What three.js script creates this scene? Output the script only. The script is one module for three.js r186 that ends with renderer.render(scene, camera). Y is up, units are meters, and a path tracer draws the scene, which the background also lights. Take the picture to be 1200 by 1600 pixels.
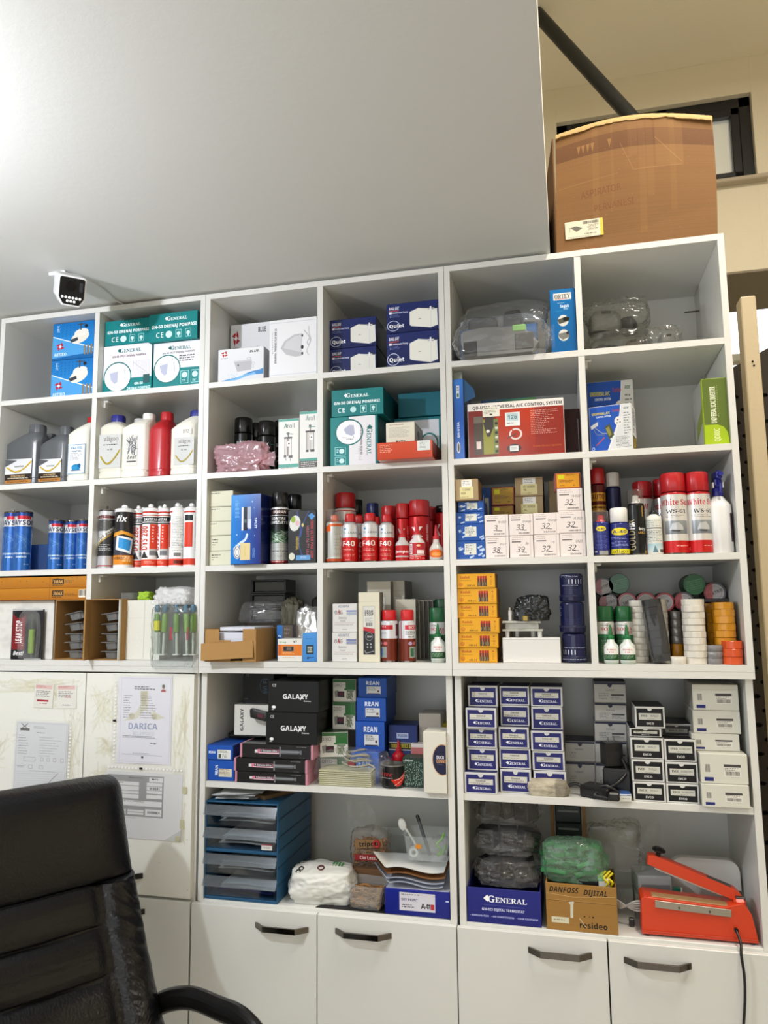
import*as THREE from 'three';
import{mergeGeometries,mergeVertices,toCreasedNormals}from 'three/addons/utils/BufferGeometryUtils.js';
import{ImprovedNoise}from 'three/addons/math/ImprovedNoise.js';
import{RectAreaLightUniformsLib}from 'three/addons/lights/RectAreaLightUniformsLib.js';
// ---------- camera, light, exposure ----------
const scene=new THREE.Scene();
const F=1165;
const camera=new THREE.PerspectiveCamera(2*Math.atan(800/F)*180/Math.PI,0.75,0.05,60);
camera.position.set(1.132,0.1821,2.166);
camera.rotation.order='YXZ';
camera.rotation.set(0.12576,0.23953,-0.01063);
camera.updateMatrixWorld(true);
const renderer=new THREE.WebGLRenderer({antialias:true});
renderer.toneMapping=THREE.LinearToneMapping;
renderer.toneMappingExposure=0.86;
renderer.shadowMap.enabled=true;
RectAreaLightUniformsLib.init();
scene.background=new THREE.Color(0.94,0.97,1.0);
scene.backgroundIntensity=2.6;
const LAMP=[-0.45,0.95,1.36],LAMP_POWER=5.6;  // bulb out of view, placed to light the low ceiling and shelf fronts
const FILL_PANELS=[[-0.75,1.2,3.0,0.6,0.6,6],[0.6,1.2,2.7,0.6,0.6,7]];  // panels added behind the viewer as fill light
const UNSEEN_TUBE=[1.85,2.72,0.85,0.3,1.2,80];  // lamp out of view, placed to light the right side and cream wall
// ---------- helpers ----------
const FLOOR=-1.5,CEIL=1.228,HIGH=2.825,WALLZ=-1.5;
const S1=0.9142,S2=0.6138,S3=0.3156,S4=0.018,L1=-0.347,L2=-0.69,TOP=1.2184,BD=0.018,DEEP=0.40;
let seed=7;
const rnd=()=>{seed=(seed*1664525+1013904223)>>>0;return seed/4294967296;};
const rr=(a,b)=>a+(b - a)*rnd();
const noise=new ImprovedNoise();
const names=new Map();
const numbered=(n)=>{const k=names.get(n)??0;names.set(n,k+1);return k?n+'_'+String(k).padStart(3,'0'):n;};
const V=(x,y,z)=>new THREE.Vector3(x,y,z);
// where a sight line through the photo's pixel (u, v) meets the upright plane at depth z: used to measure sizes on the shelves
function at(u,v,z){
const d=V((u - 600)/F,-(v - 800)/F,-1).applyQuaternion(camera.quaternion);
return d.multiplyScalar((z - camera.position.z)/d.z).add(camera.position);
}
function put(o,name,label,category,group,kind){
o.name=numbered(name);o.userData.label=label;
if(category)o.userData.category=category;
if(group)o.userData.group=group;
if(kind)o.userData.kind=kind;
scene.add(o);return o;
}
function mesh(g,m,name,parent,label){
const o=new THREE.Mesh(g,m);o.castShadow=o.receiveShadow=true;o.name=name||'body';
if(label)o.userData.label=label;
if(parent)parent.add(o);
return o;
}
function struct(g,m,name,parent){const o=mesh(g,m,parent?name:numbered(name),parent||scene);if(!parent)o.userData.kind='structure';return o;}
const M=(color,roughness=0.5,extra={})=>new THREE.MeshPhysicalMaterial({color,roughness,...extra});
const tr=(g,x=0,y=0,z=0)=>g.translate(x,y,z);
const merge=(list)=>mergeGeometries(list.map((g)=>{const h=g.index?g.toNonIndexed():g;for(const k of Object.keys(h.attributes))if(!['position','normal','uv'].includes(k))h.deleteAttribute(k);return h;}));
// ---------- print atlas: every carton, label and sheet is drawn into one of a few shared canvases ----------
const AW=2048,atlases=[];
function newAtlas(){
const c=document.createElement('canvas');c.width=c.height=AW;
const x=c.getContext('2d');x.fillStyle='#888';x.fillRect(0,0,AW,AW);
const tex=new THREE.CanvasTexture(c);tex.colorSpace=THREE.SRGBColorSpace;tex.anisotropy=8;tex.magFilter=THREE.LinearFilter;
const a={x,tex,px:0,py:26,row:0,mats:{},patches:{}};
atlases.push(a);return a;
}
let cur=newAtlas();
function alloc(w,h){
w=Math.ceil(w);h=Math.ceil(h);
if(cur.px+w+6>AW){cur.px=0;cur.py+=cur.row+6;cur.row=0;}
if(cur.py+h+6>AW){cur=newAtlas();}
const r={a:cur,x:cur.px+3,y:cur.py+3,w,h};
cur.px+=w+6;cur.row=Math.max(cur.row,h);
return r;
}
class G{
constructor(r){this.c=r.a.x;this.w=r.w;this.h=r.h;}
r(x,y,w,h,f){this.c.fillStyle=f;this.c.fillRect(x*this.w,y*this.h,w*this.w,h*this.h);return this;}
bg(f){return this.r(0,0,1,1,f);}
box(x,y,w,h,f,lw=2){this.c.strokeStyle=f;this.c.lineWidth=lw;this.c.strokeRect(x*this.w,y*this.h,w*this.w,h*this.h);return this;}
o(x,y,r,f,sx=1,rot=0){const c=this.c;c.fillStyle=f;c.beginPath();c.ellipse(x*this.w,y*this.h,r*this.h*sx,r*this.h,rot,0,6.2832);c.fill();return this;}
ring(x,y,r,f,lw=2,sx=1){const c=this.c;c.strokeStyle=f;c.lineWidth=lw;c.beginPath();c.ellipse(x*this.w,y*this.h,r*this.h*sx,r*this.h,0,0,6.2832);c.stroke();return this;}
p(pts,f){const c=this.c;c.fillStyle=f;c.beginPath();pts.forEach(([x,y],i)=>c[i?'lineTo':'moveTo'](x*this.w,y*this.h));c.closePath();c.fill();return this;}
l(pts,f,lw=2){const c=this.c;c.strokeStyle=f;c.lineWidth=lw;c.lineJoin=c.lineCap='round';c.beginPath();pts.forEach(([x,y],i)=>c[i?'lineTo':'moveTo'](x*this.w,y*this.h));c.stroke();return this;}
cv(pts,f,lw=2){const c=this.c;c.strokeStyle=f;c.lineWidth=lw;c.lineCap='round';c.beginPath();const q=pts.map(([x,y])=>[x*this.w,y*this.h]);c.moveTo(...q[0]);for(let i=1;i<q.length - 1;i++)c.quadraticCurveTo(...q[i],(q[i][0]+q[i+1][0])/2,(q[i][1]+q[i+1][1])/2);c.lineTo(...q[q.length - 1]);c.stroke();return this;}
// text: x, y of the anchor, s = height as a fraction of the cell, fit = widest width as a fraction
t(str,x,y,s,f,{font='sans-serif',b='bold',al='center',rot=0,fit=0,it=''}={}){
const c=this.c;c.save();c.translate(x*this.w,y*this.h);c.rotate(rot);
c.font=`${it} ${b} ${Math.max(4, s * this.h)}px ${font}`;c.fillStyle=f;c.textAlign=al;c.textBaseline='middle';
if(fit){const wd=c.measureText(str).width,mx=fit*(rot?this.h:this.w);if(wd>mx)c.scale(mx/wd,1);}
c.fillText(str,0,0);c.restore();return this;
}
small(x,y,w,h,n,f,fill=0.55){const c=this.c;c.fillStyle=f;for(let i=0;i<n;i++){let px=0;const y0=(y+h*i/n)*this.h,hh=Math.max(1,h/n*this.h*fill),end=rr(0.6,1)*w*this.w;while(px<end){const ww=rr(2,9)*Math.max(1,hh/3);c.fillRect(x*this.w+px,y0+rr(0,hh*0.2),Math.min(ww,end - px),hh*rr(0.55,0.9));px+=ww+hh*0.45+1;}}return this;}
bars(x,y,w,h,f='#222'){const c=this.c;c.fillStyle=f;let px=0;while(px<w*this.w){const ww=rr(0.8,3);c.fillRect(x*this.w+px,y*this.h,ww,h*this.h);px+=ww+rr(1,3);}return this;}
grad(x,y,w,h,stops,vert=true){const c=this.c,g=c.createLinearGradient(x*this.w,y*this.h,vert?x*this.w:(x+w)*this.w,vert?(y+h)*this.h:y*this.h);stops.forEach(([k,s])=>g.addColorStop(k,s));return this.r(x,y,w,h,g);}
specks(n,colors,a=0.4,s=2){const c=this.c;c.globalAlpha=a;for(let i=0;i<n;i++){c.fillStyle=colors[Math.floor(rnd()*colors.length)];c.fillRect(rnd()*this.w,rnd()*this.h,rr(0.5,s*2),rr(0.5,s));}c.globalAlpha=1;return this;}
general(x,y,s,f,al='center',fit=0){
const c=this.c;c.save();c.font=`bold ${s * this.h}px serif`;const w1=c.measureText('G').width;c.font=`bold ${s * this.h * 0.76}px serif`;const w2=c.measureText('ENERAL').width,d=s*this.h*0.42;c.restore();
const full=w1+w2+d,k=fit?Math.min(1,fit*this.w/full):1,x0=x*this.w -(al==='center'?full*k/2:0);
c.save();c.translate(x0,y*this.h);c.scale(k,1);c.fillStyle=f;c.textBaseline='alphabetic';c.textAlign='left';
c.beginPath();c.moveTo(0,-s*this.h*0.05);c.lineTo(d,-s*this.h*0.45);c.lineTo(d*1.5,-s*this.h*0.05);c.lineTo(d,s*this.h*0.33);c.closePath();c.fill();
c.font=`bold ${s * this.h}px serif`;c.fillText('G',d,s*this.h*0.34);c.font=`bold ${s * this.h * 0.76}px serif`;c.fillText('ENERAL',d+w1,s*this.h*0.34);c.restore();return this;
}
}
function cell(w,h,fn){const r=alloc(w,h),c=r.a.x;c.save();c.beginPath();c.rect(r.x - 2,r.y - 2,r.w+4,r.h+4);c.clip();c.translate(r.x,r.y);fn(new G(r));c.restore();return r;}
function patch(hex,a=cur){
if(a.patches[hex])return a.patches[hex];
const n=Object.keys(a.patches).length,r={a,x:2+(n%200)*10,y:2+Math.floor(n/200)*10,w:6,h:6};
a.x.fillStyle=hex;a.x.fillRect(r.x - 2,r.y - 2,10,10);
return(a.patches[hex]=r);
}
function uvOf(r,s,t){return[(r.x+0.5+s*(r.w - 1))/AW,1 -(r.y+0.5+(1 - t)*(r.h - 1))/AW];}
function pm(a,kind='satin'){
return a.mats[kind]??={satin:()=>M(0xffffff,0.42,{map:a.tex,specularIntensity:0.6}),gloss:()=>M(0xffffff,0.25,{map:a.tex,clearcoat:0.3,clearcoatRoughness:0.12,specularIntensity:0.6}),matte:()=>M(0xffffff,0.8,{map:a.tex}),metal:()=>M(0xffffff,0.3,{map:a.tex,metalness:0.35}),foil:()=>M(0xffffff,0.25,{map:a.tex,metalness:0.5,clearcoat:0.5})}[kind]();
}
// chamfered carton: x centred, y from 0, front face at z = 0; faces f l r t d k take cells, the rest takes the base colour
const CORNER=[];
function boxGeo(w,h,d,b,base,faces={}){
b=Math.min(b,w/4,h/4,d/4);
const X=w/2,P=[],N=[],U=[];
const tri=(pts,n,uvs)=>{for(let i=1;i<pts.length - 1;i++)for(const j of[0,i,i+1]){P.push(...pts[j]);N.push(...n);U.push(...uvs[j]);}};
const mid=uvOf(base,0.5,0.5),full=[[0,0],[1,0],[1,1],[0,1]];
const face=(key,pts,n)=>{const c=faces[key];tri(pts,n,full.map(([s,t])=>(c?uvOf(c,s,t):mid)));};
face('f',[[-X+b,b,0],[X - b,b,0],[X - b,h - b,0],[-X+b,h - b,0]],[0,0,1]);
face('k',[[X - b,b,-d],[-X+b,b,-d],[-X+b,h - b,-d],[X - b,h - b,-d]],[0,0,-1]);
face('r',[[X,b,-b],[X,b,-d+b],[X,h - b,-d+b],[X,h - b,-b]],[1,0,0]);
face('l',[[-X,b,-d+b],[-X,b,-b],[-X,h - b,-b],[-X,h - b,-d+b]],[-1,0,0]);
face('t',[[-X+b,h,-b],[X - b,h,-b],[X - b,h,-d+b],[-X+b,h,-d+b]],[0,1,0]);
face('d',[[-X+b,0,-d+b],[X - b,0,-d+b],[X - b,0,-b],[-X+b,0,-b]],[0,-1,0]);
const q=Math.SQRT1_2,m4=[mid,mid,mid,mid];
const zs=[[0,-b,1],[-d,-d+b,-1]];
for(const sx of[-1,1]){
for(const[zf,zi,sz]of zs){
const a=[[sx*(X - b),b,zf],[sx*X,b,zi],[sx*X,h - b,zi],[sx*(X - b),h - b,zf]];
tri(sx*sz>0?a:a.slice().reverse(),[sx*q,0,sz*q],m4);
}
for(const[ye,yi,sy]of[[h,h - b,1],[0,b,-1]]){
const a=[[sx*X,yi,-b],[sx*X,yi,-d+b],[sx*(X - b),ye,-d+b],[sx*(X - b),ye,-b]];
tri(sx*sy>0?a:a.slice().reverse(),[sx*q,sy*q,0],m4);
}
}
for(const[zf,zi,sz]of zs)for(const[ye,yi,sy]of[[h,h - b,1],[0,b,-1]]){
const a=[[-X+b,yi,zf],[X - b,yi,zf],[X - b,ye,zi],[-X+b,ye,zi]];
tri(sy*sz>0?a:a.slice().reverse(),[0,sy*q,sz*q],m4);
for(const sx of[-1,1]){const c=[[sx*(X - b),yi,zf],[sx*X,yi,zi],[sx*(X - b),ye,zi]];tri(sx*sy*sz>0?c:c.reverse(),[sx*0.577,sy*0.577,sz*0.577],[mid,mid,mid]);}
}
const g=new THREE.BufferGeometry();
g.setAttribute('position',new THREE.Float32BufferAttribute(P,3));g.setAttribute('normal',new THREE.Float32BufferAttribute(N,3));g.setAttribute('uv',new THREE.Float32BufferAttribute(U,2));
return g;
}
const blocks=(w,h,d,b=0.001)=>boxGeo(w,h,d,b,{x:0,y:0,w:8,h:8});
const slab=(x0,x1,y0,y1,z0,z1,b=0.0008)=>tr(blocks(x1 - x0,y1 - y0,z1 - z0,b),(x0+x1)/2,y0,z1);
// free span of the compartment around x (uppers between sides and dividers, lowers between sides)
function span(x,y){
const e=y>0?[-0.782,y<0.2?-0.411:y<0.5?-0.414:y<0.8?-0.417:-0.418,y<0.2?-0.393:y<0.5?-0.396:y<0.8?-0.399:-0.4,-0.018,0.018,0.391,0.409,0.782,0.818,1.188,1.206,1.582]:[-0.77,-0.43,-0.38,-0.03,0.0225,0.7775,0.8225,1.5775];
for(let i=0;i<e.length;i+=2)if(x>e[i]-(i?0.015:0.1)&&x<e[i+1]+0.015)return[e[i]+0.0006,e[i+1]- 0.0006];
return[-9,9];
}
// a carton standing on height y whose front face (at depth z) covers pixels u0..u1 and reaches up to pixel v
function carton(name,label,cat,group,o){
const{y,z=-0.012,u:[u0,u1],v,d=0.12,base='#ddd',faces={},kind='satin',b=0.0012,turn=0,lift=0}=o;
const um=(u0+u1)/2,top=o.h?y+o.h:at(um,v,z).y,vm=o.vm??v+12,p0=at(u0,vm,z),p1=at(u1,vm,z),h=top - y;
if(!o.free){const[lo,hi]=span((p0.x+p1.x)/2,y),e=Math.abs(Math.sin(turn))*d;p0.x=Math.max(p0.x,lo+(turn<0?e:0));p1.x=Math.min(p1.x,hi -(turn>0?e*0:0));}
const w=o.w??p1.x - p0.x;
const any=Object.values(faces).find((f)=>f.a),a=any?any.a:cur;
const keys={};for(const k in faces)keys[k]=typeof faces[k]==='string'?patch(faces[k],a):faces[k];  // side colours are mostly darker than the front, shade put into them
const g=new THREE.Group();const bm=mesh(boxGeo(w,h - 0.0006,d,b,patch(base,a),keys),pm(a,kind),'carton_body',g);
g.position.set((p0.x+p1.x)/2,y+0.0003+lift,z);g.rotation.y=turn;
g.userData.size=[w,h,d];put(g,name,label,cat,group);
g.top=y+h;return g;
}
// a sticker, tape strip or flap lying on a carton's front (fractions of the front, from its lower left)
function stick(thing,fx0,fx1,fy0,fy1,c,name='label',label,t=0.0005,kind='satin'){
const[w,h]=thing.userData.size,g=boxGeo((fx1 - fx0)*w,(fy1 - fy0)*h,t,t/4,typeof c==='string'?patch(c):patch('#e8e6e0',c.a),typeof c==='string'?{}:{f:c});
const m=mesh(g,pm(typeof c==='string'?cur:c.a,kind),name,thing,label);m.position.set(((fx0+fx1)/2 - 0.5)*w,fy0*h,t+0.0001);return m;
}
// lathe whose print covers the front half and mirrors behind; profile = [[r, y], ...], cell spans y0..y1
function latheGeo(profile,c,y0,y1,seg=32){
const g=new THREE.LatheGeometry(profile.map(([r,y])=>new THREE.Vector2(r,y)),seg,Math.PI),p=g.attributes.position,uv=g.attributes.uv;
for(let i=0;i<=seg;i++)for(let j=0;j<profile.length;j++){
const k=i*profile.length+j;let th=(i/seg)*2*Math.PI - Math.PI;if(Math.abs(th)>Math.PI/2)th=Math.sign(th)*(Math.PI - Math.abs(th));
if(c)uv.setXY(k,...uvOf(c,0.5+th/Math.PI,Math.min(1,Math.max(0,(p.getY(k)- y0)/(y1 - y0)))));
}
return c?g:g;
}
const lathe=(profile,seg=28)=>toCreasedNormals(new THREE.LatheGeometry(profile.map(([r,y])=>new THREE.Vector2(Math.max(r,1e-5),y)),seg),0.7);
// superellipse loft: rings = [{y, a, c, x, z, n}] with half widths a (x) and c (z)
function loft(rings,seg=36,close=true){
const P=[],I=[],U=[];
rings.forEach((r,k)=>{for(let i=0;i<seg;i++){const th=i/seg*2*Math.PI,n=2/(r.n??4),c=Math.cos(th),s=Math.sin(th);P.push((r.x??0)+Math.sign(c)*Math.pow(Math.abs(c),n)*r.a,r.y,(r.z??0)+Math.sign(s)*Math.pow(Math.abs(s),n)*r.c);U.push(i/seg,k/(rings.length - 1));}});
for(let k=0;k<rings.length - 1;k++)for(let i=0;i<seg;i++){const a=k*seg+i,b=k*seg+(i+1)%seg,c=a+seg,d=b+seg;I.push(a,c,b,b,c,d);}
if(close)for(const k of[0,rings.length - 1]){const r=rings[k],m=P.length/3;P.push(r.x??0,r.y,r.z??0);U.push(0.5,0.5);for(let i=0;i<seg;i++){const a=k*seg+i,b=k*seg+(i+1)%seg;k?I.push(m,b,a):I.push(m,a,b);}}
const g=new THREE.BufferGeometry();g.setAttribute('position',new THREE.Float32BufferAttribute(P,3));g.setAttribute('uv',new THREE.Float32BufferAttribute(U,2));g.setIndex(I);g.computeVertexNormals();
return toCreasedNormals(g,0.6);
}
const tube=(pts,r,seg=40,rad=8)=>new THREE.TubeGeometry(new THREE.CatmullRomCurve3(pts.map((p)=>V(...p))),seg,r,rad,false);
// crumpled film or cloth: a dented blob with a flat underside, w x h x d, standing on y = 0
function crumple(w,h,d,s=1,amp=0.18,freq=3,detail=14,pinch=0){
let g=new THREE.IcosahedronGeometry(1,detail);g.deleteAttribute('normal');g.deleteAttribute('uv');g=mergeVertices(g,1e-5);const p=g.attributes.position,v=V(0,0,0);
for(let i=0;i<p.count;i++){
v.fromBufferAttribute(p,i);
const r1=1 - Math.abs(noise.noise(v.x*freq+s*7.1,v.y*freq+s,v.z*freq - s))*2,r2=1 - Math.abs(noise.noise(v.x*freq*2.3 - s,v.y*freq*2.3+s*3,v.z*freq*2.3))*2,lo=noise.noise(v.x*1.3+s*2,v.y*1.3,v.z*1.3+s);
const r3=1 - Math.abs(noise.noise(v.x*freq*4.1+s,v.y*freq*4.1,v.z*freq*4.1 - s))*2,k=1+amp*(0.5*r1+0.35*r2+0.36*r3+1.1*lo - 0.3),sq=Math.pow(Math.max(Math.abs(v.x),Math.abs(v.y),Math.abs(v.z)),-0.55);
v.multiplyScalar(k*Math.min(sq,1.35)*0.92);
if(pinch){const e=Math.max(0,v.x);v.y*=1 - pinch*Math.min(1,e);v.z*=1 - pinch*0.6*Math.min(1,e);}
p.setXYZ(i,v.x*w/2,Math.max(0,(v.y*0.62+0.42)*h),v.z*d/2);
}
g.computeBoundingBox();const b=g.boundingBox;g.translate(-(b.min.x+b.max.x)/2,-b.min.y,-(b.min.z+b.max.z)/2);g.scale(w/(b.max.x - b.min.x),h/(b.max.y - b.min.y),d/(b.max.z - b.min.z));
g.computeVertexNormals();return g;
}
const ORD=['topmost','second from the top','third from the top','fourth from the top','fifth from the top','sixth from the top','seventh from the top','eighth from the top','ninth from the top','tenth from the top'];
const ord=(i,n)=>(i===n - 1?'lowest':ORD[i]);
// ---------- room ----------
function grainTex(size,fn,rep){const d=new Uint8Array(size*size*4);for(let y=0;y<size;y++)for(let x=0;x<size;x++){const v=fn(x/size,y/size),i=(y*size+x)*4;d[i]=d[i+1]=d[i+2]=Math.max(0,Math.min(255,v*255));d[i+3]=255;}const t=new THREE.DataTexture(d,size,size);t.wrapS=t.wrapT=THREE.RepeatWrapping;t.magFilter=THREE.LinearFilter;t.minFilter=THREE.LinearMipmapLinearFilter;t.generateMipmaps=true;t.repeat.set(rep,rep);t.needsUpdate=true;return t;}
const fine=grainTex(256,(x,y)=>0.5+0.25*noise.noise(x*24,y*24,1)+0.2*noise.noise(x*90,y*90,3),3);
const plaster=M(0xd8d8d3,0.78,{bumpMap:fine,bumpScale:0.0003});
const cream=M(0xe8dec4,0.85,{bumpMap:fine,bumpScale:0.0015});
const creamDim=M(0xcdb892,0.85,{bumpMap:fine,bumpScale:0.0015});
const white=M(0xd9d9d3,0.3,{clearcoat:0.15,clearcoatRoughness:0.25});
const edge=M(0xdad9d3,0.4);
const chrome=M(0x77726c,0.1,{metalness:1});
const blackGloss=M(0x0a0a0a,0.25);
const clear=M(0xffffff,0.06,{transmission:1,thickness:0,ior:1.45});
function uvBox(g,s=1){const p=g.attributes.position,n=g.attributes.normal,uv=[];for(let i=0;i<p.count;i++){const ax=Math.abs(n.getX(i)),ay=Math.abs(n.getY(i));uv.push(...(ax>0.6?[p.getZ(i),p.getY(i)]:ay>0.6?[p.getX(i),p.getZ(i)]:[p.getX(i),p.getY(i)]).map((q)=>q*s));}g.setAttribute('uv',new THREE.Float32BufferAttribute(uv,2));return g;}
const wallBox=(x0,x1,y0,y1,z0,z1)=>uvBox(slab(x0,x1,y0,y1,z0,z1,0.001));
const XL=-2.6,XR=3.3,ZB=4.6;
struct(wallBox(XL,5.6,FLOOR - 0.1,FLOOR,-7,ZB),M(0xaaa59b,0.35,{bumpMap:fine,bumpScale:0.0005}),'floor');
struct(wallBox(XL,1.12,CEIL,CEIL+0.16,WALLZ,ZB),plaster,'ceiling');
struct(wallBox(XL,XR,HIGH,HIGH+0.1,-3.2,ZB),M(0xf2e8cf,0.85,{bumpMap:fine,bumpScale:0.0015}),'ceiling');
struct(wallBox(XL - 0.1,XL,FLOOR,HIGH,-3.2,ZB),plaster,'wall_left');
struct(wallBox(XR,XR+0.1,FLOOR,HIGH,-3.2,ZB),cream,'wall_right');
struct(mergeGeometries([wallBox(XL,-1.6,FLOOR,HIGH,ZB,ZB+0.1),wallBox(2.0,XR,FLOOR,HIGH,ZB,ZB+0.1),wallBox(-1.6,2.0,FLOOR,-1.0,ZB,ZB+0.1),wallBox(-1.6,2.0,1.0,HIGH,ZB,ZB+0.1)]),cream,'wall_front');
{const w=new THREE.Group();w.name='added_window_2';w.userData.kind='structure';scene.add(w);const fr=M(0x2a2b2d,0.4);for(const x of[-1.6,-0.44,0.72,1.94])mesh(slab(x,x+0.06,-1.0,1.0,ZB+0.02,ZB+0.08,0.004),fr,'window_frame',w);for(const x of[-1.54,-0.38,0.78])mesh(slab(x,x+(x>0.5?1.16:1.1),-1.0,1.0,ZB+0.045,ZB+0.05,0.0005),M(0xffffff,0.05,{transmission:1,thickness:0}),'pane',w);}  // window added behind the viewer to let in fill daylight
// upper back wall with the window opening; it rests on a beam over the passage
const WX0=1.17,WX1=2.09,WY0=2.19,WY1=2.638,BEAM=1.737;
struct(mergeGeometries([wallBox(XL,WX0,BEAM,HIGH,WALLZ - 0.22,WALLZ),wallBox(WX1,XR,BEAM,HIGH,WALLZ - 0.22,WALLZ),wallBox(WX0,WX1,BEAM,WY0,WALLZ - 0.22,WALLZ),wallBox(WX0,WX1,WY1,HIGH,WALLZ - 0.22,WALLZ)]),cream,'wall_back');
struct(wallBox(XL,XR,BEAM - 0.012,BEAM - 0.001,WALLZ - 0.5,WALLZ+0.003),M(0x8d8371,0.8),'trim_1');
struct(wallBox(XL,XR,FLOOR,BEAM,-3.2,-3.1),cream,'wall_rear');
struct(wallBox(XL,1.55,FLOOR,1.2,-0.56,-0.46),plaster,'wall_inner');
// window
{
const w=new THREE.Group();w.name='window_1';w.userData.kind='structure';scene.add(w);
const dark=M(0x17181a,0.4),t=0.055,zf=WALLZ - 0.03,mid=1.66;
const bar=(x0,x1,y0,y1,z0,z1,n)=>mesh(slab(x0,x1,y0,y1,z0,z1,0.004),dark,n,w);
bar(WX0,WX1,WY1 - t,WY1,zf - 0.07,zf,'window_frame');bar(WX0,WX1,WY0,WY0+t*0.6,zf - 0.07,zf,'window_frame');
bar(WX0,WX0+t,WY0,WY1,zf - 0.07,zf,'window_frame');bar(WX1 - t,WX1,WY0,WY1,zf - 0.07,zf,'window_frame');bar(mid,mid+0.05,WY0,WY1,zf - 0.07,zf,'mullion');
for(const[a,b]of[[WX0+t,mid],[mid+0.05,WX1 - t]]){
const s=0.04,z1=zf+0.012,z0=zf - 0.05;
const sash=mesh(merge([slab(a,b,WY1 - t - s,WY1 - t,z0,z1,0.004),slab(a,b,WY0+t*0.6,WY0+t*0.6+s*0.7,z0,z1,0.004),slab(a,a+s,WY0+t*0.6,WY1 - t,z0,z1,0.004),slab(b - s,b,WY0+t*0.6,WY1 - t,z0,z1,0.004)]),dark,'sash',w);
mesh(slab(a+s,b - s,WY0+t*0.6+s*0.7,WY1 - t - s,zf - 0.022,zf - 0.018,0.0005),M(0xf6f6f2,0.5,{transmission:0.95,thickness:0,bumpMap:fine,bumpScale:0.002}),'pane',sash);
}
mesh(slab(mid+0.018,mid+0.03,WY1 - 0.15,WY1 - 0.06,zf,zf+0.03,0.003),M(0xb8b8b4,0.4),'latch',w);
mesh(slab(1.86,2.13,WY0 - 0.022,WY0 - 0.002,WALLZ,WALLZ+0.05,0.004),M(0xb9ad97,0.9),'window_sill',w);
// yellow building out of view, placed so the upper pane reads cream
{const b=new THREE.Group(),m=M(0xe0cf98,0.9);mesh(wallBox(3.6,5.4,FLOOR,7,-6.2,-4.4),m,'wall',b);mesh(wallBox(1.2,3.6,4.5,5.6,-6.2,-4.9),m,'balcony',b);put(b,'unseen_building','unseen pale yellow building and balcony, placed to give the upper window pane its cream tone','building');}
}
// black flue pipe slanting down behind the carton
{
const p0=at(838,20,-0.955),p1=at(998,196,-0.75),dir=p1.clone().sub(p0),q0=p0.clone().addScaledVector(dir,-0.06),q1=p1.clone().addScaledVector(dir,0.5);
put(mesh(new THREE.TubeGeometry(new THREE.LineCurve3(q0,q1),1,0.0285,28,false),M(0x1d1f1e,0.42)),'pipe','long black pipe slanting down from the ceiling behind the big cardboard carton','pipe');
}
// passage behind: white door frame, and a tall beige post beside the shelves
{
const c=[at(1140,520,-2.9),at(1153,552,-2.9)];
const d=new THREE.Group();d.name='door_1';d.userData.kind='structure';scene.add(d);
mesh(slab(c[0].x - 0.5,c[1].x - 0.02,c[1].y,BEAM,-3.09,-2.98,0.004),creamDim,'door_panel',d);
mesh(slab(c[1].x - 0.05,c[1].x+0.03,c[1].y,BEAM,-3.0,-2.93,0.006),edge,'door_frame',d);
mesh(slab(c[0].x - 0.5,c[1].x+0.03,c[1].y - 0.05,c[1].y,-3.0,-2.9,0.006),edge,'door_sill',d);
const z=-0.14,a=at(1174,700,z),p=new THREE.Group();
const top=at(1172,462,z).y,post=M(0xc2b292,0.65,{bumpMap:fine,bumpScale:0.0006});
mesh(uvBox(slab(a.x,a.x+0.042,FLOOR,top,z - 0.06,z,0.003)),post,'post_body',p);
mesh(slab(a.x+0.006,a.x+0.032,top,top+0.006,z - 0.05,z - 0.01,0.002),M(0x2a2620,0.9),'chipped_top',p);
for(const[u,v]of[[1176,565],[1178,571]]){const k=at(u,v,z);mesh(tr(new THREE.CylinderGeometry(0.0028,0.0028,0.002,12).rotateX(Math.PI/2),k.x,k.y,z+0.0006),blackGloss,'screw_hole',p);}
put(p,'post','tall beige wooden post standing upright right of the shelving','post');
}
{
// dark perforated sheets stored between the shelves and the post
const p=new THREE.Group(),m=M(0x2b241c,0.5,{metalness:0.3});
const z=-0.33,top=at(1150,585,z).y,sh=new THREE.Shape();
sh.moveTo(1.625,FLOOR+0.002);sh.lineTo(1.9,FLOOR+0.002);sh.lineTo(1.9,top+0.14);sh.lineTo(1.625,top);sh.closePath();
for(let r=0;r<60;r++)for(let c=0;c<6;c++){const x=1.65+c*0.042+(r%2)*0.02,y=FLOOR+0.1+r*0.042;if(y<top - 0.06){const h=new THREE.Path();h.absellipse(x,y,0.011,0.007,0,Math.PI*2);sh.holes.push(h);}}
mesh(tr(new THREE.ExtrudeGeometry(sh,{depth:0.004,bevelEnabled:false,curveSegments:3}),0,0,z),m,'perforated_sheet',p);
mesh(slab(1.63,1.88,FLOOR+0.002,top - 0.05,z - 0.05,z - 0.02,0.002),M(0x120f0c,0.7),'backing_panel',p);
put(p,'perforated_panel','dark perforated metal panel standing between the shelves and beige post','panel');
}
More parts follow.
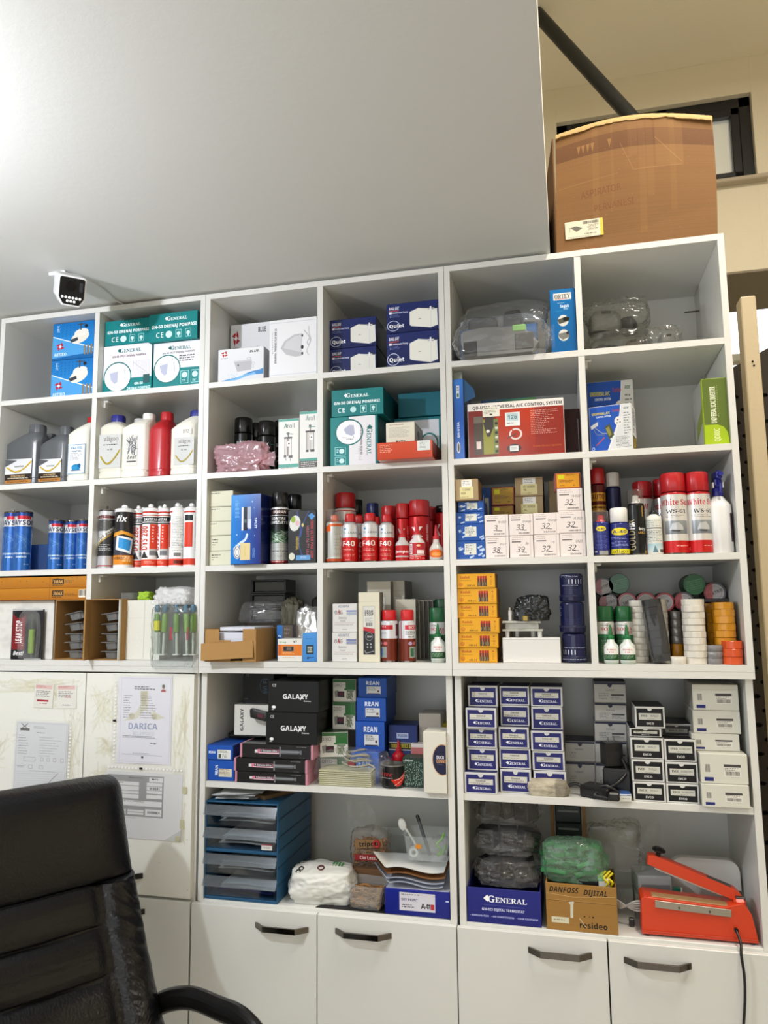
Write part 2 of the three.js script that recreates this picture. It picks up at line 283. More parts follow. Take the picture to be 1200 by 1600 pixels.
// ---------- lamps, all out of view ----------
{
const g=new THREE.Group();
mesh(new THREE.SphereGeometry(0.032,24,16),M(0xffffff,0.4,{emissive:0xf3f6ff,emissiveIntensity:14}),'bulb',g);
mesh(lathe([[0,0.03],[0.019,0.03],[0.021,0.06],[0.012,0.085],[0,0.085]]),edge,'socket',g);mesh(lathe([[0,0.085],[0.004,0.085],[0.004,CEIL - LAMP[1]- 0.012],[0.03,CEIL - LAMP[1]- 0.01],[0.03,CEIL - LAMP[1]- 0.0005],[0,CEIL - LAMP[1]- 0.0005]]),edge,'cord',g);
g.position.set(...LAMP);put(g,'unseen_ceiling_bulb','unseen bare white bulb on a short cord under the low grey ceiling, lighting it','lamp');
const l=new THREE.PointLight(0xf1f5ff,LAMP_POWER);l.castShadow=true;l.shadow.radius=1.6;l.position.set(...LAMP);l.name='unseen_bulb_light';scene.add(l);
}
function panelLamp(x,y,z,w,d,power,color,label){
if(!power)return;
const g=new THREE.Group();
mesh(slab(-w/2 - 0.02,w/2+0.02,0,0.027,-d/2 - 0.02,d/2+0.02,0.003),edge,'lamp_frame',g);
mesh(slab(-w/2,w/2,-0.004,0,-d/2,d/2,0.001),M(0xffffff,0.5,{emissive:color,emissiveIntensity:2}),'diffuser',g);
g.position.set(x,y,z);put(g,'unseen_ceiling_lamp',label,'lamp');
const l=new THREE.RectAreaLight(color,power,w,d);l.position.set(x,y - 0.006,z);l.rotation.x=-Math.PI/2;l.name='unseen_panel_light';scene.add(l);
}
FILL_PANELS.forEach((p,i)=>panelLamp(...p,0xf6f4ee,'square white ceiling panel lamp behind the viewer, on the '+(i?'right':'left')));
panelLamp(...UNSEEN_TUBE,0xfff6ea,'long warm ceiling lamp under the high cream ceiling');
// ---------- shelving ----------
function upper(x0,label,extra){
const g=new THREE.Group(),t=BD,x1=x0+0.8,xm=x0+0.4,e=0.0006;
mesh(slab(x0+e,x0+t,0.0005,TOP,-DEEP,0),white,'side_panel',g);
mesh(slab(x1 - t,x1 - e,0.0005,TOP,-DEEP,0),white,'side_panel',g);
mesh(slab(x0+t,x1 - t,TOP - t,TOP,-DEEP,0),white,'top_panel',g);
mesh(slab(x0+t,x1 - t,0.0005,t,-DEEP,0),white,'bottom_panel',g);
mesh(slab(x0+0.001,x1 - 0.001,0.001,TOP - 0.001,-DEEP - 0.006,-DEEP,0.0005),white,'back_panel',g);
band(g,x0+e,x0+t,0.0005,TOP,0);band(g,x1 - t,x1 - e,0.0005,TOP,0);band(g,x0+t,x1 - t,TOP - t,TOP,0);band(g,x0+t,x1 - t,0.0005,t,0);
const ys=[t,S3,S2,S1,TOP - t];
for(let i=1;i<4;i++)mesh(slab(x0+t,x1 - t,ys[i]- t,ys[i],-DEEP,-0.0004),white,'shelf',g),band(g,x0+t,x1 - t,ys[i]- t,ys[i],-0.0004);
for(let i=0;i<4;i++){
const dx=x0<0?[-0.002,-0.005,-0.008,-0.009][i]:x0>0.5?-0.003:0;
mesh(slab(xm - t/2+dx,xm+t/2+dx,ys[i],ys[i+1]-(i<3?t:0),-DEEP,-0.0012),white,'divider',g);band(g,xm - t/2+dx,xm+t/2+dx,ys[i],ys[i+1]-(i<3?t:0),-0.0012);
if(i<3)mesh(merge([slab(xm+dx+t/2,xm+dx+t/2+0.02,ys[i+1]- t - 0.008,ys[i+1]- t - 0.0005,-0.06,-0.035,0.002),slab(xm+dx+t/2,xm+dx+t/2+0.008,ys[i+1]- t - 0.026,ys[i+1]- t - 0.0005,-0.058,-0.037,0.002)]),edge,'shelf_bracket',g);
}
if(extra)extra(g);
return put(g,'shelving_unit',label,'shelf unit','white open shelving units side by side');
}
upper(-0.8,'white open shelving unit on the left, under the security camera');
upper(0,'white open shelving unit in the middle, between the two seams');
upper(0.8,'white open shelving unit on the right, under the big cardboard carton',(g)=>{
for(const[u,v,z]of[[1112,399,-0.12],[1081,487,-0.33]]){const y=at(u,v,z).y;mesh(tr(new THREE.CylinderGeometry(0.0022,0.0022,0.045,10).rotateZ(Math.PI/2),1.5595,y,z),M(0x55544e,0.35,{metalness:0.9}),'screw',g);}
});
// strip along a panel's front, split off so lit edges read lighter
function band(parent,x0,x1,y0,y1,z){mesh(slab(x0,x1,y0,y1,z,z+0.0006,0.0002),edge,'lit_edge_strip',parent);}
function handle(x,y,parent,m=chrome){
const s=new THREE.Shape(),w=0.082,k=0.05,t=0.005,dz=0.026;
s.moveTo(-w,0);s.lineTo(-k,dz);s.lineTo(k,dz);s.lineTo(w,0);s.lineTo(w - 0.006,0.0);s.lineTo(k - 0.002,dz - t);s.lineTo(-k+0.002,dz - t);s.lineTo(-w+0.006,0.0);s.closePath();
const o=mesh(new THREE.ExtrudeGeometry(s,{depth:0.014,bevelEnabled:true,bevelSize:0.0008,bevelThickness:0.0008,bevelSegments:2}).rotateX(Math.PI/2),m,'handle',parent);
o.position.set(x,y+0.007,0.0008);return o;
}
function base(x0,label,tall){
const g=new THREE.Group(),t=BD,x1=x0+0.8,e=0.0008,zf=-0.018;
mesh(slab(x0+e,x1 - e,-t,0,-DEEP,0),white,'top_panel',g);
mesh(slab(x0+0.004,x0+t+0.004,FLOOR,-t,-DEEP,zf),white,'side_panel',g);
mesh(slab(x1 - t - 0.004,x1 - 0.004,FLOOR,-t,-DEEP,zf),white,'side_panel',g);
mesh(slab(x0+t+0.004,x1 - t - 0.004,FLOOR,-t,-DEEP - 0.006,-DEEP,0.0005),white,'back_panel',g);
mesh(slab(x0+t+0.004,x1 - t - 0.004,L2 - t,L2,-DEEP,zf),white,'counter',g);band(g,x0+e,x1 - e,-t,0,0);band(g,x0+0.004,x0+t+0.004,L2 - 0.005,-t,zf);band(g,x1 - t - 0.004,x1 - 0.004,L2 - 0.005,-t,zf);
if(!tall)mesh(slab(x0+t+0.004,x1 - t - 0.004,L1 - t,L1,-DEEP,zf - 0.004),white,'shelf',g),band(g,x0+t+0.004,x1 - t - 0.004,L1 - t,L1,zf - 0.004);
mesh(slab(x0+t,x1 - t,FLOOR,FLOOR+0.08,-0.07,-0.052),white,'plinth',g);
const door=(a,b,y0,y1,hx,hy,mat,st)=>{const d=st?mesh(tr(boxGeo(b - a,y1 - y0,0.017,0.001,patch('#e6e5dc',st.a),{f:st}),(a+b)/2,y0,-0.0005),pm(st.a,'satin'),'door',g):mesh(slab(a,b,y0,y1,zf+0.0005,-0.0005,0.001),white,'door',g);if(hx!==null)handle(hx,hy,d,mat);return d;};
const xm=x0+(x0>0.5?0.396:x0<0?0.402:0.391),bot=FLOOR+0.085;
if(tall){
const smudge=(n,list)=>cell(300,500,(q)=>{q.bg('#e6e5dc');for(const[x,y,w,h]of list){for(let i=0;i<26;i++)q.cv([[x+rr(0,w),y+rr(0,h)],[x+rr(0,w),y+rr(0,h)],[x+rr(0,w),y+rr(0,h)]],`rgba(${rnd() > 0.5 ? '196,192,150' : '176,172,140'},.16)`,rr(1,7));}q.specks(50,['#b9b59a','#c9c6ae'],0.4,3);});
const sA=smudge(1,[[0.1,0.02,0.9,0.08],[0.5,0.03,0.4,0.16],[0.3,0.3,0.6,0.05],[0.8,0.14,0.2,0.5],[0,0.3,0.3,0.2]]),sB=smudge(2,[[0.04,0.02,0.3,0.3],[0.3,0.01,0.5,0.05],[0.82,0.05,0.16,0.5],[0.02,0.42,0.3,0.16],[0.1,0.3,0.2,0.1],[0.8,0.58,0.16,0.2]]);
door(x0+0.004,xm - 0.0015,-0.688,-0.0225,null,0,undefined,sA);door(xm+0.0015,x1 - 0.013,-0.688,-0.0225,-0.255,-0.632,blackGloss,sB);
door(x0+0.004,xm - 0.0015,bot,-0.697,null);door(xm+0.0015,x1 - 0.013,bot,-0.697,-0.245,-0.735,blackGloss);
}else if(x0<0.5){door(x0 - 0.007,xm - 0.0015,bot,-0.698,0.283,-0.742);door(xm+0.0015,x1 - 0.005,bot,-0.698,0.529,-0.737);}
else{door(x0 - 0.002,xm - 0.002,bot,-0.698,1.072,-0.738);door(xm+0.002,x1 - 0.003,bot,-0.698,1.318,-0.74);}
return put(g,'base_cabinet',label,'cabinet','white base cabinets under the shelving');
}
base(-0.8,'white base cabinet on the left whose doors carry taped papers',true);
base(0,'white base cabinet in the middle with a blue drawer organiser inside');
base(0.8,'white base cabinet on the right with an orange bag sealer inside');
// ---------- builders for the goods on the shelves ----------
const solid={};const plastic=(hex,rough=0.38)=>(solid[hex+rough]??=M(hex,rough,{clearcoat:0.25,clearcoatRoughness:0.2}));
const spot=(u0,u1,v,z)=>{const a=at(u0,v,z),b=at(u1,v,z);return{x:(a.x+b.x)/2,r:(b.x - a.x)/2*0.985,y:a.y};};
const topY=(u,v,z)=>at(u,v,z).y;
// round body, base at y, nearest point about z; v = top pixel, vc = pixel where the cap starts
function round(name,label,cat,group,o){
const{y,u:[u0,u1],v,vc,c,kind='gloss',turn=0,seg=32}=o,um=(u0+u1)/2;
let s=spot(u0,u1,(v+(o.vb??v+60))/2,(o.z??-0.02)- 0.025);const zc=(o.z??-0.02)- s.r;s=spot(u0,u1,(v+(o.vb??v+60))/2,zc);
if(!o.free){const[lo,hi]=span(s.x,y),R=(o.r??s.r)*1.02;s.x=Math.min(Math.max(s.x,lo+R),hi - R);}
const g=new THREE.Group(),r=o.r??s.r,top=topY(um,v,zc)- y,hc=vc!==undefined?topY(um,vc,zc)- y:top;g.position.set(s.x,y+0.0002,zc);g.rotation.y=turn+Math.atan2(camera.position.x - s.x,camera.position.z - zc)*0.85;
return{g,r,top,hc,done:()=>put(g,name,label,cat,group),seg};
}
function sprayCan(name,label,cat,group,o){
const k=round(name,label,cat,group,o),{g,r,top,hc}=k,capMat=typeof o.cap==='string'?plastic(o.cap):o.cap??plastic('#c01018'),cr=r*(o.capR??0.97),sh=o.shoulder??0.006;
mesh(latheGeo([[r*0.9,0],[r,0.003],[r,hc - sh],[cr*0.93,hc - 0.001],[0.001,hc - 0.001]],o.c,0,hc - sh),pm(o.c.a,o.kind??'metal'),'can_body',g);
mesh(lathe([[r*0.86,0.0001],[r*1.006,0.0001],[r*1.012,0.0025],[r*1.001,0.0042]]),chrome,'base_rim',g);
if(o.ring)mesh(lathe([[r*1.004,hc - sh - 0.003],[r*1.008,hc - sh - 0.001],[r*1.0,hc - sh+0.001]]),plastic(o.ring),'shoulder_ring',g);
if(o.clearCap){
mesh(lathe([[cr,hc],[cr,top - 0.004],[cr*0.94,top - 0.001],[cr*0.9,top]]),capMat,'clear_cap',g);
mesh(lathe([[0,hc],[r*0.6,hc],[r*0.4,hc+0.006],[r*0.38,hc+(top - hc)*0.55],[r*0.22,hc+(top - hc)*0.6],[0,hc+(top - hc)*0.6]],18),plastic(o.nozzle??'#e8e8e6'),'spray_nozzle',g);
}else mesh(lathe([[cr*0.98,hc],[cr,hc+0.001],[cr*(o.taper??0.985),top - r*0.22],[cr*(o.taper??0.985)*0.93,top - r*0.06],[cr*0.8,top - 0.0004],[cr*0.3,top - 0.0004],[0,top -(o.dish??0.0004)]]),capMat,'cap',g);
return k.done();
}
function cartridge(name,label,cat,group,o){
const k=round(name,label,cat,group,o),{g,r,top,hc}=k;
mesh(latheGeo([[r*0.97,0],[r,0.002],[r,hc - 0.002],[r*0.985,hc],[r*0.3,hc+0.001],[0.001,hc+0.001]],o.c,0,hc),pm(o.c.a,o.kind??'gloss'),'cartridge_body',g);
if(o.foil){mesh(lathe([[0,hc],[r*1.02,hc],[r*1.03,hc+0.002],[r*0.99,hc+0.004],[r*0.35,hc+0.005],[0.0035,hc+0.007],[0.0032,top - 0.001],[0,top]]),chrome,'crimped_end',g);}
else{
mesh(lathe([[r*0.985,hc - 0.001],[r*0.97,hc+0.003],[r*0.55,hc+0.008],[r*0.3,hc+0.009]]),plastic(o.cap??'#f1f1ee'),'shoulder',g);
mesh(lathe([[0,hc+0.006],[r*0.26,hc+0.008],[r*0.25,top - 0.012],[r*0.34,top - 0.01],[r*0.34,top - 0.004],[r*0.2,top],[0,top]],16),plastic(o.cap??'#f1f1ee'),'nozzle_stub',g);
}
return k.done();
}
function glueBottle(name,label,cat,group,o){
const k=round(name,label,cat,group,o),{g,r,top,hc}=k,hs=o.vs?topY((o.u[0]+o.u[1])/2,o.vs,g.position.z)- o.y:hc*0.8;
mesh(latheGeo([[r*0.85,0],[r,0.003],[r,hs*0.9],[r*0.93,hs],[r*0.5,hs+(hc - hs)*0.5],[r*0.42,hc],[0.001,hc]],o.c,0,hs*0.95),pm(o.c.a,'gloss'),'bottle_body',g);
mesh(lathe([[r*0.46,hc - 0.004],[r*0.48,hc+(top - hc)*0.12],[r*0.3,hc+(top - hc)*0.2],[r*0.22,hc+(top - hc)*0.55],[r*0.1,top - 0.001],[0,top]],16),plastic(o.cap),'cone_cap',g);
return k.done();
}
// flat-sided can (jug): loft body, neck, cap, label on the front; sizes from pixels
function jug(name,label,cat,group,o){
const{y,z=-0.02,u:[u0,u1],v,vs,neck=0.5,nr=0.26,d=0.07,mat,cap,c,lab=[0.1,0.9,0.12,0.68],slope=0.0,n=5}=o;
const s=spot(u0,u1,vs+20,z - d*0.3),w=s.r*2,um=(u0+u1)/2,H=topY(um,v,z - d/2)- y,hs=topY(um,vs,z - d/3)- y,nx=(neck - 0.5)*w,g=new THREE.Group(),R=nr*w,b=0.006;
g.position.set(s.x,y+0.0002,z - d/2);g.rotation.y=o.turn??0;
{const[lo,hi]=span(s.x,y);g.position.x=Math.min(Math.max(s.x,lo+w/2),hi - w/2);}
const rings=[{y:0,a:w/2 - b,c:d/2 - b,n},{y:b,a:w/2,c:d/2,n},{y:hs*0.12,a:w/2,c:d/2,n},{y:hs*0.13,a:w/2 - 0.0012,c:d/2 - 0.0012,n},{y:hs*0.16,a:w/2 - 0.0012,c:d/2 - 0.0012,n},{y:hs*0.17,a:w/2,c:d/2,n},{y:hs,a:w/2,c:d/2,n}];
const capH=o.capH??0.022,neckY=H - capH*0.9;
for(const t of[0.2,0.45,0.7,0.88,1])rings.push({y:hs+(neckY - hs)*t,a:(w/2)*(1 - t)+R*t*0.95+(o.bulge??0)*w*Math.sin(t*3.14),c:(d/2)*(1 - t*t)+R*t*t*0.95,x:nx*t,n:n*(1 - t)+2*t});
mesh(loft(rings,40),mat,'jug_body',g);
mesh(tr(lathe([[R*0.97,0],[R*1.02,0.001],[R*1.02,capH*0.8],[R*0.94,capH],[0,capH]],26),nx,H - capH,0),cap,'cap',g);
if(o.handle)mesh(tube([[-nx*0.2,neckY - 0.004,0],[-w*0.28,neckY - 0.002,0],[-w*0.46,hs+(neckY - hs)*0.4,0],[-w*0.47,hs - 0.01,0]],0.009,24,10),mat,'handle',g);
if(c){const[a,e,f,t]=lab;const m=mesh(boxGeo((e - a)*w,(t - f)*hs,0.0008,0.0002,patch('#ddd',c.a),{f:c}),pm(c.a,o.labKind??'gloss'),'label',g);m.position.set(((a+e)/2 - 0.5)*w,f*hs,d/2+0.0012);}
if(o.c2){const[a,e,f,t]=o.lab2;const m=mesh(boxGeo((e - a)*w,(t - f)*hs,0.0006,0.0002,patch('#ddd',o.c2.a),{f:o.c2}),pm(o.c2.a,'satin'),'writing',g);m.position.set(((a+e)/2 - 0.5)*w,f*hs,d/2+0.0008);}
return put(g,name,label,cat,group);
}
const film=(tint=0xffffff,rough=0.08)=>(solid['film'+tint+rough]??=M(tint,rough,{transmission:0.96,thickness:0,ior:1.36,side:THREE.DoubleSide}));
function bag(name,label,o){
const g=new THREE.Group(),m=mesh(crumple(o.w,o.h,o.d,o.s,o.amp??0.2,o.f??3,o.det??15,o.pinch??0),o.mat??film(),'bag_film',g);
if(o.tail){const[tx,ty,tz,tw,th]=o.tail;const t=new THREE.PlaneGeometry(tw,th,14,8),p=t.attributes.position;for(let i=0;i<p.count;i++){const k=p.getX(i)/tw+0.5;p.setY(i,p.getY(i)*(0.25+0.75*k));p.setZ(i,0.014*noise.noise(p.getX(i)*40,p.getY(i)*40,o.s)*(0.4+k));}t.computeVertexNormals();const q=mesh(t,o.mat??film(),'bag_mouth',g);q.position.set(tx,ty,tz);q.rotation.z=o.tailTurn??0;q.rotation.y=o.tailYaw??0;}
g.position.set(o.x,o.y+0.0003,o.z);g.rotation.y=o.turn??0;g.rotation.z=o.roll??0;return put(g,name,label,'bag',o.group);
}
// ================= left unit =================
const emblem=(g,x,y,s,f)=>{for(let i=0;i<4;i++){const a=i*Math.PI/2+0.3,X=(r,b)=>[x+Math.cos(b)*r*s*g.h/g.w,y+Math.sin(b)*r*s];g.p([X(0.3,a - 0.2),X(1.05,a),X(0.72,a+0.75),X(0.62,a+1.3)],f);}g.o(x,y,s*0.26,'#fff');};
const ceMark=(g,x,y,s,f)=>{g.t('C',x - s*0.22*g.h/g.w,y,s,f,{b:''}).t('E',x+s*0.42*g.h/g.w,y,s,f,{b:''});};
{
const scale=cell(190,170,(g)=>{g.grad(0,0,1,1,[[0,'#0e6fb8'],[0.6,'#1b86cf'],[1,'#0d5c9d']]);for(let i=0;i<9;i++)for(let j=0;j<5;j++)g.r(0.14+i*0.09,0.06+j*0.07,0.02,0.03,'rgba(5,60,110,.55)');
g.p([[0,0.36],[1,0.72],[1,0.86],[0,0.95]],'#4f9fdb');g.l([[0.02,0.36],[0.98,0.75]],'#e8f4fc',4);g.small(0.1,0.06,0.08,0.2,5,'#cfe6f7');
g.o(0.66,0.43,0.15,'#e9e2d4',1.7,-0.4);g.o(0.69,0.3,0.1,'#efe9dc',1.9,-0.15);g.p([[0.42,0.48],[0.6,0.42],[0.62,0.5],[0.46,0.56]],'#3b3f45');g.r(0.66,0.03,0.03,0.2,'#44474c');g.r(0.6,0.06,0.16,0.03,'#44474c');g.o(0.8,0.13,0.045,'#17181a');
emblem(g,0.19,0.64,0.12,'#c02030');g.t('ARTIKO',0.2,0.86,0.11,'#dcecf8',{fit:0.3});for(const x of[0.76,0.84,0.92]){g.r(x,0.66,0.045,0.26,'#50606a');g.r(x+0.012,0.64,0.02,0.27,'#b98a52');}});
let y=S1;
const k=[];
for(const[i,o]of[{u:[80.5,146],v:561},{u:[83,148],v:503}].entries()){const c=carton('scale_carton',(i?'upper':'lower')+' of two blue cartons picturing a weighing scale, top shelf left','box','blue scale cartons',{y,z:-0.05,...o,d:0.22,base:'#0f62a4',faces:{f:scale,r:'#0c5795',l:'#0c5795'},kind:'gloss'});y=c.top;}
// teal pump cartons
const teal='#0b7f80',icons=(g,y,n,x0=0.5,dx=0.17)=>{for(let i=0;i<n;i++){const x=x0+i*dx;if(i)g.box(x - 0.055,y - 0.14,0.11,0.28,'#dff',2);g.o(x,y,i?0.07:0.13,'#cfeeee');if(i)g.r(x - 0.012,y,0.024,0.12,'#cfeeee');}};
const lid=(cut)=>cell(300,160,(g)=>{g.bg(teal);g.general(0.56,0.2,0.2,'#fff','center',0.7);g.t('GN-50 DRENAJ POMPASI',0.52,0.47,0.17,'#fff',{fit:0.94});ceMark(g,0.22,0.77,0.26,'#fff');icons(g,0.77,3,0.42,0.2);});
const lidA=lid();
const pumpArt=(g,x,y,r)=>{g.o(x,y,r*1.08,'#0a6a66').o(x,y,r,'#f4f4f6');const q=g.h/g.w;g.p([[x - 0.62*r*q,y - 0.3*r],[x+0.05*r*q,y - 0.42*r],[x+0.02*r*q,y+0.35*r],[x - 0.2*r*q,y+0.5*r],[x - 0.5*r*q,y+0.2*r]],'#b9bcd0');for(let i=0;i<5;i++)g.l([[x -(0.55 - i*0.12)*r*q,y - 0.3*r],[x -(0.42 - i*0.1)*r*q,y+0.4*r]],'#a0a4be',1);g.p([[x+0.35*r*q,y - 0.45*r],[x+0.55*r*q,y - 0.45*r],[x+0.35*r*q,y+0.6*r],[x+0.15*r*q,y+0.55*r]],'#e3e3ea');g.l([[x+0.55*r*q,y - 0.5*r],[x+0.6*r*q,y+0.2*r]],'#6f7f7a',2);};
const frontA=cell(260,240,(g)=>{g.bg('#e9e7ec').r(0,0.7,1,0.3,teal);g.general(0.53,0.12,0.12,'#0a5a56','center',0.62);g.t('GN-50 SPLIT DRENAJ POMPASI',0.53,0.235,0.06,'#4a2630',{fit:0.7});pumpArt(g,0.3,0.66,0.29);g.box(0.62,0.36,0.34,0.33,'#8a8a94',1);for(let i=0;i<11;i++){g.l([[0.62+i*0.034,0.36],[0.62+i*0.034,0.69]],'#b2aeb8',1);g.l([[0.62,0.36+i*0.033],[0.96,0.36+i*0.033]],'#c2bec8',1);}g.l([[0.62,0.38],[0.96,0.66]],'#777',1);g.t('GN-50',0.74,0.83,0.065,'#fff').t('DRENAJ POMPASI',0.74,0.92,0.075,'#e8ffff',{fit:0.48});});
const frontB=cell(260,240,(g)=>{g.bg('#e9e7ec').r(0,0.58,1,0.42,teal);g.general(0.56,0.13,0.12,'#0a5a56','center',0.56);g.t('GN-50 SPLIT DRENAJ POMPASI',0.54,0.23,0.055,'#555',{fit:0.7});g.small(0.56,0.3,0.42,0.16,3,'#555');pumpArt(g,0.3,0.58,0.29);for(const x of[0.6,0.82]){g.box(x,0.65,0.16,0.27,'#cff',2);g.o(x+0.08,0.74,0.065,'#cfeeee');g.small(x+0.03,0.84,0.1,0.06,2,'#cfeeee');}});
const A=carton('pump_carton','white fronted teal pump carton with a round pump picture and grid, left lower of four','box','teal and white pump cartons, left unit',{y:S1,z:-0.03,u:[160,238],v:538,d:0.2,base:teal,faces:{f:frontA,t:'#0a7374'},kind:'satin'});
const B=carton('pump_carton','white fronted teal pump carton with two square icons, right lower of four','box','teal and white pump cartons, left unit',{y:S1,z:-0.02,u:[240,313],v:533.5,d:0.2,base:teal,faces:{f:frontB,l:teal}});
mesh(slab(-0.012,0.012,0.03,0.06,0,0.0008,0.0002),M(0x0b4f4f,0.5),'carry_slot',A).position.x=A.userData.size[0]/2 - 0.02;
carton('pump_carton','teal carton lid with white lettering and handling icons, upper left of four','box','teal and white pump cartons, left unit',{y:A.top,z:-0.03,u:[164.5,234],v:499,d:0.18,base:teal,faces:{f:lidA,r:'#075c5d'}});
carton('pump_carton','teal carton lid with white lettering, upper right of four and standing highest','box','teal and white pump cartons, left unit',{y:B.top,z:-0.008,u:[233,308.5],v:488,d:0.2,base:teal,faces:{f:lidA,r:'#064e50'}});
}
{
const grey=plastic('#55585b',0.42),red=plastic('#b3121d'),blue=plastic('#20257e'),milk=plastic('#e6e3d6',0.5),milk2=plastic('#dcd8c8',0.55),lid=plastic('#e9e8e2');
const oilLab=cell(200,230,(g)=>{g.bg('#d9dada').p([[0,0],[0.45,0.06],[0,0.3]],'#55585b').r(0,0.62,1,0.38,'#2a221c').r(0,0.86,1,0.14,'#b47a3c');g.t('\u25CFsuniso',0.5,0.3,0.1,'#222',{fit:0.5});g.cv([[0.08,0.34],[0.3,0.52],[0.5,0.52],[0.75,0.4],[0.98,0.12]],'#c9a92c',13);g.cv([[0.15,0.42],[0.4,0.6],[0.6,0.52],[0.9,0.22]],'#8c7a1c',4);g.t('SYNTHETIC',0.5,0.7,0.09,'#d8b47c',{fit:0.8}).t('REFRIGERATION OIL',0.5,0.79,0.07,'#e6d8c0',{fit:0.85});g.small(0.1,0.89,0.8,0.08,2,'#3a2a18');});
const bottle=(lab,u,v,vs,z,neck)=>jug('oil_bottle',lab,'bottle','grey oil bottles',{y:S2,z,u,v,vs,neck,nr:0.2,d:0.08,mat:grey,cap:grey,c:oilLab,lab:[0.1,0.86,0.04,0.62],n:3.6,bulge:0.05,capH:0.03});
bottle('front left grey oil bottle with a yellow swoosh label, at the shelf end',[1,55],668,696,-0.02,0.76);
bottle('front right grey oil bottle with a yellow swoosh label, beside the white vacuum oil can',[64,110],669.5,697,-0.015,0.74);
jug('oil_bottle','grey oil bottle half hidden between the two labelled ones','bottle','grey oil bottles',{y:S2,z:-0.15,u:[34,66],v:681,vs:705,neck:0.7,nr:0.19,d:0.08,mat:grey,cap:grey,n:3.6,capH:0.03});
jug('oil_bottle','grey oil bottle behind the front right one, only its neck showing','bottle','grey oil bottles',{y:S2,z:-0.15,u:[84,116],v:679,vs:708,neck:0.28,nr:0.18,d:0.08,mat:grey,cap:grey,n:3.6,capH:0.03});
const vac=cell(190,280,(g)=>{g.bg('#e8eef2').box(0.02,0.02,0.96,0.96,'#3f7da8',5);g.t('VACOIL',0.5,0.13,0.13,'#1f6aa0',{fit:0.82}).t('PUMP OIL',0.5,0.24,0.08,'#2a4b66',{fit:0.6});g.small(0.14,0.3,0.72,0.26,6,'#7c6a70');g.o(0.5,0.78,0.11,'#1d7fb4',1.6).r(0.3,0.72,0.28,0.14,'#2b8fc2').o(0.68,0.72,0.06,'#125a85').r(0.22,0.86,0.56,0.03,'#0e4a70');});
jug('oil_can','white plastic oil can with a blue bordered label and red cap','bottle',undefined,{y:S2,z:-0.02,u:[111,146],v:655,vs:681,neck:0.82,nr:0.24,d:0.1,mat:milk,cap:red,c:vac,lab:[0.12,0.9,0.16,0.78],n:5});
const ali=(name)=>cell(200,270,(g)=>{g.bg('#c9cac6');g.specks(300,['#b3b5b0','#dcdcd8','#9fa29c'],0.6,4);g.t('\u25A3aligoo',0.5,0.14,0.17,'#4b4038',{fit:0.78,font:'serif',b:''});g.small(0.18,0.3,0.66,0.05,1,'#222');g.t(name,0.5,0.45,0.07,'#3a3a3a',{fit:0.5});g.cv([[0.1,0.66],[0.3,0.9],[0.5,0.86],[0.72,0.74],[0.94,0.5]],'#a9932e',14);g.cv([[0.2,0.74],[0.42,0.94],[0.62,0.84],[0.9,0.56]],'#6f6420',4);});
jug('oil_can','yellowed white oil can with a blue cap and grey swoosh label, left of its shelf','bottle','white oil cans',{y:S2,z:-0.012,u:[150,190.5],v:652,vs:672,neck:0.42,nr:0.24,d:0.11,mat:milk2,cap:blue,c:ali('SL 68'),lab:[0.08,0.92,0.22,0.86],capH:0.026});
const bw=cell(110,240,(g)=>{g.bg('#d8d6ce');for(let i=0;i<46;i++)g.cv([[rr(0,1),rr(0.02,0.3)],[rr(0,1),rr(0.2,0.5)],[rr(0,1),rr(0.4,0.66)]],['#444','#777','#aaa','#eee'][i%4],rr(1,6));g.t('Leaf',0.5,0.72,0.16,'#2a2a2a',{font:'serif',it:'italic'});g.r(0.1,0.84,0.8,0.04,'#444');});
jug('oil_can','white oil can with a white cap and small speckled black and white label','bottle','white oil cans',{y:S2,z:-0.012,u:[195,237.5],v:649,vs:672,neck:0.74,nr:0.2,d:0.11,mat:milk,cap:lid,c:bw,lab:[0.26,0.68,0.24,0.86],labKind:'matte',capH:0.022});
jug('oil_can','white capped can standing behind the front white cans','bottle','white oil cans',{y:S2,z:-0.17,u:[198,240],v:656,vs:680,neck:0.3,nr:0.22,d:0.1,mat:milk2,cap:lid});
const redLab=cell(60,200,(g)=>{g.bg('#23253a');g.small(0.1,0.05,0.8,0.5,9,'#8a8fa8');g.r(0.1,0.6,0.8,0.3,'#4a4f6a');});
const rb=jug('oil_can','tall glossy red plastic can with a dark side label','bottle',undefined,{y:S2,z:-0.015,u:[237,271],v:646.5,vs:676,neck:0.5,nr:0.27,d:0.13,mat:red,cap:red,n:3.4,capH:0.03});
{const m=mesh(boxGeo(0.05,0.13,0.0008,0.0002,patch('#23253a',redLab.a),{f:redLab}),pm(redLab.a,'gloss'),'label',rb);m.rotation.y=Math.PI/2;m.position.set(0.0335,0.03,-0.01);}
const dtz=cell(120,50,(g)=>{g.bg('#e6e3d6').t('DTZ',0.5,0.55,0.8,'#1a1a1a',{b:''});});
jug('oil_can','white oil can with a blue cap and hand-written letters above its label','bottle','white oil cans',{y:S2,z:-0.012,u:[271,313],v:645,vs:673,neck:0.78,nr:0.26,d:0.11,mat:milk,cap:blue,c:ali('SL 100'),lab:[0.22,0.96,0.22,0.8],c2:dtz,lab2:[0.44,0.86,0.87,0.99]});
}
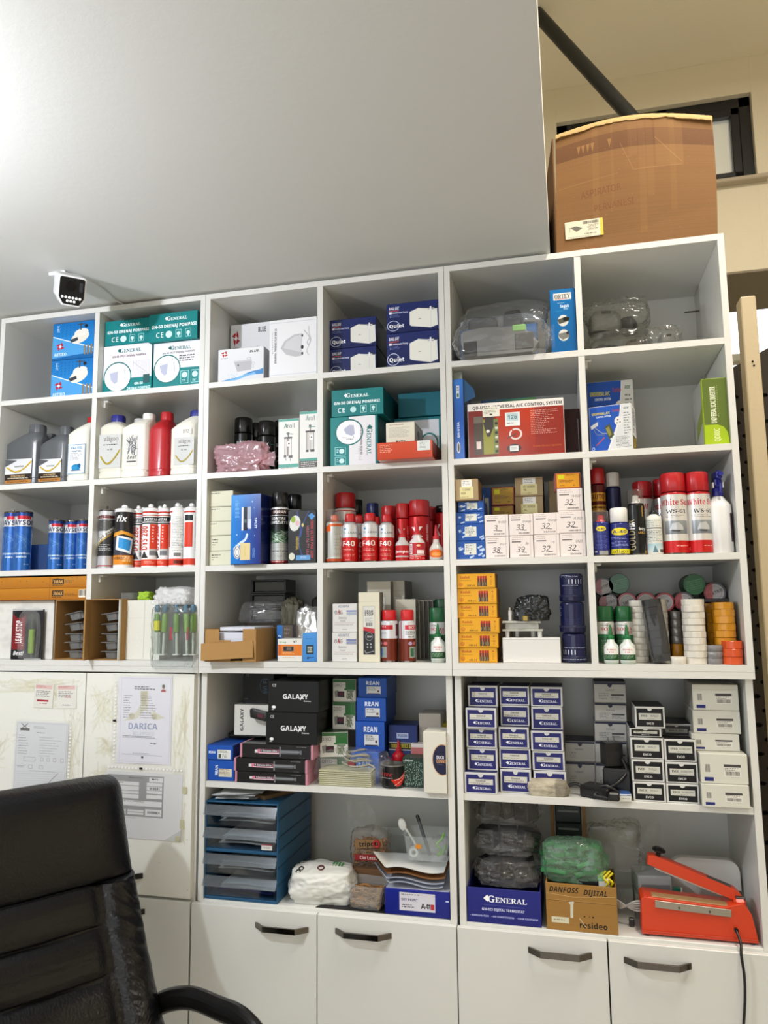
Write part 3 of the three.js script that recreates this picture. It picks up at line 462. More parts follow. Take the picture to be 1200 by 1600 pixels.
{
const yson=cell(150,330,(g)=>{g.grad(0,0,1,1,[[0,'#1c3f86'],[0.12,'#1d4c9c'],[0.3,'#2a66b8'],[1,'#2467b4']]);g.r(0,0.07,1,0.17,'#dfe3ea');g.r(0.3,0.06,0.5,0.06,'#c5283a');g.t('DAYSON',0.5,0.175,0.12,'#16284e',{fit:1.1});for(let i=0;i<14;i++)g.cv([[rr(0,1),rr(0.3,0.45)],[rr(0,1),rr(0.5,0.6)],[rr(0,1),rr(0.6,0.9)]],'rgba(160,190,230,.35)',2);g.t('polyurethane',0.5,0.7,0.05,'#eaf2fc',{fit:0.8}).t('sealant',0.5,0.76,0.05,'#eaf2fc',{fit:0.45});g.small(0.6,0.88,0.3,0.03,1,'#dfe8f4');});
const y2=(lab,u,v,vc,z)=>cartridge('foil_cartridge',lab,'sealant','blue foil cartridges',{y:S3,z,u,v,vc,c:yson,kind:'foil',foil:true});
y2('leftmost tall blue foil cartridge, cut by the picture edge',[2,24.5],797,803,-0.022);
y2('tall blue foil cartridge, second from the left',[25,48],797,802,-0.015);
y2('blue foil cartridge right of the translucent blue tub',[78,99],809,815,-0.03);
y2('blue foil cartridge tucked behind its neighbours',[96,112],812,816,-0.1);
y2('blue foil cartridge, second from the divider',[103,121.5],811,816,-0.03);
y2('blue foil cartridge right against the divider',[121,139],810,815,-0.03);
const tub=M(0x9cc4f0,0.15,{transmission:0.9,thickness:0}),p=at(44,870,-0.1),q=at(78,870,-0.1),g=new THREE.Group(),w=q.x - p.x,h=topY(58,851,-0.1)- S3;
mesh(merge([slab(-w/2,w/2,0,0.003,-0.12,0),slab(-w/2,w/2,0.003,h,-0.003,0),slab(-w/2,w/2,0.003,h,-0.12,-0.117),slab(-w/2,-w/2+0.003,0.003,h,-0.117,-0.003),slab(w/2 - 0.003,w/2,0.003,h,-0.117,-0.003),slab(-0.002,0.002,0.003,h*0.98,-0.117,-0.003)]),tub,'tub_body',g);
g.position.set((p.x+q.x)/2,S3+0.0003,-0.1);put(g,'tub','translucent blue plastic tub between the blue foil cartridges','container');
const sil=cell(150,300,(g)=>{g.grad(0,0,1,1,[[0,'#d8d8da'],[1,'#b9babc']]);g.r(0,0.08,1,0.05,'#6a2a26').small(0.15,0.1,0.7,0.02,1,'#eee');g.r(0,0.15,1,0.2,'#5a5a58');g.specks(200,['#888','#444','#aaa'],0.5,6);g.p([[0,0.5],[1,0.22],[1,0.3],[0,0.6]],'#e8e6e0').p([[0,0.6],[1,0.3],[1,0.33],[0,0.64]],'#b99a4a');g.p([[0,0.64],[1,0.33],[1,0.78],[0,0.78]],'#3a3a3c');g.t('Tek 8020',0.5,0.42,0.09,'#222',{rot:-0.42,fit:0.9});g.small(0.15,0.58,0.6,0.12,4,'#ddd');g.r(0,0.8,1,0.2,'#c4c4c6').r(0,0.94,1,0.02,'#a02030');});
cartridge('foil_cartridge','grey and white metal cartridge at the left of the sealant row','sealant','silver cartridges',{y:S3,z:-0.015,u:[150,171],v:791,vc:800,c:sil,kind:'metal',foil:true});
cartridge('foil_cartridge','second grey metal cartridge hidden behind the first','sealant','silver cartridges',{y:S3,z:-0.08,u:[162,183],v:793,vc:801,c:sil,kind:'metal',foil:true});
const fix=cell(150,320,(g)=>{g.bg('#232022').r(0,0,1,0.04,'#e6e6e4');g.t('fix',0.4,0.16,0.14,'#f4f4f4',{fit:0.5,it:'italic'});g.p([[0,0.42],[0.45,0.36],[1,0.44],[1,0.5],[0.5,0.42],[0,0.48]],'#e39a2c');g.r(0,0.48,1,0.3,'#3b3e48');g.p([[0.28,0.44],[0.86,0.5],[0.78,0.76],[0.24,0.68]],'#f2f2f2').p([[0.36,0.48],[0.78,0.53],[0.72,0.71],[0.34,0.65]],'#2a8fd0');g.r(0,0.78,1,0.16,'#e08a20');g.t('HYBRID',0.36,0.83,0.06,'#201c18',{fit:0.4});g.small(0.5,0.8,0.4,0.1,3,'#fbe6c0');g.r(0,0.94,1,0.06,'#ececea');});
cartridge('sealant_cartridge','black and orange sealant cartridge with a blue window picture','sealant',undefined,{y:S3,z:-0.012,u:[181,208],v:789.5,vc:798,c:fix});
const dys=cell(150,300,(g)=>{g.bg('#f0efec').r(0,0.04,1,0.03,'#c23a30').r(0,0.1,1,0.015,'#c23a30');g.r(0,0.135,1,0.08,'#2a2c30').t('DAYSTAR',0.52,0.176,0.07,'#f4f4f4',{fit:0.85});g.r(0,0.235,1,0.02,'#2a2c30');g.r(0.5,0.26,0.42,0.42,'#d6402a').small(0.58,0.3,0.1,0.3,6,'#f6d8d0');g.t('DYS 280',0.27,0.5,0.21,'#c22a1e',{rot:-Math.PI/2,fit:0.42});g.r(0.5,0.68,0.42,0.12,'#b9b9b6');g.p([[0.1,0.84],[0.3,0.72],[0.46,0.84]],'#2a2a2a').r(0.5,0.72,0.36,0.07,'#77787a');g.r(0,0.86,1,0.11,'#d8432c').small(0.3,0.89,0.4,0.05,2,'#f4c8b8');g.r(0,0.97,1,0.03,'#f0efec');});
const back=cell(150,300,(g)=>{g.bg('#f0efec').r(0,0.04,0.3,0.03,'#c23a30');g.r(0.0,0.11,0.2,0.1,'#2a2c30').r(0,0.24,0.2,0.42,'#d6402a');g.small(0.3,0.14,0.55,0.6,22,'#9aa29c');g.r(0.4,0.76,0.3,0.06,'#777');g.r(0,0.86,1,0.11,'#d8432c').r(0.4,0.885,0.5,0.06,'#6a2018');});
for(const[lab,u,v,vc,z,c,turn]of[
['white and red sealant cartridge next to the orange window cartridge',[207.5,225],790.5,799,-0.06,dys,0.35],['white and red sealant cartridge with its large red lettering facing straight out',[224,247],788,797,-0.012,dys,0],
['white and red sealant cartridge turned so that only its red panel shows',[248,266],788.5,797,-0.03,dys,-0.55],['white and red sealant cartridge showing grey fine print, second from the right',[266.5,288],786.5,796,-0.015,back,0],
['white and red sealant cartridge at the right end against the panel',[288.5,310],786.5,796,-0.015,back,1.2],['white sealant cartridge hidden in the second row, left',[214,234],792.5,801,-0.13,dys,0],['white sealant cartridge hidden in the second row, middle',[240,260],791,800,-0.13,dys,0],['white sealant cartridge hidden in the second row, right',[272,292],789,799,-0.13,dys,0]])cartridge('sealant_cartridge',lab,'sealant','white and red sealant cartridges',{y:S3,z,u,v,vc,c,turn});
}
const board=plastic('#a9804c',0.85),kraft=M(0xa87f49,0.85,{bumpMap:fine,bumpScale:0.0002}),kraftIn=M(0x8a6334,0.9),greyTray=M(0x6e6e6c,0.4),whiteBoard=M(0xdcdbd2,0.6);
function openBox(name,label,o){
const{x0,x1,y,h,z0,z1,m=kraft,t=0.003,top=true}=o,g=new THREE.Group(),w=x1 - x0,P=(geo,n,mm)=>mesh(geo,mm??m,n,g);
P(slab(0,w,0,t,z0,z1),'carton_floor');P(slab(0,t,t,h,z0,z1),'carton_side');P(slab(w - t,w,t,h,z0,z1),'carton_side');P(slab(t,w - t,t,h,z0,z0+t),'carton_back');if(top)P(slab(t,w - t,h - t,h,z0+t,z1),'carton_top');
g.position.set(x0,y+0.0003,0);put(g,name,label,'box',o.group);return g;
}
{
const zc=-0.005,wx0=at(-40,985,zc).x,wx1=at(83,985,zc).x,wtop=topY(40,938,zc);
const wc=carton('white_carton','plain white carton under the orange cartons, blister pack leaning on it','box',undefined,{y:S4,z:zc - 0.02,u:[-60,83],v:938.5,vm:985,d:0.3,base:'#dcdad2',faces:{f:cell(40,40,(g)=>g.bg('#dfddd5').specks(60,['#cfcdc4'],0.5,4))},kind:'matte'});
const bx0=at(83.5,985,0.006).x,bx1=at(131,985,0.006).x,cx0=bx1+0.001,cx1=at(190,985,0.03).x,bh=topY(110,937,0.006)- S4;
const b1=openBox('tray_carton','left brown carton open in front, stacked with grey trays',{x0:bx0,x1:-0.4125,y:S4,h:bh,z0:-0.25,z1:0.0,group:'brown cartons with grey trays'});
const dv=-0.3955;
const b2=openBox('tray_carton','right brown carton open in front, its flap sticking out past the divider',{x0:dv+0.004,x1:at(190,985,0).x - 0.002,y:S4,h:bh,z0:-0.25,z1:0.0,group:'brown cartons with grey trays'});
{const f=at(131.5,985,0.05).x -(dv+0.0045);mesh(slab(0,0.003,0.002,bh,0,Math.hypot(f,0.05)),kraft,'flap',b2).rotation.y=Math.atan2(f,0.05);}
mesh(slab(0,0.003,0.002,bh*0.99,0.0005,0.012),whiteBoard,'flap',b2).position.x=at(190,985,0).x - dv - 0.0095;
// stacks of grey plastic trays, slightly fanned
const tray=()=>{const g=new THREE.Group();mesh(slab(-0.036,0.036,0.022,0.0245,-0.1,0.004,0.001),greyTray,'rim',g);mesh(loft([{y:0,a:0.022,c:0.03,z:-0.035,n:6},{y:0.0225,a:0.026,c:0.034,z:-0.035,n:6}]),greyTray,'pocket',g);mesh(loft([{y:0.001,a:0.01,c:0.02,x:0.024,z:-0.03,n:2.4},{y:0.0225,a:0.0105,c:0.024,x:0.0245,z:-0.03,n:2.4}]),greyTray,'cup',g);return g;};
for(const[bx,w,n,who]of[[bx0,-0.4125 - bx0,5,'left'],[dv+0.004,at(190,985,0).x - 0.006 - dv,5,'right']]){
let y=S4+0.004;
for(let i=0;i<n;i++){const t=tray(),tilt=[0.02,0.06,0.02,0.12,0.2][i]*(who==='left'?1:0.7);t.position.set(bx+w - 0.045,y+0.0362*Math.sin(tilt),-0.012);t.rotation.z=tilt;t.scale.set(0.9,1,1);put(t,'plastic_tray',ord(n - 1 - i,n)+' grey plastic tray in the '+who+' brown carton','tray','grey trays in the brown cartons');y+=0.0275+0.066*Math.max(0,Math.sin([0.02,0.06,0.02,0.12,0.2][i+1]??0)- 0)*0.35;}
}
const box3=at(192,985,-0.03).x,box4=at(243,985,-0.03).x;
const pc=carton('white_carton','plain white carton of square faces beside the right brown carton, tub on top','box',undefined,{y:S4,z:-0.03,u:[195,250],v:937.5,vm:985,d:0.28,base:'#dedcd2',faces:{f:cell(120,180,(g)=>{g.bg('#dedcd0');g.l([[0.55,0.02],[0.55,0.98]],'#b9b7aa',2);g.l([[0,0.3],[1,0.3]],'#cfcdc0',1);g.specks(80,['#d2d0c4','#e8e6dc'],0.6,3);})},kind:'matte'});
// orange flat cartons on top
const orange='#b9761e',max=(n)=>cell(420,54,(g)=>{g.grad(0,0,1,1,[[0,'#bd7d22'],[1,'#a9681a']]).r(0.62,0.0,0.006,1,'#8c5716').r(0.65,0.2,0.12,0.5,'#33241c').t('3MAX',0.71,0.46,0.42,'#e3b26a',{fit:0.1});g.small(0.65,0.76,0.12,0.14,1,'#2c1c10');if(n)g.specks(60,['#4a4038','#888070'],0.7,5).small(0.78,0.35,0.12,0.3,2,'#5a4c40');else g.small(0.78,0.5,0.14,0.2,2,'#4a2c10').r(0.93,0.15,0.07,0.7,'#e6e0d0').bars(0.935,0.2,0.06,0.5,'#333');});
const y0=Math.max(wc.top,S4+bh+0.0005);
const o1=carton('flat_carton','lower of two flat orange cartons lying on the white carton','box','flat orange cartons',{y:y0,z:-0.004,u:[-14,134],v:919,vm:928,d:0.2,base:orange,faces:{f:max(0)}});
carton('flat_carton','upper of two flat orange cartons, a dark smudge on its label','box','flat orange cartons',{y:o1.top,z:-0.004,u:[-12,135],v:901.5,vm:910,d:0.2,base:orange,faces:{f:max(1)}});
// blister pack with syringe
const bl=cell(120,210,(g)=>{g.bg('#c9c9c6').r(0,0.02,1,0.96,'#2b2b2d');g.r(0.02,0.1,0.42,0.9,'#7c1c22').r(0.02,0.8,0.42,0.2,'#17171a').o(0.24,0.1,0.07,'#17171a',1.4);g.t('LEAK STOP',0.24,0.45,0.16,'#f2f2f2',{rot:-Math.PI/2,fit:0.46}).t('Best!',0.24,0.88,0.11,'#fff',{fit:0.34,it:'italic'});g.small(0.34,0.55,0.06,0.2,5,'#c8a0a0');});
const bp=carton('blister_pack','leak stopper blister pack with a red card and green filled syringe','pack',undefined,{y:S4,z:-0.004,u:[18,66],v:952,vm:990,d:0.008,base:'#2a2a2c',faces:{f:bl},b:0.0006});
{const[w,h]=bp.userData.size,green=M(0x86a81c,0.25),cl=film(0xf0f4f0,0.08);const sx=w*0.22;
mesh(tr(lathe([[0,h*0.12],[0.0095,h*0.13],[0.0095,h*0.6],[0,h*0.6]]),sx,0,0.008),green,'green_liquid',bp);
mesh(tr(lathe([[0.0025,h*0.03],[0.003,h*0.1],[0.0112,h*0.13],[0.0112,h*0.9],[0.015,h*0.905]]),sx,0,0.008),cl,'syringe_barrel',bp);
mesh(tr(crumple(w*0.72,h*0.98,0.02,3,0.05,2,8),w*0.14,0.004,0.009),film(0xffffff,0.05),'blister',bp);}
// tub and green bits above
const tb=at(188,930,-0.07),tt=new THREE.Group(),cl2=M(0xcfd2ce,0.12,{transmission:0.8,thickness:0});
mesh(merge([loft([{y:0,a:0.02,c:0.03,n:6},{y:0.024,a:0.022,c:0.033,n:6},{y:0.025,a:0.026,c:0.036,n:6}],30,false),slab(-0.02,0.02,0,0.001,-0.03,0.03)]),cl2,'tub_body',tt);tt.position.set(at(206,930,-0.08).x,pc.top+0.0003,-0.075);put(tt,'clear_tub','small clear plastic tub on the white carton','container');
const gp=new THREE.Group(),lime=M(0x9abf2a,0.5);mesh(crumple(0.05,0.03,0.05,4,0.25,2.5),lime,'crumpled_film',gp);gp.position.set(at(228,925,-0.07).x,pc.top+0.0003,-0.075);put(gp,'green_wrapper','crumpled lime green wrapper beside the small clear tub','wrapper');
// hanging bag of dye syringes under bubble film
const bx=at(270,925,0).x;
const bub=new THREE.Group(),bm=M(0xffffff,0.45,{transmission:0.7,thickness:0,side:THREE.DoubleSide});mesh(crumple(0.13,0.06,0.1,9,0.12,2.2),bm,'film',bub);
const bubbles=[];for(let i=0;i<42;i++){const t=i/42;bubbles.push(new THREE.SphereGeometry(0.0085,10,6,0,Math.PI*2,0,Math.PI/2).rotateX(Math.PI/2 - 0.5).translate(-0.055+(i%8)*0.015+((i/8|0)%2)*0.008,0.008+(i/8|0)*0.0085,0.045 -(i/8|0)*0.006));}
const bs=mesh(merge(bubbles),bm,'bubbles',bub);bs.userData.kind='stuff';
bub.position.set(bx - 0.006,at(270,945,0).y,-0.035);put(bub,'bubble_wrap','folded clear bubble wrap on top of the green dye syringes','bubble wrap');
for(const[i,[u,lean,z]]of[[246,0.02,0.012],[258,-0.03,0.016],[276,0.03,0.012],[291,0.05,0.014],[302,0.02,0.008]].entries()){
const p=at(u,960,z),s=new THREE.Group(),cl=film(0xeef2ee,0.1);
mesh(lathe([[0,-0.052],[0.0085,-0.052],[0.009,0],[0.006,0.006],[0,0.006]]),M(i%2?0x7aa522:0x6d9a1d,0.35),'green_dye',s);
mesh(lathe([[0.0115,-0.12],[0.011,-0.118],[0.0105,0.008],[0.004,0.014],[0.003,0.026]]),cl,'barrel',s);
mesh(lathe([[0,0.012],[0.008,0.012],[0.009,0.02],[0.0065,0.034],[0,0.034]]),M(0x4a6f86,0.35),'blue_cap',s);
mesh(lathe([[0,-0.122],[0.013,-0.122],[0.013,-0.119],[0.004,-0.119],[0.004,-0.054],[0,-0.054]]),M(0xdadcd6,0.3),'plunger',s);
if(i===0)mesh(lathe([[0.0108,-0.046],[0.0112,-0.03],[0.0108,-0.016]]),M(0xd8d020,0.4),'yellow_label',s,'yellow label');
if(i===2||i===4)mesh(tr(blocks(0.008,0.04,0.001),-0.014,-0.075,0.012),M(0xb0182a,0.5),'red_tag',s,'red tag');
s.position.set(p.x,p.y - 0.004,z);s.rotation.z=lean;put(s,'dye_syringe',['green dye syringe with a yellow label, leftmost in the hanging bag','green dye syringe, second from the left in the hanging bag','green dye syringe, middle one in the hanging bag','green dye syringe, fourth in the hanging bag','green dye syringe, rightmost and nearest the panel'][i],'syringe','green dye syringes');
}
const hang=crumple(0.155,0.2,0.045,12,0.16,2.4,16);const hg=new THREE.Group();mesh(hang,film(0xf4f6f6,0.1),'bag_film',hg);hg.position.set(at(272,1000,0.012).x,at(272,1044,0.02).y,0.02);put(hg,'plastic_bag','clear bag with dye syringes hanging over the shelf edge','bag');
}
// ================= middle unit, upper =================
{
const unit=(g,x,y,s)=>{g.p([[x,y],[x+0.42*s,y - 0.02],[x+0.4*s,y+0.3*s],[x+0.08*s,y+0.33*s]],'#b5b4b8').r(x,y - 0.02,0.42*s,0.035,'#c9c8cc');g.o(x+0.1*s,y+0.12*s,0.025,'#555').ring(x+0.35*s,y - 0.06,0.045,'#999',2).ring(x+0.45*s,y+0.1,0.04,'#aaa',2).ring(x+0.44*s,y+0.2,0.03,'#aaa',2);};
const blue=(low)=>cell(230,190,(g)=>{g.grad(0,0,1,1,[[0,'#e3e3e5'],[1,'#d6d7da']]);emblem(g,0.14,low?0.14:0.2,low?0.1:0.12,'#b81c28');g.t('ARTIKO',0.14,low?0.27:0.35,0.05,'#777',{fit:0.16});g.t('BLUE',0.79,low?0.12:0.1,0.1,'#1c1c1e',{fit:0.2,it:low?'italic':''});unit(g,0.35,low?0.4:0.45,0.95);if(low){g.cv([[0.1,0.98],[0.25,0.94],[0.5,0.9],[0.7,0.76],[1,0.72]],'#2b7fc0',9).cv([[0.12,1],[0.4,0.95],[0.65,0.82],[1,0.8]],'#6fb0de',12).p([[0.8,0.76],[1,0.66],[1,0.84],[0.85,0.84]],'#3d86c4');for(let i=0;i<12;i++)g.o(rr(0.2,0.45),rr(0.78,0.92),0.012,'#9fc4e2');}});
const cart=(lab,u,v,z,c,d=0.16)=>carton('pump_carton',lab,'box','white pump cartons',{y:S1,z,u,v,d,base:'#dcdcde',faces:{f:c,r:'#b7b7b9'},kind:'gloss'});
const back=cart('white carton with a red emblem and grey pump picture, standing behind a shorter one',[360,423],505,-0.14,blue(false),0.2);
cart('short white carton with a blue water splash, in front at the shelf edge',[341,412],543.5,-0.012,blue(true),0.12);
const heart=cell(210,270,(g)=>{g.bg('#e6e6e8').l([[0,0.05],[1,0.05]],'#c4c4c8',2).l([[0,0.96],[1,0.96]],'#c0c0c4',2);g.p([[0.24,0.5],[0.32,0.38],[0.52,0.28],[0.7,0.27],[0.68,0.66],[0.56,0.67],[0.36,0.62]],'#bdbdc1').p([[0.3,0.5],[0.36,0.4],[0.54,0.31],[0.69,0.3],[0.67,0.6]],'#cfcfd2');for(const[y,r]of[[0.31,0.022],[0.51,0.035],[0.62,0.025]])g.o(0.7,y,r,'#222',0.6);g.cv([[0.74,0.22],[0.84,0.32],[0.88,0.42],[0.82,0.5],[0.8,0.42],[0.86,0.36]],'#b0b0b4',4).cv([[0.84,0.16],[0.84,0.3],[0.9,0.4],[0.78,0.58],[0.84,0.66]],'#bcbcc0',4);g.t('17.000 BTU DRENAJ POMPASI',0.13,0.45,0.045,'#2a2a2c',{rot:Math.PI/2,fit:0.66});g.small(0.06,0.2,0.02,0.4,12,'#aaa');});
cart('large white carton with a grey heart shaped pump and a coiled cable picture',[421,495],497.5,-0.01,heart,0.2);
const quiet=cell(250,170,(g)=>{g.grad(0,0,1,1,[[0,'#1d2a66'],[1,'#141f52']]);g.t('VALUE',0.14,0.16,0.14,'#f0f0f4',{fit:0.2,it:'italic'}).r(0.05,0.235,0.19,0.025,'#c8553a');g.r(0.05,0.28,0.05,0.07,'#e8e8f0').t('Condensate Pump',0.26,0.315,0.07,'#e8e8f4',{fit:0.32});g.small(0.06,0.38,0.22,0.1,3,'#7d88b8');g.ring(0.13,0.76,0.17,'#d4dcf2',3).t('Quiet',0.195,0.77,0.17,'#fff',{fit:0.3});g.p([[0.45,0.33],[0.62,0.22],[0.98,0.3],[0.99,0.86],[0.85,0.93],[0.48,0.82],[0.45,0.78]],'#e8e7de').l([[0.86,0.31],[0.86,0.92]],'#cfcec4',2).l([[0.62,0.22],[0.86,0.31],[0.99,0.3]],'#d8d7ce',2);g.p([[0.8,0.3],[0.9,0.22],[0.98,0.26],[0.9,0.31]],'#22263a').r(0.84,0.2,0.03,0.14,'#eee').r(0.8,0.26,0.12,0.03,'#eee');g.r(0.62,0.58,0.05,0.02,'#8a8a84');});
for(const[nm,u0,u1,vs,z]of[['left',515,588,[543,497],-0.07],['right',603.5,685,[518,471.5],-0.016]]){
let y=S1;
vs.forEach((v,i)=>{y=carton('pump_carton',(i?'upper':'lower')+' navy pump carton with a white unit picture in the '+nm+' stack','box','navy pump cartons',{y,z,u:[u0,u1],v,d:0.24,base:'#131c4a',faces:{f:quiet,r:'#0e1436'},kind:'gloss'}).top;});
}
}
{
const bax=cell(150,240,(g)=>{g.bg('#0d0e0e');g.t('BAX',0.42,0.2,0.11,'#dfe2e2',{fit:0.5}).r(0.62,0.19,0.2,0.015,'#3c7a58');g.small(0.3,0.45,0.4,0.05,1,'#999');g.small(0.3,0.56,0.4,0.05,1,'#aaa').o(0.5,0.75,0.06,'#1f7a3a');});
for(const[lab,u,v,vc,z]of[['black spray can behind the pink bag, nearest the left panel',[367,394],654,678,-0.13],['black spray can behind the pink bag, right of the first',[404,430],659,682,-0.1],['black spray can hidden in the gap between the two front ones',[391,409],662,685,-0.22],['black spray can beside the smaller white and green carton',[429,450],658,682,-0.18]])sprayCan('spray_can',lab,'spray can','black spray cans',{y:S2,z,u,v,vc,c:bax,cap:blackGloss,capR:0.98,kind:'gloss'});
const roll=cell(150,300,(g)=>{g.bg('#e4e3de').r(0,0,1,0.045,'#4f9e90').r(0,0.9,1,0.07,'#4f9e90').small(0.1,0.975,0.8,0.025,1,'#a0605a');g.t('Aroll',0.54,0.14,0.13,'#3c4744',{fit:0.55,b:''}).l([[0.28,0.17],[0.37,0.09],[0.42,0.17]],'#3c8a78',3);const k='#57544f';g.r(0.42,0.27,0.12,0.05,k).l([[0.4,0.29],[0.72,0.31]],'#6b8a80',4).r(0.46,0.31,0.06,0.06,'#777');g.r(0.28,0.36,0.4,0.035,'#4a4542');for(const x of[0.3,0.45,0.5,0.62])g.r(x,0.39,0.035,0.36,x>0.4&&x<0.55?'#55504c':'#8d8580');g.r(0.36,0.39,0.07,0.36,'#cfc6c0').r(0.44,0.45,0.16,0.1,'#f4f4f2').r(0.48,0.48,0.08,0.03,'#444');g.r(0.27,0.72,0.12,0.05,'#4a4542').r(0.5,0.73,0.2,0.05,'#4a4542').r(0.36,0.78,0.04,0.05,'#999').r(0.57,0.79,0.04,0.05,'#999');});
const roll2=cell(150,300,(g)=>{g.bg('#e4e3de').r(0,0,1,0.045,'#4f9e90').r(0,0.83,1,0.045,'#4f9e90').r(0,0.875,1,0.125,'#55524e').small(0.08,0.89,0.9,0.1,3,'#e8e6e0');g.t('Aroll',0.6,0.12,0.11,'#333c3a',{fit:0.58,b:''}).l([[0.32,0.15],[0.42,0.07],[0.47,0.15]],'#3c8a78',3);g.r(0.5,0.24,0.12,0.05,'#57544f').l([[0.5,0.27],[0.84,0.28]],'#5b9486',4).r(0.54,0.28,0.06,0.06,'#777');g.r(0.32,0.34,0.5,0.035,'#4a4542');for(const x of[0.36,0.55,0.64,0.74])g.r(x,0.37,0.035,0.32,'#6d6762');g.r(0.4,0.37,0.13,0.32,'#cfc6c0').r(0.55,0.42,0.16,0.09,'#f4f4f2').r(0.6,0.45,0.07,0.025,'#444');g.r(0.34,0.68,0.14,0.04,'#4a4542').r(0.58,0.68,0.22,0.04,'#4a4542');});
carton('valve_carton','smaller tall white carton with green bands and a filter picture','box','tall white filter cartons',{y:S2,z:-0.014,u:[435,467],v:654,d:0.09,base:'#d9d8d3',faces:{f:roll,t:'#4f9e90'},kind:'satin'});
carton('valve_carton','taller white carton with green bands, right against the divider','box','tall white filter cartons',{y:S2,z:-0.014,u:[468,501],v:642,d:0.09,base:'#d9d8d3',faces:{f:roll2,t:'#4f9e90'},kind:'satin'});
const pinkFilm=M(0xe7bcc4,0.18,{transmission:0.6,thickness:0,side:THREE.DoubleSide}),p=at(372,720,0),w=at(424,720,0).x - at(323,720,0).x;
bag('pink_bag','tied pinkish plastic bag at the front of the shelf left of the white cartons',{w:w*0.94,h:topY(372,688,-0.02)- S2,d:0.1,s:21,amp:0.24,f:2.6,det:18,x:Math.max(p.x - 0.005,0.02+w*0.47),y:S2,z:-0.035,mat:pinkFilm,tail:[w*0.4,0.034,0.03,0.07,0.05]});
const hose=new THREE.Group();mesh(tube([[-0.05,0.03,0],[-0.02,0.06,0.01],[0.03,0.045,-0.01],[0.04,0.02,0.01],[0,0.018,0.015],[-0.045,0.02,-0.01],[-0.03,0.045,-0.015],[0.02,0.06,0]],0.011,60,10),M(0x8c5560,0.5),'hose_body',hose);hose.scale.setScalar(0.8);hose.position.set(Math.max(p.x - 0.02,0.1),S2,-0.04);put(hose,'coiled_hose','coiled dull pink hose inside the pinkish bag','hose');
}
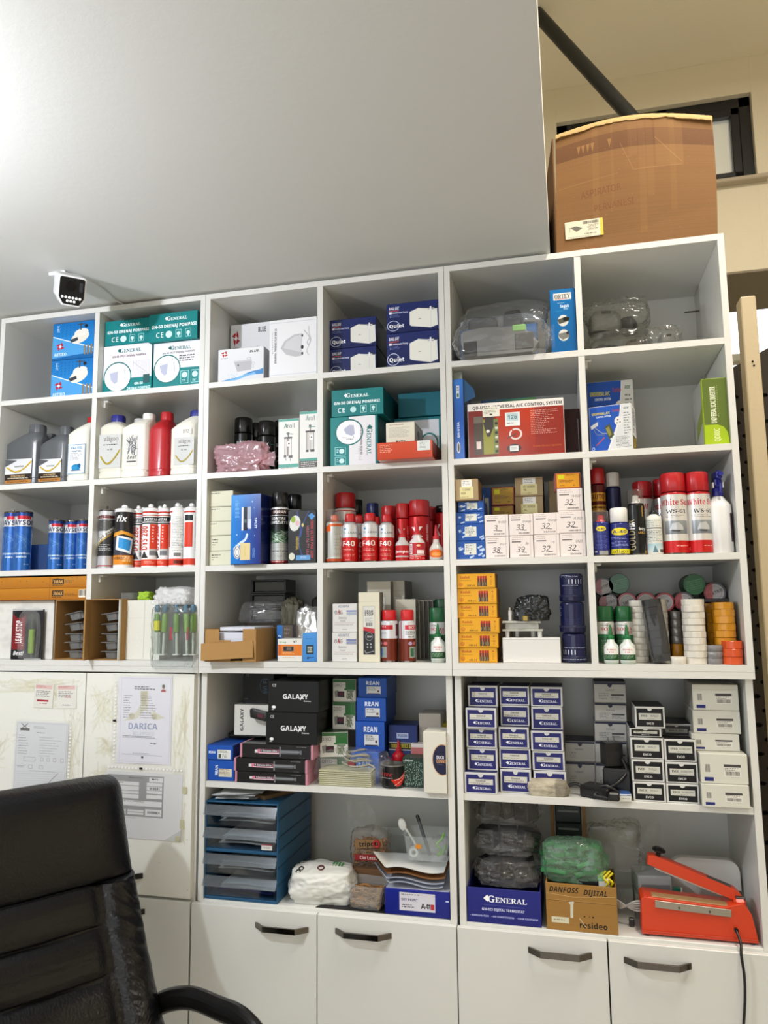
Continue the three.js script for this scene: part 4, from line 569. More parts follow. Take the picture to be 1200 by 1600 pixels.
{
const tealH='#0b7f80',lidA=atlases[0].lid??=null;
const rot=cell(250,280,(g)=>{g.bg('#e8e6ea').r(0,0,0.4,1,tealH);g.o(0.4,0.32,0.27,'#0a6a66').o(0.4,0.32,0.245,'#f3f3f6');g.p([[0.28,0.26],[0.4,0.17],[0.5,0.18],[0.52,0.36],[0.46,0.4],[0.34,0.35]],'#b9bcd0');for(let i=0;i<4;i++)g.l([[0.32+i*0.05,0.2],[0.36+i*0.04,0.38]],'#9da1bb',1);g.cv([[0.25,0.42],[0.4,0.44],[0.48,0.48],[0.5,0.4]],'#9a9aa0',2).small(0.34,0.46,0.16,0.03,1,'#777');for(const y of[0.62,0.82]){g.box(0.1,y,0.22,0.16,'#cff',2).o(0.24,y+0.08,0.05,'#d4eeee').small(0.13,y+0.04,0.05,0.08,2,'#d4eeee');}g.c.save();g.c.translate(0.83*g.w,0.5*g.h);g.c.rotate(Math.PI/2);const k=new G({a:{x:g.c},w:g.h,h:g.w});k.general(0,0,0.16,'#0a6a62','center');k.t('GN-50 SPLIT DRENAJ POMPASI',0,0.17,0.055,'#4a2630',{fit:0.6});g.c.restore();g.small(0.6,0.62,0.08,0.3,9,'#bbb').r(0.955,0,0.045,1,'#0a6f70');});
const lid=cell(300,160,(g)=>{g.bg('#0a7778');g.general(0.48,0.23,0.21,'#fff','center',0.62);g.t('GN-50 DRENAJ POMPASI',0.49,0.5,0.15,'#fff',{fit:0.9});ceMark(g,0.18,0.77,0.24,'#fff');g.o(0.42,0.77,0.11,'#bfe4e4');for(const x of[0.62,0.81])g.box(x - 0.055,0.64,0.11,0.26,'#dff',2).o(x,0.74,0.06,'#cfeeee').r(x - 0.012,0.76,0.024,0.1,'#cfeeee');});
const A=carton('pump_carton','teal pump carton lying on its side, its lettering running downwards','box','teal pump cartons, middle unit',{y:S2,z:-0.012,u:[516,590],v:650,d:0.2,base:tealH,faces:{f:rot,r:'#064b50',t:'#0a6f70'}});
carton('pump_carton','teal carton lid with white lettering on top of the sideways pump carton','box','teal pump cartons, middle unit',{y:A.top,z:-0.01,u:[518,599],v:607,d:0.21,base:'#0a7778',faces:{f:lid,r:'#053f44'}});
const C=carton('pump_carton','teal and white pump carton at the back, mostly hidden by the small white carton','box','teal pump cartons, middle unit',{y:S2,z:-0.16,u:[612,690],v:652,d:0.2,base:'#0a6f78',faces:{f:cell(120,110,(g)=>{g.bg('#d9dade').r(0,0,1,0.05,'#0a6f78').o(0.75,0.5,0.2,'#0a6a66').o(0.75,0.5,0.17,'#ececf0').r(0.95,0,0.05,1,'#0a6f70');})}});
carton('pump_carton','plain teal carton at the back right, top of its pile','box','teal pump cartons, middle unit',{y:C.top,z:-0.15,u:[622,690],v:613,d:0.2,base:'#05606e',faces:{},kind:'satin'});
const or=cell(270,100,(g)=>{g.grad(0,0,1,1,[[0,'#d8502e'],[1,'#c4401f']]);g.small(0.05,0.12,0.24,0.5,5,'#efb49c');});
const O=carton('orange_carton','flat orange carton with a white sticker sticking out over the shelf edge','box',undefined,{y:S2,z:0.045,u:[589,676],v:689.5,vm:710,d:0.2,base:'#b93a1c',faces:{f:or,r:'#8c2a14'},kind:'gloss'});
stick(O,0.73,0.96,0.42,0.98,cell(70,60,(g)=>g.bg('#e9ebe6').small(0.2,0.15,0.6,0.7,5,'#9ab0a8')),'label','white sticker');
const w1=cell(150,100,(g)=>{g.bg('#e3dfcc').small(0.12,0.08,0.7,0.06,1,'#8a3a30');g.small(0.1,0.22,0.75,0.5,8,'#a9a594').small(0.35,0.85,0.5,0.12,1,'#222');}),w2=cell(120,100,(g)=>{g.bg('#8d8a80').o(0.45,0.45,0.18,'#1c1c1e').r(0.38,0.5,0.14,0.3,'#1c1c1e').o(0.72,0.62,0.08,'#33413c').r(0.1,0.06,0.8,0.04,'#555');});
carton('valve_carton','small cream carton with a black valve on its side, standing on the orange one','box',undefined,{y:O.top,z:0.012,u:[603,648],v:659.5,vm:675,d:0.13,base:'#cfcbb9',faces:{f:w1,r:w2},kind:'satin'});
}
{
const cream=(i)=>cell(120,76,(g)=>{g.bg('#dcdac2');if(i<3)g.small(0.06,0.1,0.42,0.11,1,'#555');else{g.small(0.12,0.22,0.42,0.12,1,'#222').small(0.12,0.4,0.36,0.1,1,'#333').small(0.12,0.56,0.14,0.1,1,'#333');}g.l([[0,0.985],[1,0.985]],'#a9a792',2);});
let y=S3;const vs=[767,792,815,837,861],rowsU=[[325.5,364],[327,363.5],[326.5,363],[326.5,362],[325,361]];
for(let i=4;i>=0;i--)y=carton('cream_carton',ord(i,5)+' of five small cream cartons piled beside the blue carton','box','small cream cartons',{y,z:-0.02 - 0.002*(i%2),u:rowsU[i],v:vs[i],vm:vs[i]+11,d:0.15,base:'#d4d2ba',faces:{f:cream(i),r:'#bfbda6'},kind:'matte'}).top;
const blue=cell(200,370,(g)=>{g.grad(0,0,1,1,[[0,'#1a7fd0'],[0.35,'#1c6ac0'],[1,'#1c2a78']],false);g.grad(0,0,1,0.35,[[0,'rgba(120,190,240,.35)'],[1,'rgba(120,190,240,0)']]);g.r(0.36,0.18,0.07,0.34,'#e6ecf4').r(0.42,0.18,0.14,0.34,'#1d2034').r(0.55,0.18,0.12,0.3,'#aab4c6').r(0.45,0.36,0.08,0.05,'#566').r(0.58,0.36,0.1,0.14,'#cfd8e6');for(const[x,y,s]of[[0.72,0.11,0.03],[0.2,0.58,0.03],[0.78,0.2,0.016],[0.8,0.6,0.02],[0.3,0.35,0.012]])g.p([[x - s,y],[x,y - s*0.16],[x+s,y],[x,y+s*0.16]],'#fff').p([[x,y - s*0.6],[x+s*0.25,y],[x,y+s*0.6],[x - s*0.25,y]],'#fff');g.small(0.14,0.08,0.14,0.26,14,'#8cc4ee');g.cv([[0.12,0.78],[0.3,0.7],[0.5,0.66],[0.55,0.58]],'#cfe2f4',14);g.o(0.22,0.83,0.095,'#f2f2f4',0.72).ring(0.22,0.83,0.08,'#3a2a30',4,0.7).ring(0.22,0.83,0.05,'#3a2a30',3,0.5);g.small(0.74,0.78,0.1,0.14,8,'#8fc2ea').t('SPLIT',0.84,0.42,0.06,'#dce8f6',{rot:Math.PI/2,fit:0.3});});
const B=carton('appliance_carton','blue glossy carton picturing an appliance with sparkles, pulled out over the edge','box',undefined,{y:S3,z:0.022,u:[360,408],v:772,vm:825,d:0.17,base:'#16256e',faces:{f:blue,r:'#141f5c',l:'#12184a'},kind:'gloss',turn:-0.05});
stick(B,0.33,0.66,0.06,0.3,cell(90,120,(g)=>g.bg('#dcc88e').small(0.4,0.2,0.2,0.6,10,'#c9b070')),'label','yellowed sticker');
const spray=cell(170,330,(g)=>{g.bg('#17191a').r(0,0,1,0.02,'#d9dadb').r(0,0.03,1,0.08,'#3a1c22').t('DURAN',0.5,0.07,0.07,'#e8e0d8',{fit:0.7}).r(0,0.12,1,0.015,'#cfd0d0');g.t('KONTAK',0.45,0.19,0.07,'#f4f4f4',{fit:0.55}).t('TEMIZLEYICI',0.5,0.26,0.07,'#f4f4f4',{fit:0.9});g.grad(0,0.34,1,0.28,[[0,'#14181a'],[1,'#3e6a44']]);for(let i=0;i<24;i++)g.cv([[rr(0,1),0.62],[rr(0,1),rr(0.45,0.6)],[rr(0,1),rr(0.38,0.5)]],['#9fb8a4','#4c7a50','#cfd8d0'][i%3],2);g.r(0,0.63,1,0.3,'#b9bbb8').small(0.1,0.65,0.8,0.07,4,'#8a8c8a').t('CONTACT SPRAY',0.5,0.765,0.045,'#222',{fit:0.85}).small(0.1,0.81,0.8,0.1,4,'#8e908e');g.r(0,0.93,1,0.07,'#a02432').small(0.2,0.94,0.6,0.03,1,'#eed');});
sprayCan('spray_can','tall grey and black spray can with a black cap beside the blue carton','spray can',undefined,{y:S3,z:-0.012,u:[423.5,452],v:770,vc:793,c:spray,cap:blackGloss,capR:0.86,kind:'metal'});
const star=cell(190,330,(g)=>{g.bg('#141416');g.cv([[0.3,0],[0.5,0.3],[0.35,0.6],[0.5,0.85]],'#2a4f9c',6).cv([[0.75,0.02],[0.55,0.2],[0.45,0.5]],'#2a4f9c',5);g.o(0.24,0.24,0.15,'#dcdcd6',0.75,0.2).o(0.18,0.17,0.06,'#8fae2c',0.8).o(0.33,0.24,0.05,'#d8b0b8',0.9).o(0.52,0.28,0.035,'#d8c47a',0.7);g.p([[0.72,0.1],[0.85,0.05],[0.97,0.12],[0.84,0.19]],'#4a90d0');g.t('500W ULTRA PAD 220V',0.86,0.55,0.085,'#c83a40',{rot:Math.PI/2,fit:0.72}).t('HEAVY DUTY LEAD',0.7,0.6,0.075,'#b05060',{rot:Math.PI/2,fit:0.62});g.t('UNIVERSAL',0.33,0.62,0.08,'#c9a93c',{rot:Math.PI/2,fit:0.26});g.o(0.13,0.87,0.07,'#d8d8c4',0.9);g.r(0.28,0.85,0.52,0.09,'#5a9ad0').small(0.45,0.87,0.3,0.05,2,'#eef');});
carton('appliance_carton','black carton with red lettering running down and a white lamp picture','box',undefined,{y:S3,z:-0.012,u:[450,494],v:797,vm:838,d:0.12,base:'#121214',faces:{f:star,r:'#1c1a16'},kind:'gloss'});
const cab=new THREE.Group();mesh(tube([[-0.05,0,0],[0.03,0.03,0.01],[0.05,0.07,-0.02],[-0.02,0.1,0],[-0.05,0.06,0.02],[0.02,0.02,0.02],[0.04,0.09,0.01],[-0.03,0.12,-0.01],[-0.01,0.05,-0.02]],0.008,80,8),M(0x101012,0.45),'cable_coil',cab);cab.position.set(0.33,S3+0.008,-0.25);put(cab,'black_cable','coiled black cable heaped in the dark behind the black carton','cable');
sprayCan('spray_can','black capped spray can in the shade behind the grey one','spray can',undefined,{y:S3,z:-0.15,u:[448,472],v:773,vc:796,c:spray,cap:blackGloss,capR:0.9,kind:'metal'});
}
{
const f40=cell(150,280,(g)=>{g.bg('#c61f20').r(0,0,1,0.33,'#d9dadb').t('ITALKAN',0.5,0.2,0.075,'#7c7f84',{fit:0.8}).o(0.3,0.1,0.03,'#4a86b4');g.t('F40',0.42,0.5,0.19,'#f6efe8',{fit:0.72}).small(0.2,0.64,0.6,0.07,2,'#f0c8c0').small(0.2,0.78,0.6,0.07,2,'#eab8b0').small(0.3,0.92,0.3,0.03,1,'#f0c8c0');});
const redCap=plastic('#c4161c'),redDeep=plastic('#ab1016');
for(const[lab,u,v,vc,z]of[['small red and white spray can, leftmost of the front three',[535,559.5],803,816,-0.012],['small red and white spray can, middle of the front three',[565.5,591.5],802,815,-0.012],['small red and white spray can, right one of the front three',[592.5,616],804,816.5,-0.014],['small red and white spray can half hidden behind the front ones',[550,572],806,818,-0.085],['small red and white spray can hidden behind, second gap',[578,598],808,820,-0.095]])sprayCan('spray_can',lab,'spray can','small red and white spray cans',{y:S3,z,u,v,vc,c:f40,cap:redCap,capR:0.66,taper:0.93,shoulder:0.012});
const xc=cell(170,300,(g)=>{g.bg('#b5141a');g.t('X',0.42,0.34,0.34,'#f4eeee',{fit:0.5}).t('FIXING SPRAY',0.76,0.36,0.06,'#f0d8d8',{rot:Math.PI/2,fit:0.4});g.l([[0.3,0.2],[0.5,0.4]],'#b5141a',2);g.r(0.94,0.3,0.06,0.5,'#8f8f8c').small(0.2,0.7,0.5,0.1,3,'#d88');});
sprayCan('spray_can','tall all red spray can with a white cross, right of centre and tallest','spray can','tall red spray cans',{y:S3,z:-0.045,u:[639,672],v:782,vc:807,c:xc,cap:redDeep,capR:0.99});
sprayCan('spray_can','all red spray can with a white cross, left of the tallest red can','spray can','tall red spray cans',{y:S3,z:-0.05,u:[619,640],v:787,vc:810,c:xc,cap:redDeep,capR:0.99});
sprayCan('spray_can','plain red capped spray can behind the third small can','spray can','tall red spray cans',{y:S3,z:-0.085,u:[596,620],v:791,vc:812,c:xc,cap:redDeep,turn:2.2});
sprayCan('spray_can','red spray can mostly hidden at the right behind the tallest one','spray can','tall red spray cans',{y:S3,z:-0.15,u:[662,682],v:792,vc:813,c:xc,cap:redDeep,turn:2});
sprayCan('spray_can','dark red spray can with a black cap in the far right corner','spray can',undefined,{y:S3,z:-0.13,u:[682,706],v:790,vc:801,c:xc,cap:blackGloss,turn:2});
const grey=cell(160,260,(g)=>{g.bg('#b9b9b2').small(0.45,0.08,0.5,0.75,22,'#94958e');g.r(0.1,0.18,0.12,0.7,'#4a4a46').p([[0.0,0.12],[0.36,0.02],[0.36,0.2],[0.1,0.22]],'#dd5a1a').r(0.36,0.02,0.64,0.06,'#c8501a').r(0,0.9,1,0.1,'#c44a1c').small(0.3,0.86,0.6,0.03,1,'#eee');});
sprayCan('spray_can','grey labelled spray can with a clear cap and orange accents, front left','spray can',undefined,{y:S3,z:-0.004,u:[508,535],v:797,vc:816,c:grey,cap:film(0xf4f4f4,0.15),clearCap:true,nozzle:'#d9653a'});
const wr=cell(160,260,(g)=>{g.bg('#ddd6d2').r(0,0.02,1,0.02,'#b01820').small(0.2,0.2,0.6,0.3,5,'#999');});
sprayCan('spray_can','big red capped white spray can at the back left','spray can',undefined,{y:S3,z:-0.09,u:[516,548],v:771,vc:795,c:wr,cap:redDeep,capR:0.98,ring:'#e8e0dc'});
sprayCan('spray_can','dark can with a black cap at the back, right of the big red cap','spray can',undefined,{y:S3,z:-0.17,u:[547,567],v:781,vc:803,c:xc,cap:blackGloss,turn:2.4});
sprayCan('spray_can','can with a navy blue cap standing at the back','spray can',undefined,{y:S3,z:-0.14,u:[573,592],v:786.5,vc:807,c:xc,cap:plastic('#141c50'),turn:2.4});
const gl=cell(130,170,(g)=>{g.bg('#cdc6c4').r(0.05,0.1,0.9,0.6,'#c01c24').t('Jampex',0.5,0.45,0.22,'#fff',{fit:0.8}).r(0,0.78,1,0.22,'#b8161e');});
const gl2=cell(140,190,(g)=>{g.bg('#d6cfce').r(0.08,0.06,0.84,0.62,'#b8202c').r(0.12,0.1,0.18,0.54,'#ececec').t('fixtor',0.21,0.38,0.16,'#b8202c',{rot:-Math.PI/2,fit:0.5}).o(0.56,0.2,0.06,'#f0c8a0').r(0.5,0.44,0.34,0.2,'#f2e8e8').r(0,0.72,1,0.28,'#c41a22').small(0.06,0.78,0.88,0.16,2,'#f0b8b8');});
const gl3=cell(130,170,(g)=>{g.bg('#c9c4bc').o(0.5,0.45,0.34,'#e2661c',0.95).o(0.52,0.5,0.18,'#f0923c',1.2).small(0.3,0.5,0.4,0.08,1,'#fbe0c0').r(0,0.85,1,0.15,'#bdb6ae');});
const glue=(lab,u,v,vc,vs,c,z)=>glueBottle('glue_bottle',lab,'glue bottle','glue bottles with red cone caps',{y:S3,z,u,v,vc,vs,c,cap:'#c4222a'});
glue('clear glue bottle with a red cone cap and plain red label',[618,639.5],819,838,849,gl,-0.006);
glue('clear glue bottle with a red cone cap, taller, its label reading upwards',[639.5,664],813,834,846,gl2,-0.005);
glue('glue bottle with a round orange label, beside the right panel',[671,692],820,841,856,gl3,-0.006);
}
{
const bt=new THREE.Group(),zf=0.03,a=at(320,1010,zf).x,b=at(400,1010,zf).x,x0=Math.max(a,0.0215),w=b - x0,h=topY(350,983,zf)- S4,d=0.19,t=0.003;
const P=(g,n,m=kraft)=>mesh(g,m,n,bt);
P(slab(0,w,0,t,-d,0),'carton_floor');P(slab(0,t,t,h,-d,0),'carton_side');P(slab(w - t,w,t,h,-d,0),'carton_side');P(slab(t,w - t,t,h,-d,-d+t),'carton_back');
P(slab(t,w*0.28,t,h,-t,0),'carton_front');P(slab(w*0.74,w - t,t,h,-t,0),'carton_front');P(slab(w*0.28,w*0.5,t,h*0.66,-t,0),'carton_front');
const fl=P(slab(0,w*1.0,0,h*0.52,0,t),'torn_flap');fl.position.set(-0.006,h*0.04,0.012);fl.rotation.set(-0.12,0.03,0.06);
bt.position.set(x0,S4+0.0003,zf);put(bt,'cut_carton','brown carton cut open at the front with a torn flap, holding white boxes','box');
const wb=(lab,y,h2,k,z)=>carton('white_carton',lab,'box','white boxes in the cut brown carton',{y,z:zf+z,u:[0,1],w:w*k,h:h2,v:0,vm:1000,d:0.15,base:'#d9dbe4',kind:'satin',free:true});
const w1=wb('lower white box inside the cut brown carton',S4+0.046,h - 0.05 - 0.006,0.62,-0.02),w2=wb('upper white box lying across the top of the cut brown carton',w1.top+0.004,0.012,0.68,-0.012);
const st=carton('packing_block','brown packing block under the white boxes inside the cut carton','box',undefined,{y:S4+0.0035,z:zf - 0.03,u:[0,1],w:w*0.8,h:0.0425,v:0,vm:1000,d:0.14,base:'#3a2a18',kind:'matte',free:true});
for(const[o,f]of[[w1,0.5],[w2,0.6],[st,0.5]])o.position.x=x0+w*f;
// grey frames wrapped in film stacked at the back
const dark=M(0x1c1c1c,0.45),greyP=M(0x4a4a46,0.5),x=at(418,950,-0.2).x;
let y=S4;const base2=carton('dark_carton','dark carton in the shade carrying the stacked black frames','box',undefined,{y,z:-0.18,u:[384,455],h:at(420,972,-0.18).y - S4,v:972,d:0.16,base:'#3c352c',kind:'matte'});y=base2.top;
for(let i=0;i<3;i++){
const g=new THREE.Group(),W=0.125,H=(topY(418,905,-0.2)- base2.top)/3 - 0.001;
mesh(merge([slab(-W/2,W/2,0,0.006,-0.1,0,0.001),slab(-W/2,W/2,H - 0.006,H,-0.1,0,0.001),slab(-W/2,-W/2+0.007,0.006,H - 0.006,-0.1,0,0.001),slab(W/2 - 0.007,W/2,0.006,H - 0.006,-0.1,0,0.001)]),dark,'frame_rim',g);
mesh(slab(-W/2+0.008,W/2 - 0.008,0.007,H - 0.007,-0.03,-0.012),greyP,'panel',g);
g.position.set(x+(i - 1)*0.003,y+0.0004,-0.2);g.rotation.y=0.03*(i - 1);put(g,'grey_housing',ORD[2 - i]+' black rimmed grey housing in the stack at the back','housing','stacked black frames');y+=H+0.0008;
}
bag('clear_bag','clear film wrapped around the lowest of the stacked black frames',{w:0.16,h:0.075,d:0.12,s:31,amp:0.1,f:2.4,x:x+0.002,y:base2.top,z:-0.16,group:'clear wrappings behind the cut carton'});
const sf=M(0xcfcfcf,0.16,{metalness:0.9}),ob=M(0x55513f,0.6);
const sp=new THREE.Group();mesh(crumple(0.085,0.17,0.05,8,0.14,2.6),sf,'foil',sp);sp.position.set(0.332,S4+0.004,-0.11);sp.rotation.z=0.06;put(sp,'foil_pouch','shiny silver foil pouch leaning behind the small orange carton','pouch');
const og=new THREE.Group();mesh(crumple(0.08,0.2,0.07,14,0.16,2.6),ob,'pouch_film',og);og.position.set(at(452,990,-0.16).x,S4+0.0003,-0.19);put(og,'olive_pouch','dull olive grey pouch standing between the frames and silver foil','pouch');
const dk=new THREE.Group();mesh(crumple(0.1,0.22,0.08,17,0.16,2.4),M(0x2e2a26,0.5),'pouch_film',dk);dk.position.set(0.33,S4+0.0003,-0.28);put(dk,'dark_pouch','dark pouch in the back corner behind the silver foil','pouch');
const or=cell(150,140,(g)=>{g.bg('#e4e2da').r(0,0.25,1,0.5,'#df7a22').r(0,0.25,0.12,0.5,'#d06414').r(0.22,0.33,0.44,0.22,'#2a2622').box(0.22,0.33,0.44,0.22,'#8f8a84',3).r(0.36,0.37,0.2,0.12,'#6e6a60').small(0.2,0.6,0.5,0.1,2,'#f4d8b8').t('ST-110',0.2,0.15,0.1,'#3a8a4a',{fit:0.28}).t('KY',0.72,0.12,0.14,'#333',{fit:0.2}).small(0.2,0.82,0.6,0.05,1,'#c98a50');});
carton('thermostat_carton','small white carton with an orange band and a dark display picture','box',undefined,{y:S4,z:-0.005,u:[434,472],v:998,vm:1014,d:0.07,base:'#dcdad2',faces:{f:or},kind:'satin',turn:0.02});
const bl=cell(120,160,(g)=>{g.grad(0,0,1,1,[[0,'#4a94d8'],[1,'#3c86cc']]).small(0.2,0.18,0.5,0.04,1,'#235a94').r(0.24,0.42,0.5,0.32,'#20242a').r(0.32,0.47,0.34,0.22,'#a9b2a4').t('20.5',0.49,0.58,0.14,'#2a302c').o(0.36,0.88,0.045,'#17202c').small(0.44,0.85,0.4,0.06,1,'#17202c');});
carton('thermostat_carton','sky blue carton picturing a small display, right against the divider','box',undefined,{y:S4,z:-0.008,u:[472.5,500],v:989,vm:1012,d:0.08,base:'#3f88cc',faces:{f:bl},kind:'satin'});
const sm=cell(160,80,(g)=>{g.bg('#5a5046').r(0,0,0.25,1,'#2f6fb4').small(0.05,0.3,0.14,0.6,5,'#bcd4ee').small(0.32,0.1,0.3,0.6,5,'#8a7c70').r(0.66,0,0.34,1,'#26211d');});
carton('relay_carton','small dark carton with a blue end behind the orange band carton','box',undefined,{y:S4,z:-0.1,u:[432,470],v:976,vm:990,d:0.06,base:'#3c342c',faces:{f:sm,l:'#2f6fb4'},kind:'satin'});
}
{
const adv=cell(200,160,(g)=>{g.bg('#dcdad6');g.t('ADUMPER',0.46,0.09,0.13,'#3c4c6a',{b:'',it:'italic',fit:0.75});g.t('OAG',0.25,0.3,0.19,'#4a4a52',{font:'serif',fit:0.44}).t('A',0.265,0.285,0.22,'#c0342c',{font:'serif'});g.r(0.58,0.23,0.42,0.05,'#6a7aa8').r(0.58,0.3,0.42,0.05,'#8a96b8').r(0.58,0.37,0.42,0.03,'#6a7aa8').t('Detector',0.42,0.51,0.11,'#4a4a4e',{font:'serif',b:'',fit:0.5}).t('Kompakt',0.42,0.61,0.07,'#555',{font:'serif',b:'',fit:0.28}).l([[0.08,0.68],[0.92,0.68]],'#8a5a50',1).small(0.08,0.73,0.8,0.06,1,'#999').small(0.4,0.9,0.2,0.05,1,'#777');});
const a=carton('detector_carton','lower small white carton with red initial and hand-written top line','box','small white detector cartons',{y:S4,z:-0.014,u:[519,557.5],v:988,vm:1010,d:0.1,base:'#d6d4d0',faces:{f:adv},kind:'satin'});
carton('detector_carton','upper small white carton with red initial and hand-written top line','box','small white detector cartons',{y:a.top,z:-0.016,u:[519.5,557.5],v:943,vm:965,d:0.1,base:'#d6d4d0',faces:{f:adv},kind:'satin'});
const leak=(t)=>cell(150,480,(g)=>{g.bg(t).l([[0,0.13],[1,0.13]],'rgba(120,110,90,.4)',2);g.r(0.22,0.2,0.56,0.7,'#d9d7d0').r(0.22,0.54,0.56,0.36,'#2c2c2e').p([[0.22,0.5],[0.78,0.53],[0.78,0.6],[0.22,0.55]],'#b8323a').t('LEAK',0.5,0.275,0.055,'#1c1c1e',{fit:0.5}).t('STOP',0.5,0.32,0.055,'#1c1c1e',{fit:0.5}).small(0.32,0.37,0.36,0.06,3,'#999').bars(0.36,0.44,0.3,0.05,'#222');g.ring(0.5,0.64,0.055,'#b9b9b9',2,0.95).t('&te',0.5,0.64,0.04,'#d8d8d8',{it:'italic'});for(const[x,y]of[[0.42,0.75],[0.58,0.75],[0.42,0.79],[0.58,0.79]])g.o(x,y,0.012,'#bbb');g.l([[0.28,0.84],[0.34,0.88],[0.72,0.85]],'#ccc',3);g.box(0.22,0.2,0.56,0.7,'#b9b4a2',3);});
const lk=leak('#ded8c2'),lk2=leak('#c9c5b4');
const S=(lab,u,v,z,c,d,turn=0)=>carton('leak_carton',lab,'box','tall leak stopper sleeves',{y:S4,z,u,v,vm:985,d,base:'#c9c4b0',faces:{f:c,r:'#77736a'},kind:'satin',turn});
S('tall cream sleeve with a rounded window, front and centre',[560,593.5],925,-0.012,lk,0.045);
S('tall sleeve behind the front one, its dark title just showing',[574,611],908,-0.13,lk2,0.05,0.02);
S('tall sleeve at the back right of the titled one',[611,633],907,-0.17,lk2,0.12);
S('cream sleeve behind the two red capped cans',[618,650],936,-0.1,lk2,0.03);
for(let i=0;i<4;i++)S(['first','second','third','fourth'][i]+' edge-on grey sleeve in the row right of the red capped cans',[648.5+i*7,656+i*7],938,-0.12 - i*0.012,cell(20,40,(g)=>g.bg(['#5c5a54','#504e48','#46443f','#3d3b37'][i])),0.14);
carton('green_carton','small grey green carton in the shade left of the white detector cartons','box',undefined,{y:S4,z:-0.09,u:[506,520],v:961,vm:1000,d:0.08,base:'#8a9a78',faces:{f:cell(30,90,(g)=>g.bg('#5f5547').r(0,0,1,0.35,'#7d9a72').r(0,0.5,0.6,0.5,'#8a8272'))},kind:'satin'});
const rb=(f)=>cell(150,260,(g)=>{g.bg('#6f2a1a').r(0,0,1,0.42,'#d6d6da');if(f)g.r(0,0.1,1,0.1,'#d6d6da').r(0.02,0.09,0.62,0.11,'#bb2430').small(0.1,0.12,0.4,0.04,1,'#f0d0d0').small(0.1,0.26,0.4,0.06,2,'#888').r(0.76,0.06,0.24,0.3,'#7a3a3a');else g.r(0.22,0,0.05,0.42,'#a02430').r(0.42,0.09,0.56,0.11,'#c03040').t('BCC',0.7,0.145,0.09,'#f4e0e0',{fit:0.4}).small(0.44,0.24,0.46,0.1,4,'#555').t('100 ml',0.66,0.38,0.05,'#345',{fit:0.4});g.r(0,0.42,1,0.02,'#8a3a2a');g.o(f?0.14:0.62,0.54,0.045,'#b8a0c8',1).o(f?0.36:0.8,0.54,0.045,'#d06a6a',1);g.r(f?0.05:0.58,0.62,0.36,0.27,'#9aa09a').r(f?0.12:0.62,0.66,0.14,0.2,f?'#5a86b4':'#3a6a48');});
sprayCan('spray_can','red capped can with white over brown label, left of the pair','spray can','red capped brown and white cans',{y:S4,z:-0.01,u:[594.5,622],v:953,vc:969,c:rb(1),cap:plastic('#c8121a'),capR:0.84,taper:1,shoulder:0.004});
sprayCan('spray_can','red capped can with white over brown label, right of the pair','spray can','red capped brown and white cans',{y:S4,z:-0.01,u:[623.5,649.5],v:952.5,vc:969,c:rb(0),cap:plastic('#c8121a'),capR:0.78,taper:1,shoulder:0.004});
}
const greenCan=cell(160,300,(g)=>{g.bg('#2c5a3c').r(0,0,1,0.3,'#cfd0cc').small(0.2,0.04,0.5,0.05,1,'#888');g.t('SOMA',0.52,0.15,0.11,'#b0242c',{fit:0.72,font:'serif'}).t('FIX',0.68,0.24,0.09,'#b0242c',{fit:0.4,font:'serif'}).r(0.06,0.28,0.4,0.02,'#2c6a44');g.r(0,0.3,1,0.07,'#1f6a3c').small(0.2,0.42,0.5,0.4,9,'#6f8f74');});
const greenGlue=cell(140,170,(g)=>{g.bg('#c9cfc9');g.o(0.5,0.3,0.3,'#eceeea',1.1).r(0.14,0.3,0.72,0.3,'#eceeea').t('SOMA',0.5,0.2,0.11,'#b0242c',{fit:0.4,font:'serif'}).t('FIX',0.5,0.33,0.1,'#b0242c',{fit:0.26,font:'serif'});g.r(0.12,0.46,0.78,0.32,'#23522f').small(0.2,0.52,0.6,0.2,3,'#8fb490').r(0,0.86,1,0.14,'#b4bdb2');});
sprayCan('spray_can','green capped can behind the glue bottle at the right of the middle unit','spray can',undefined,{y:S4,z:-0.05,u:[671,696],v:949,vc:971,c:greenCan,cap:plastic('#0c5a2e'),capR:0.97});
sprayCan('spray_can','dark green capped can in the corner behind the other green can','spray can',undefined,{y:S4,z:-0.15,u:[679,702],v:936,vc:956,c:greenCan,cap:plastic('#0a4424'),capR:0.97});
glueBottle('glue_bottle','clear glue bottle with a green cone cap at the right end of the middle unit','glue bottle',undefined,{y:S4,z:-0.004,u:[673,695.5],v:974,vc:993,vs:1003,c:greenGlue,cap:'#0d6a34'});
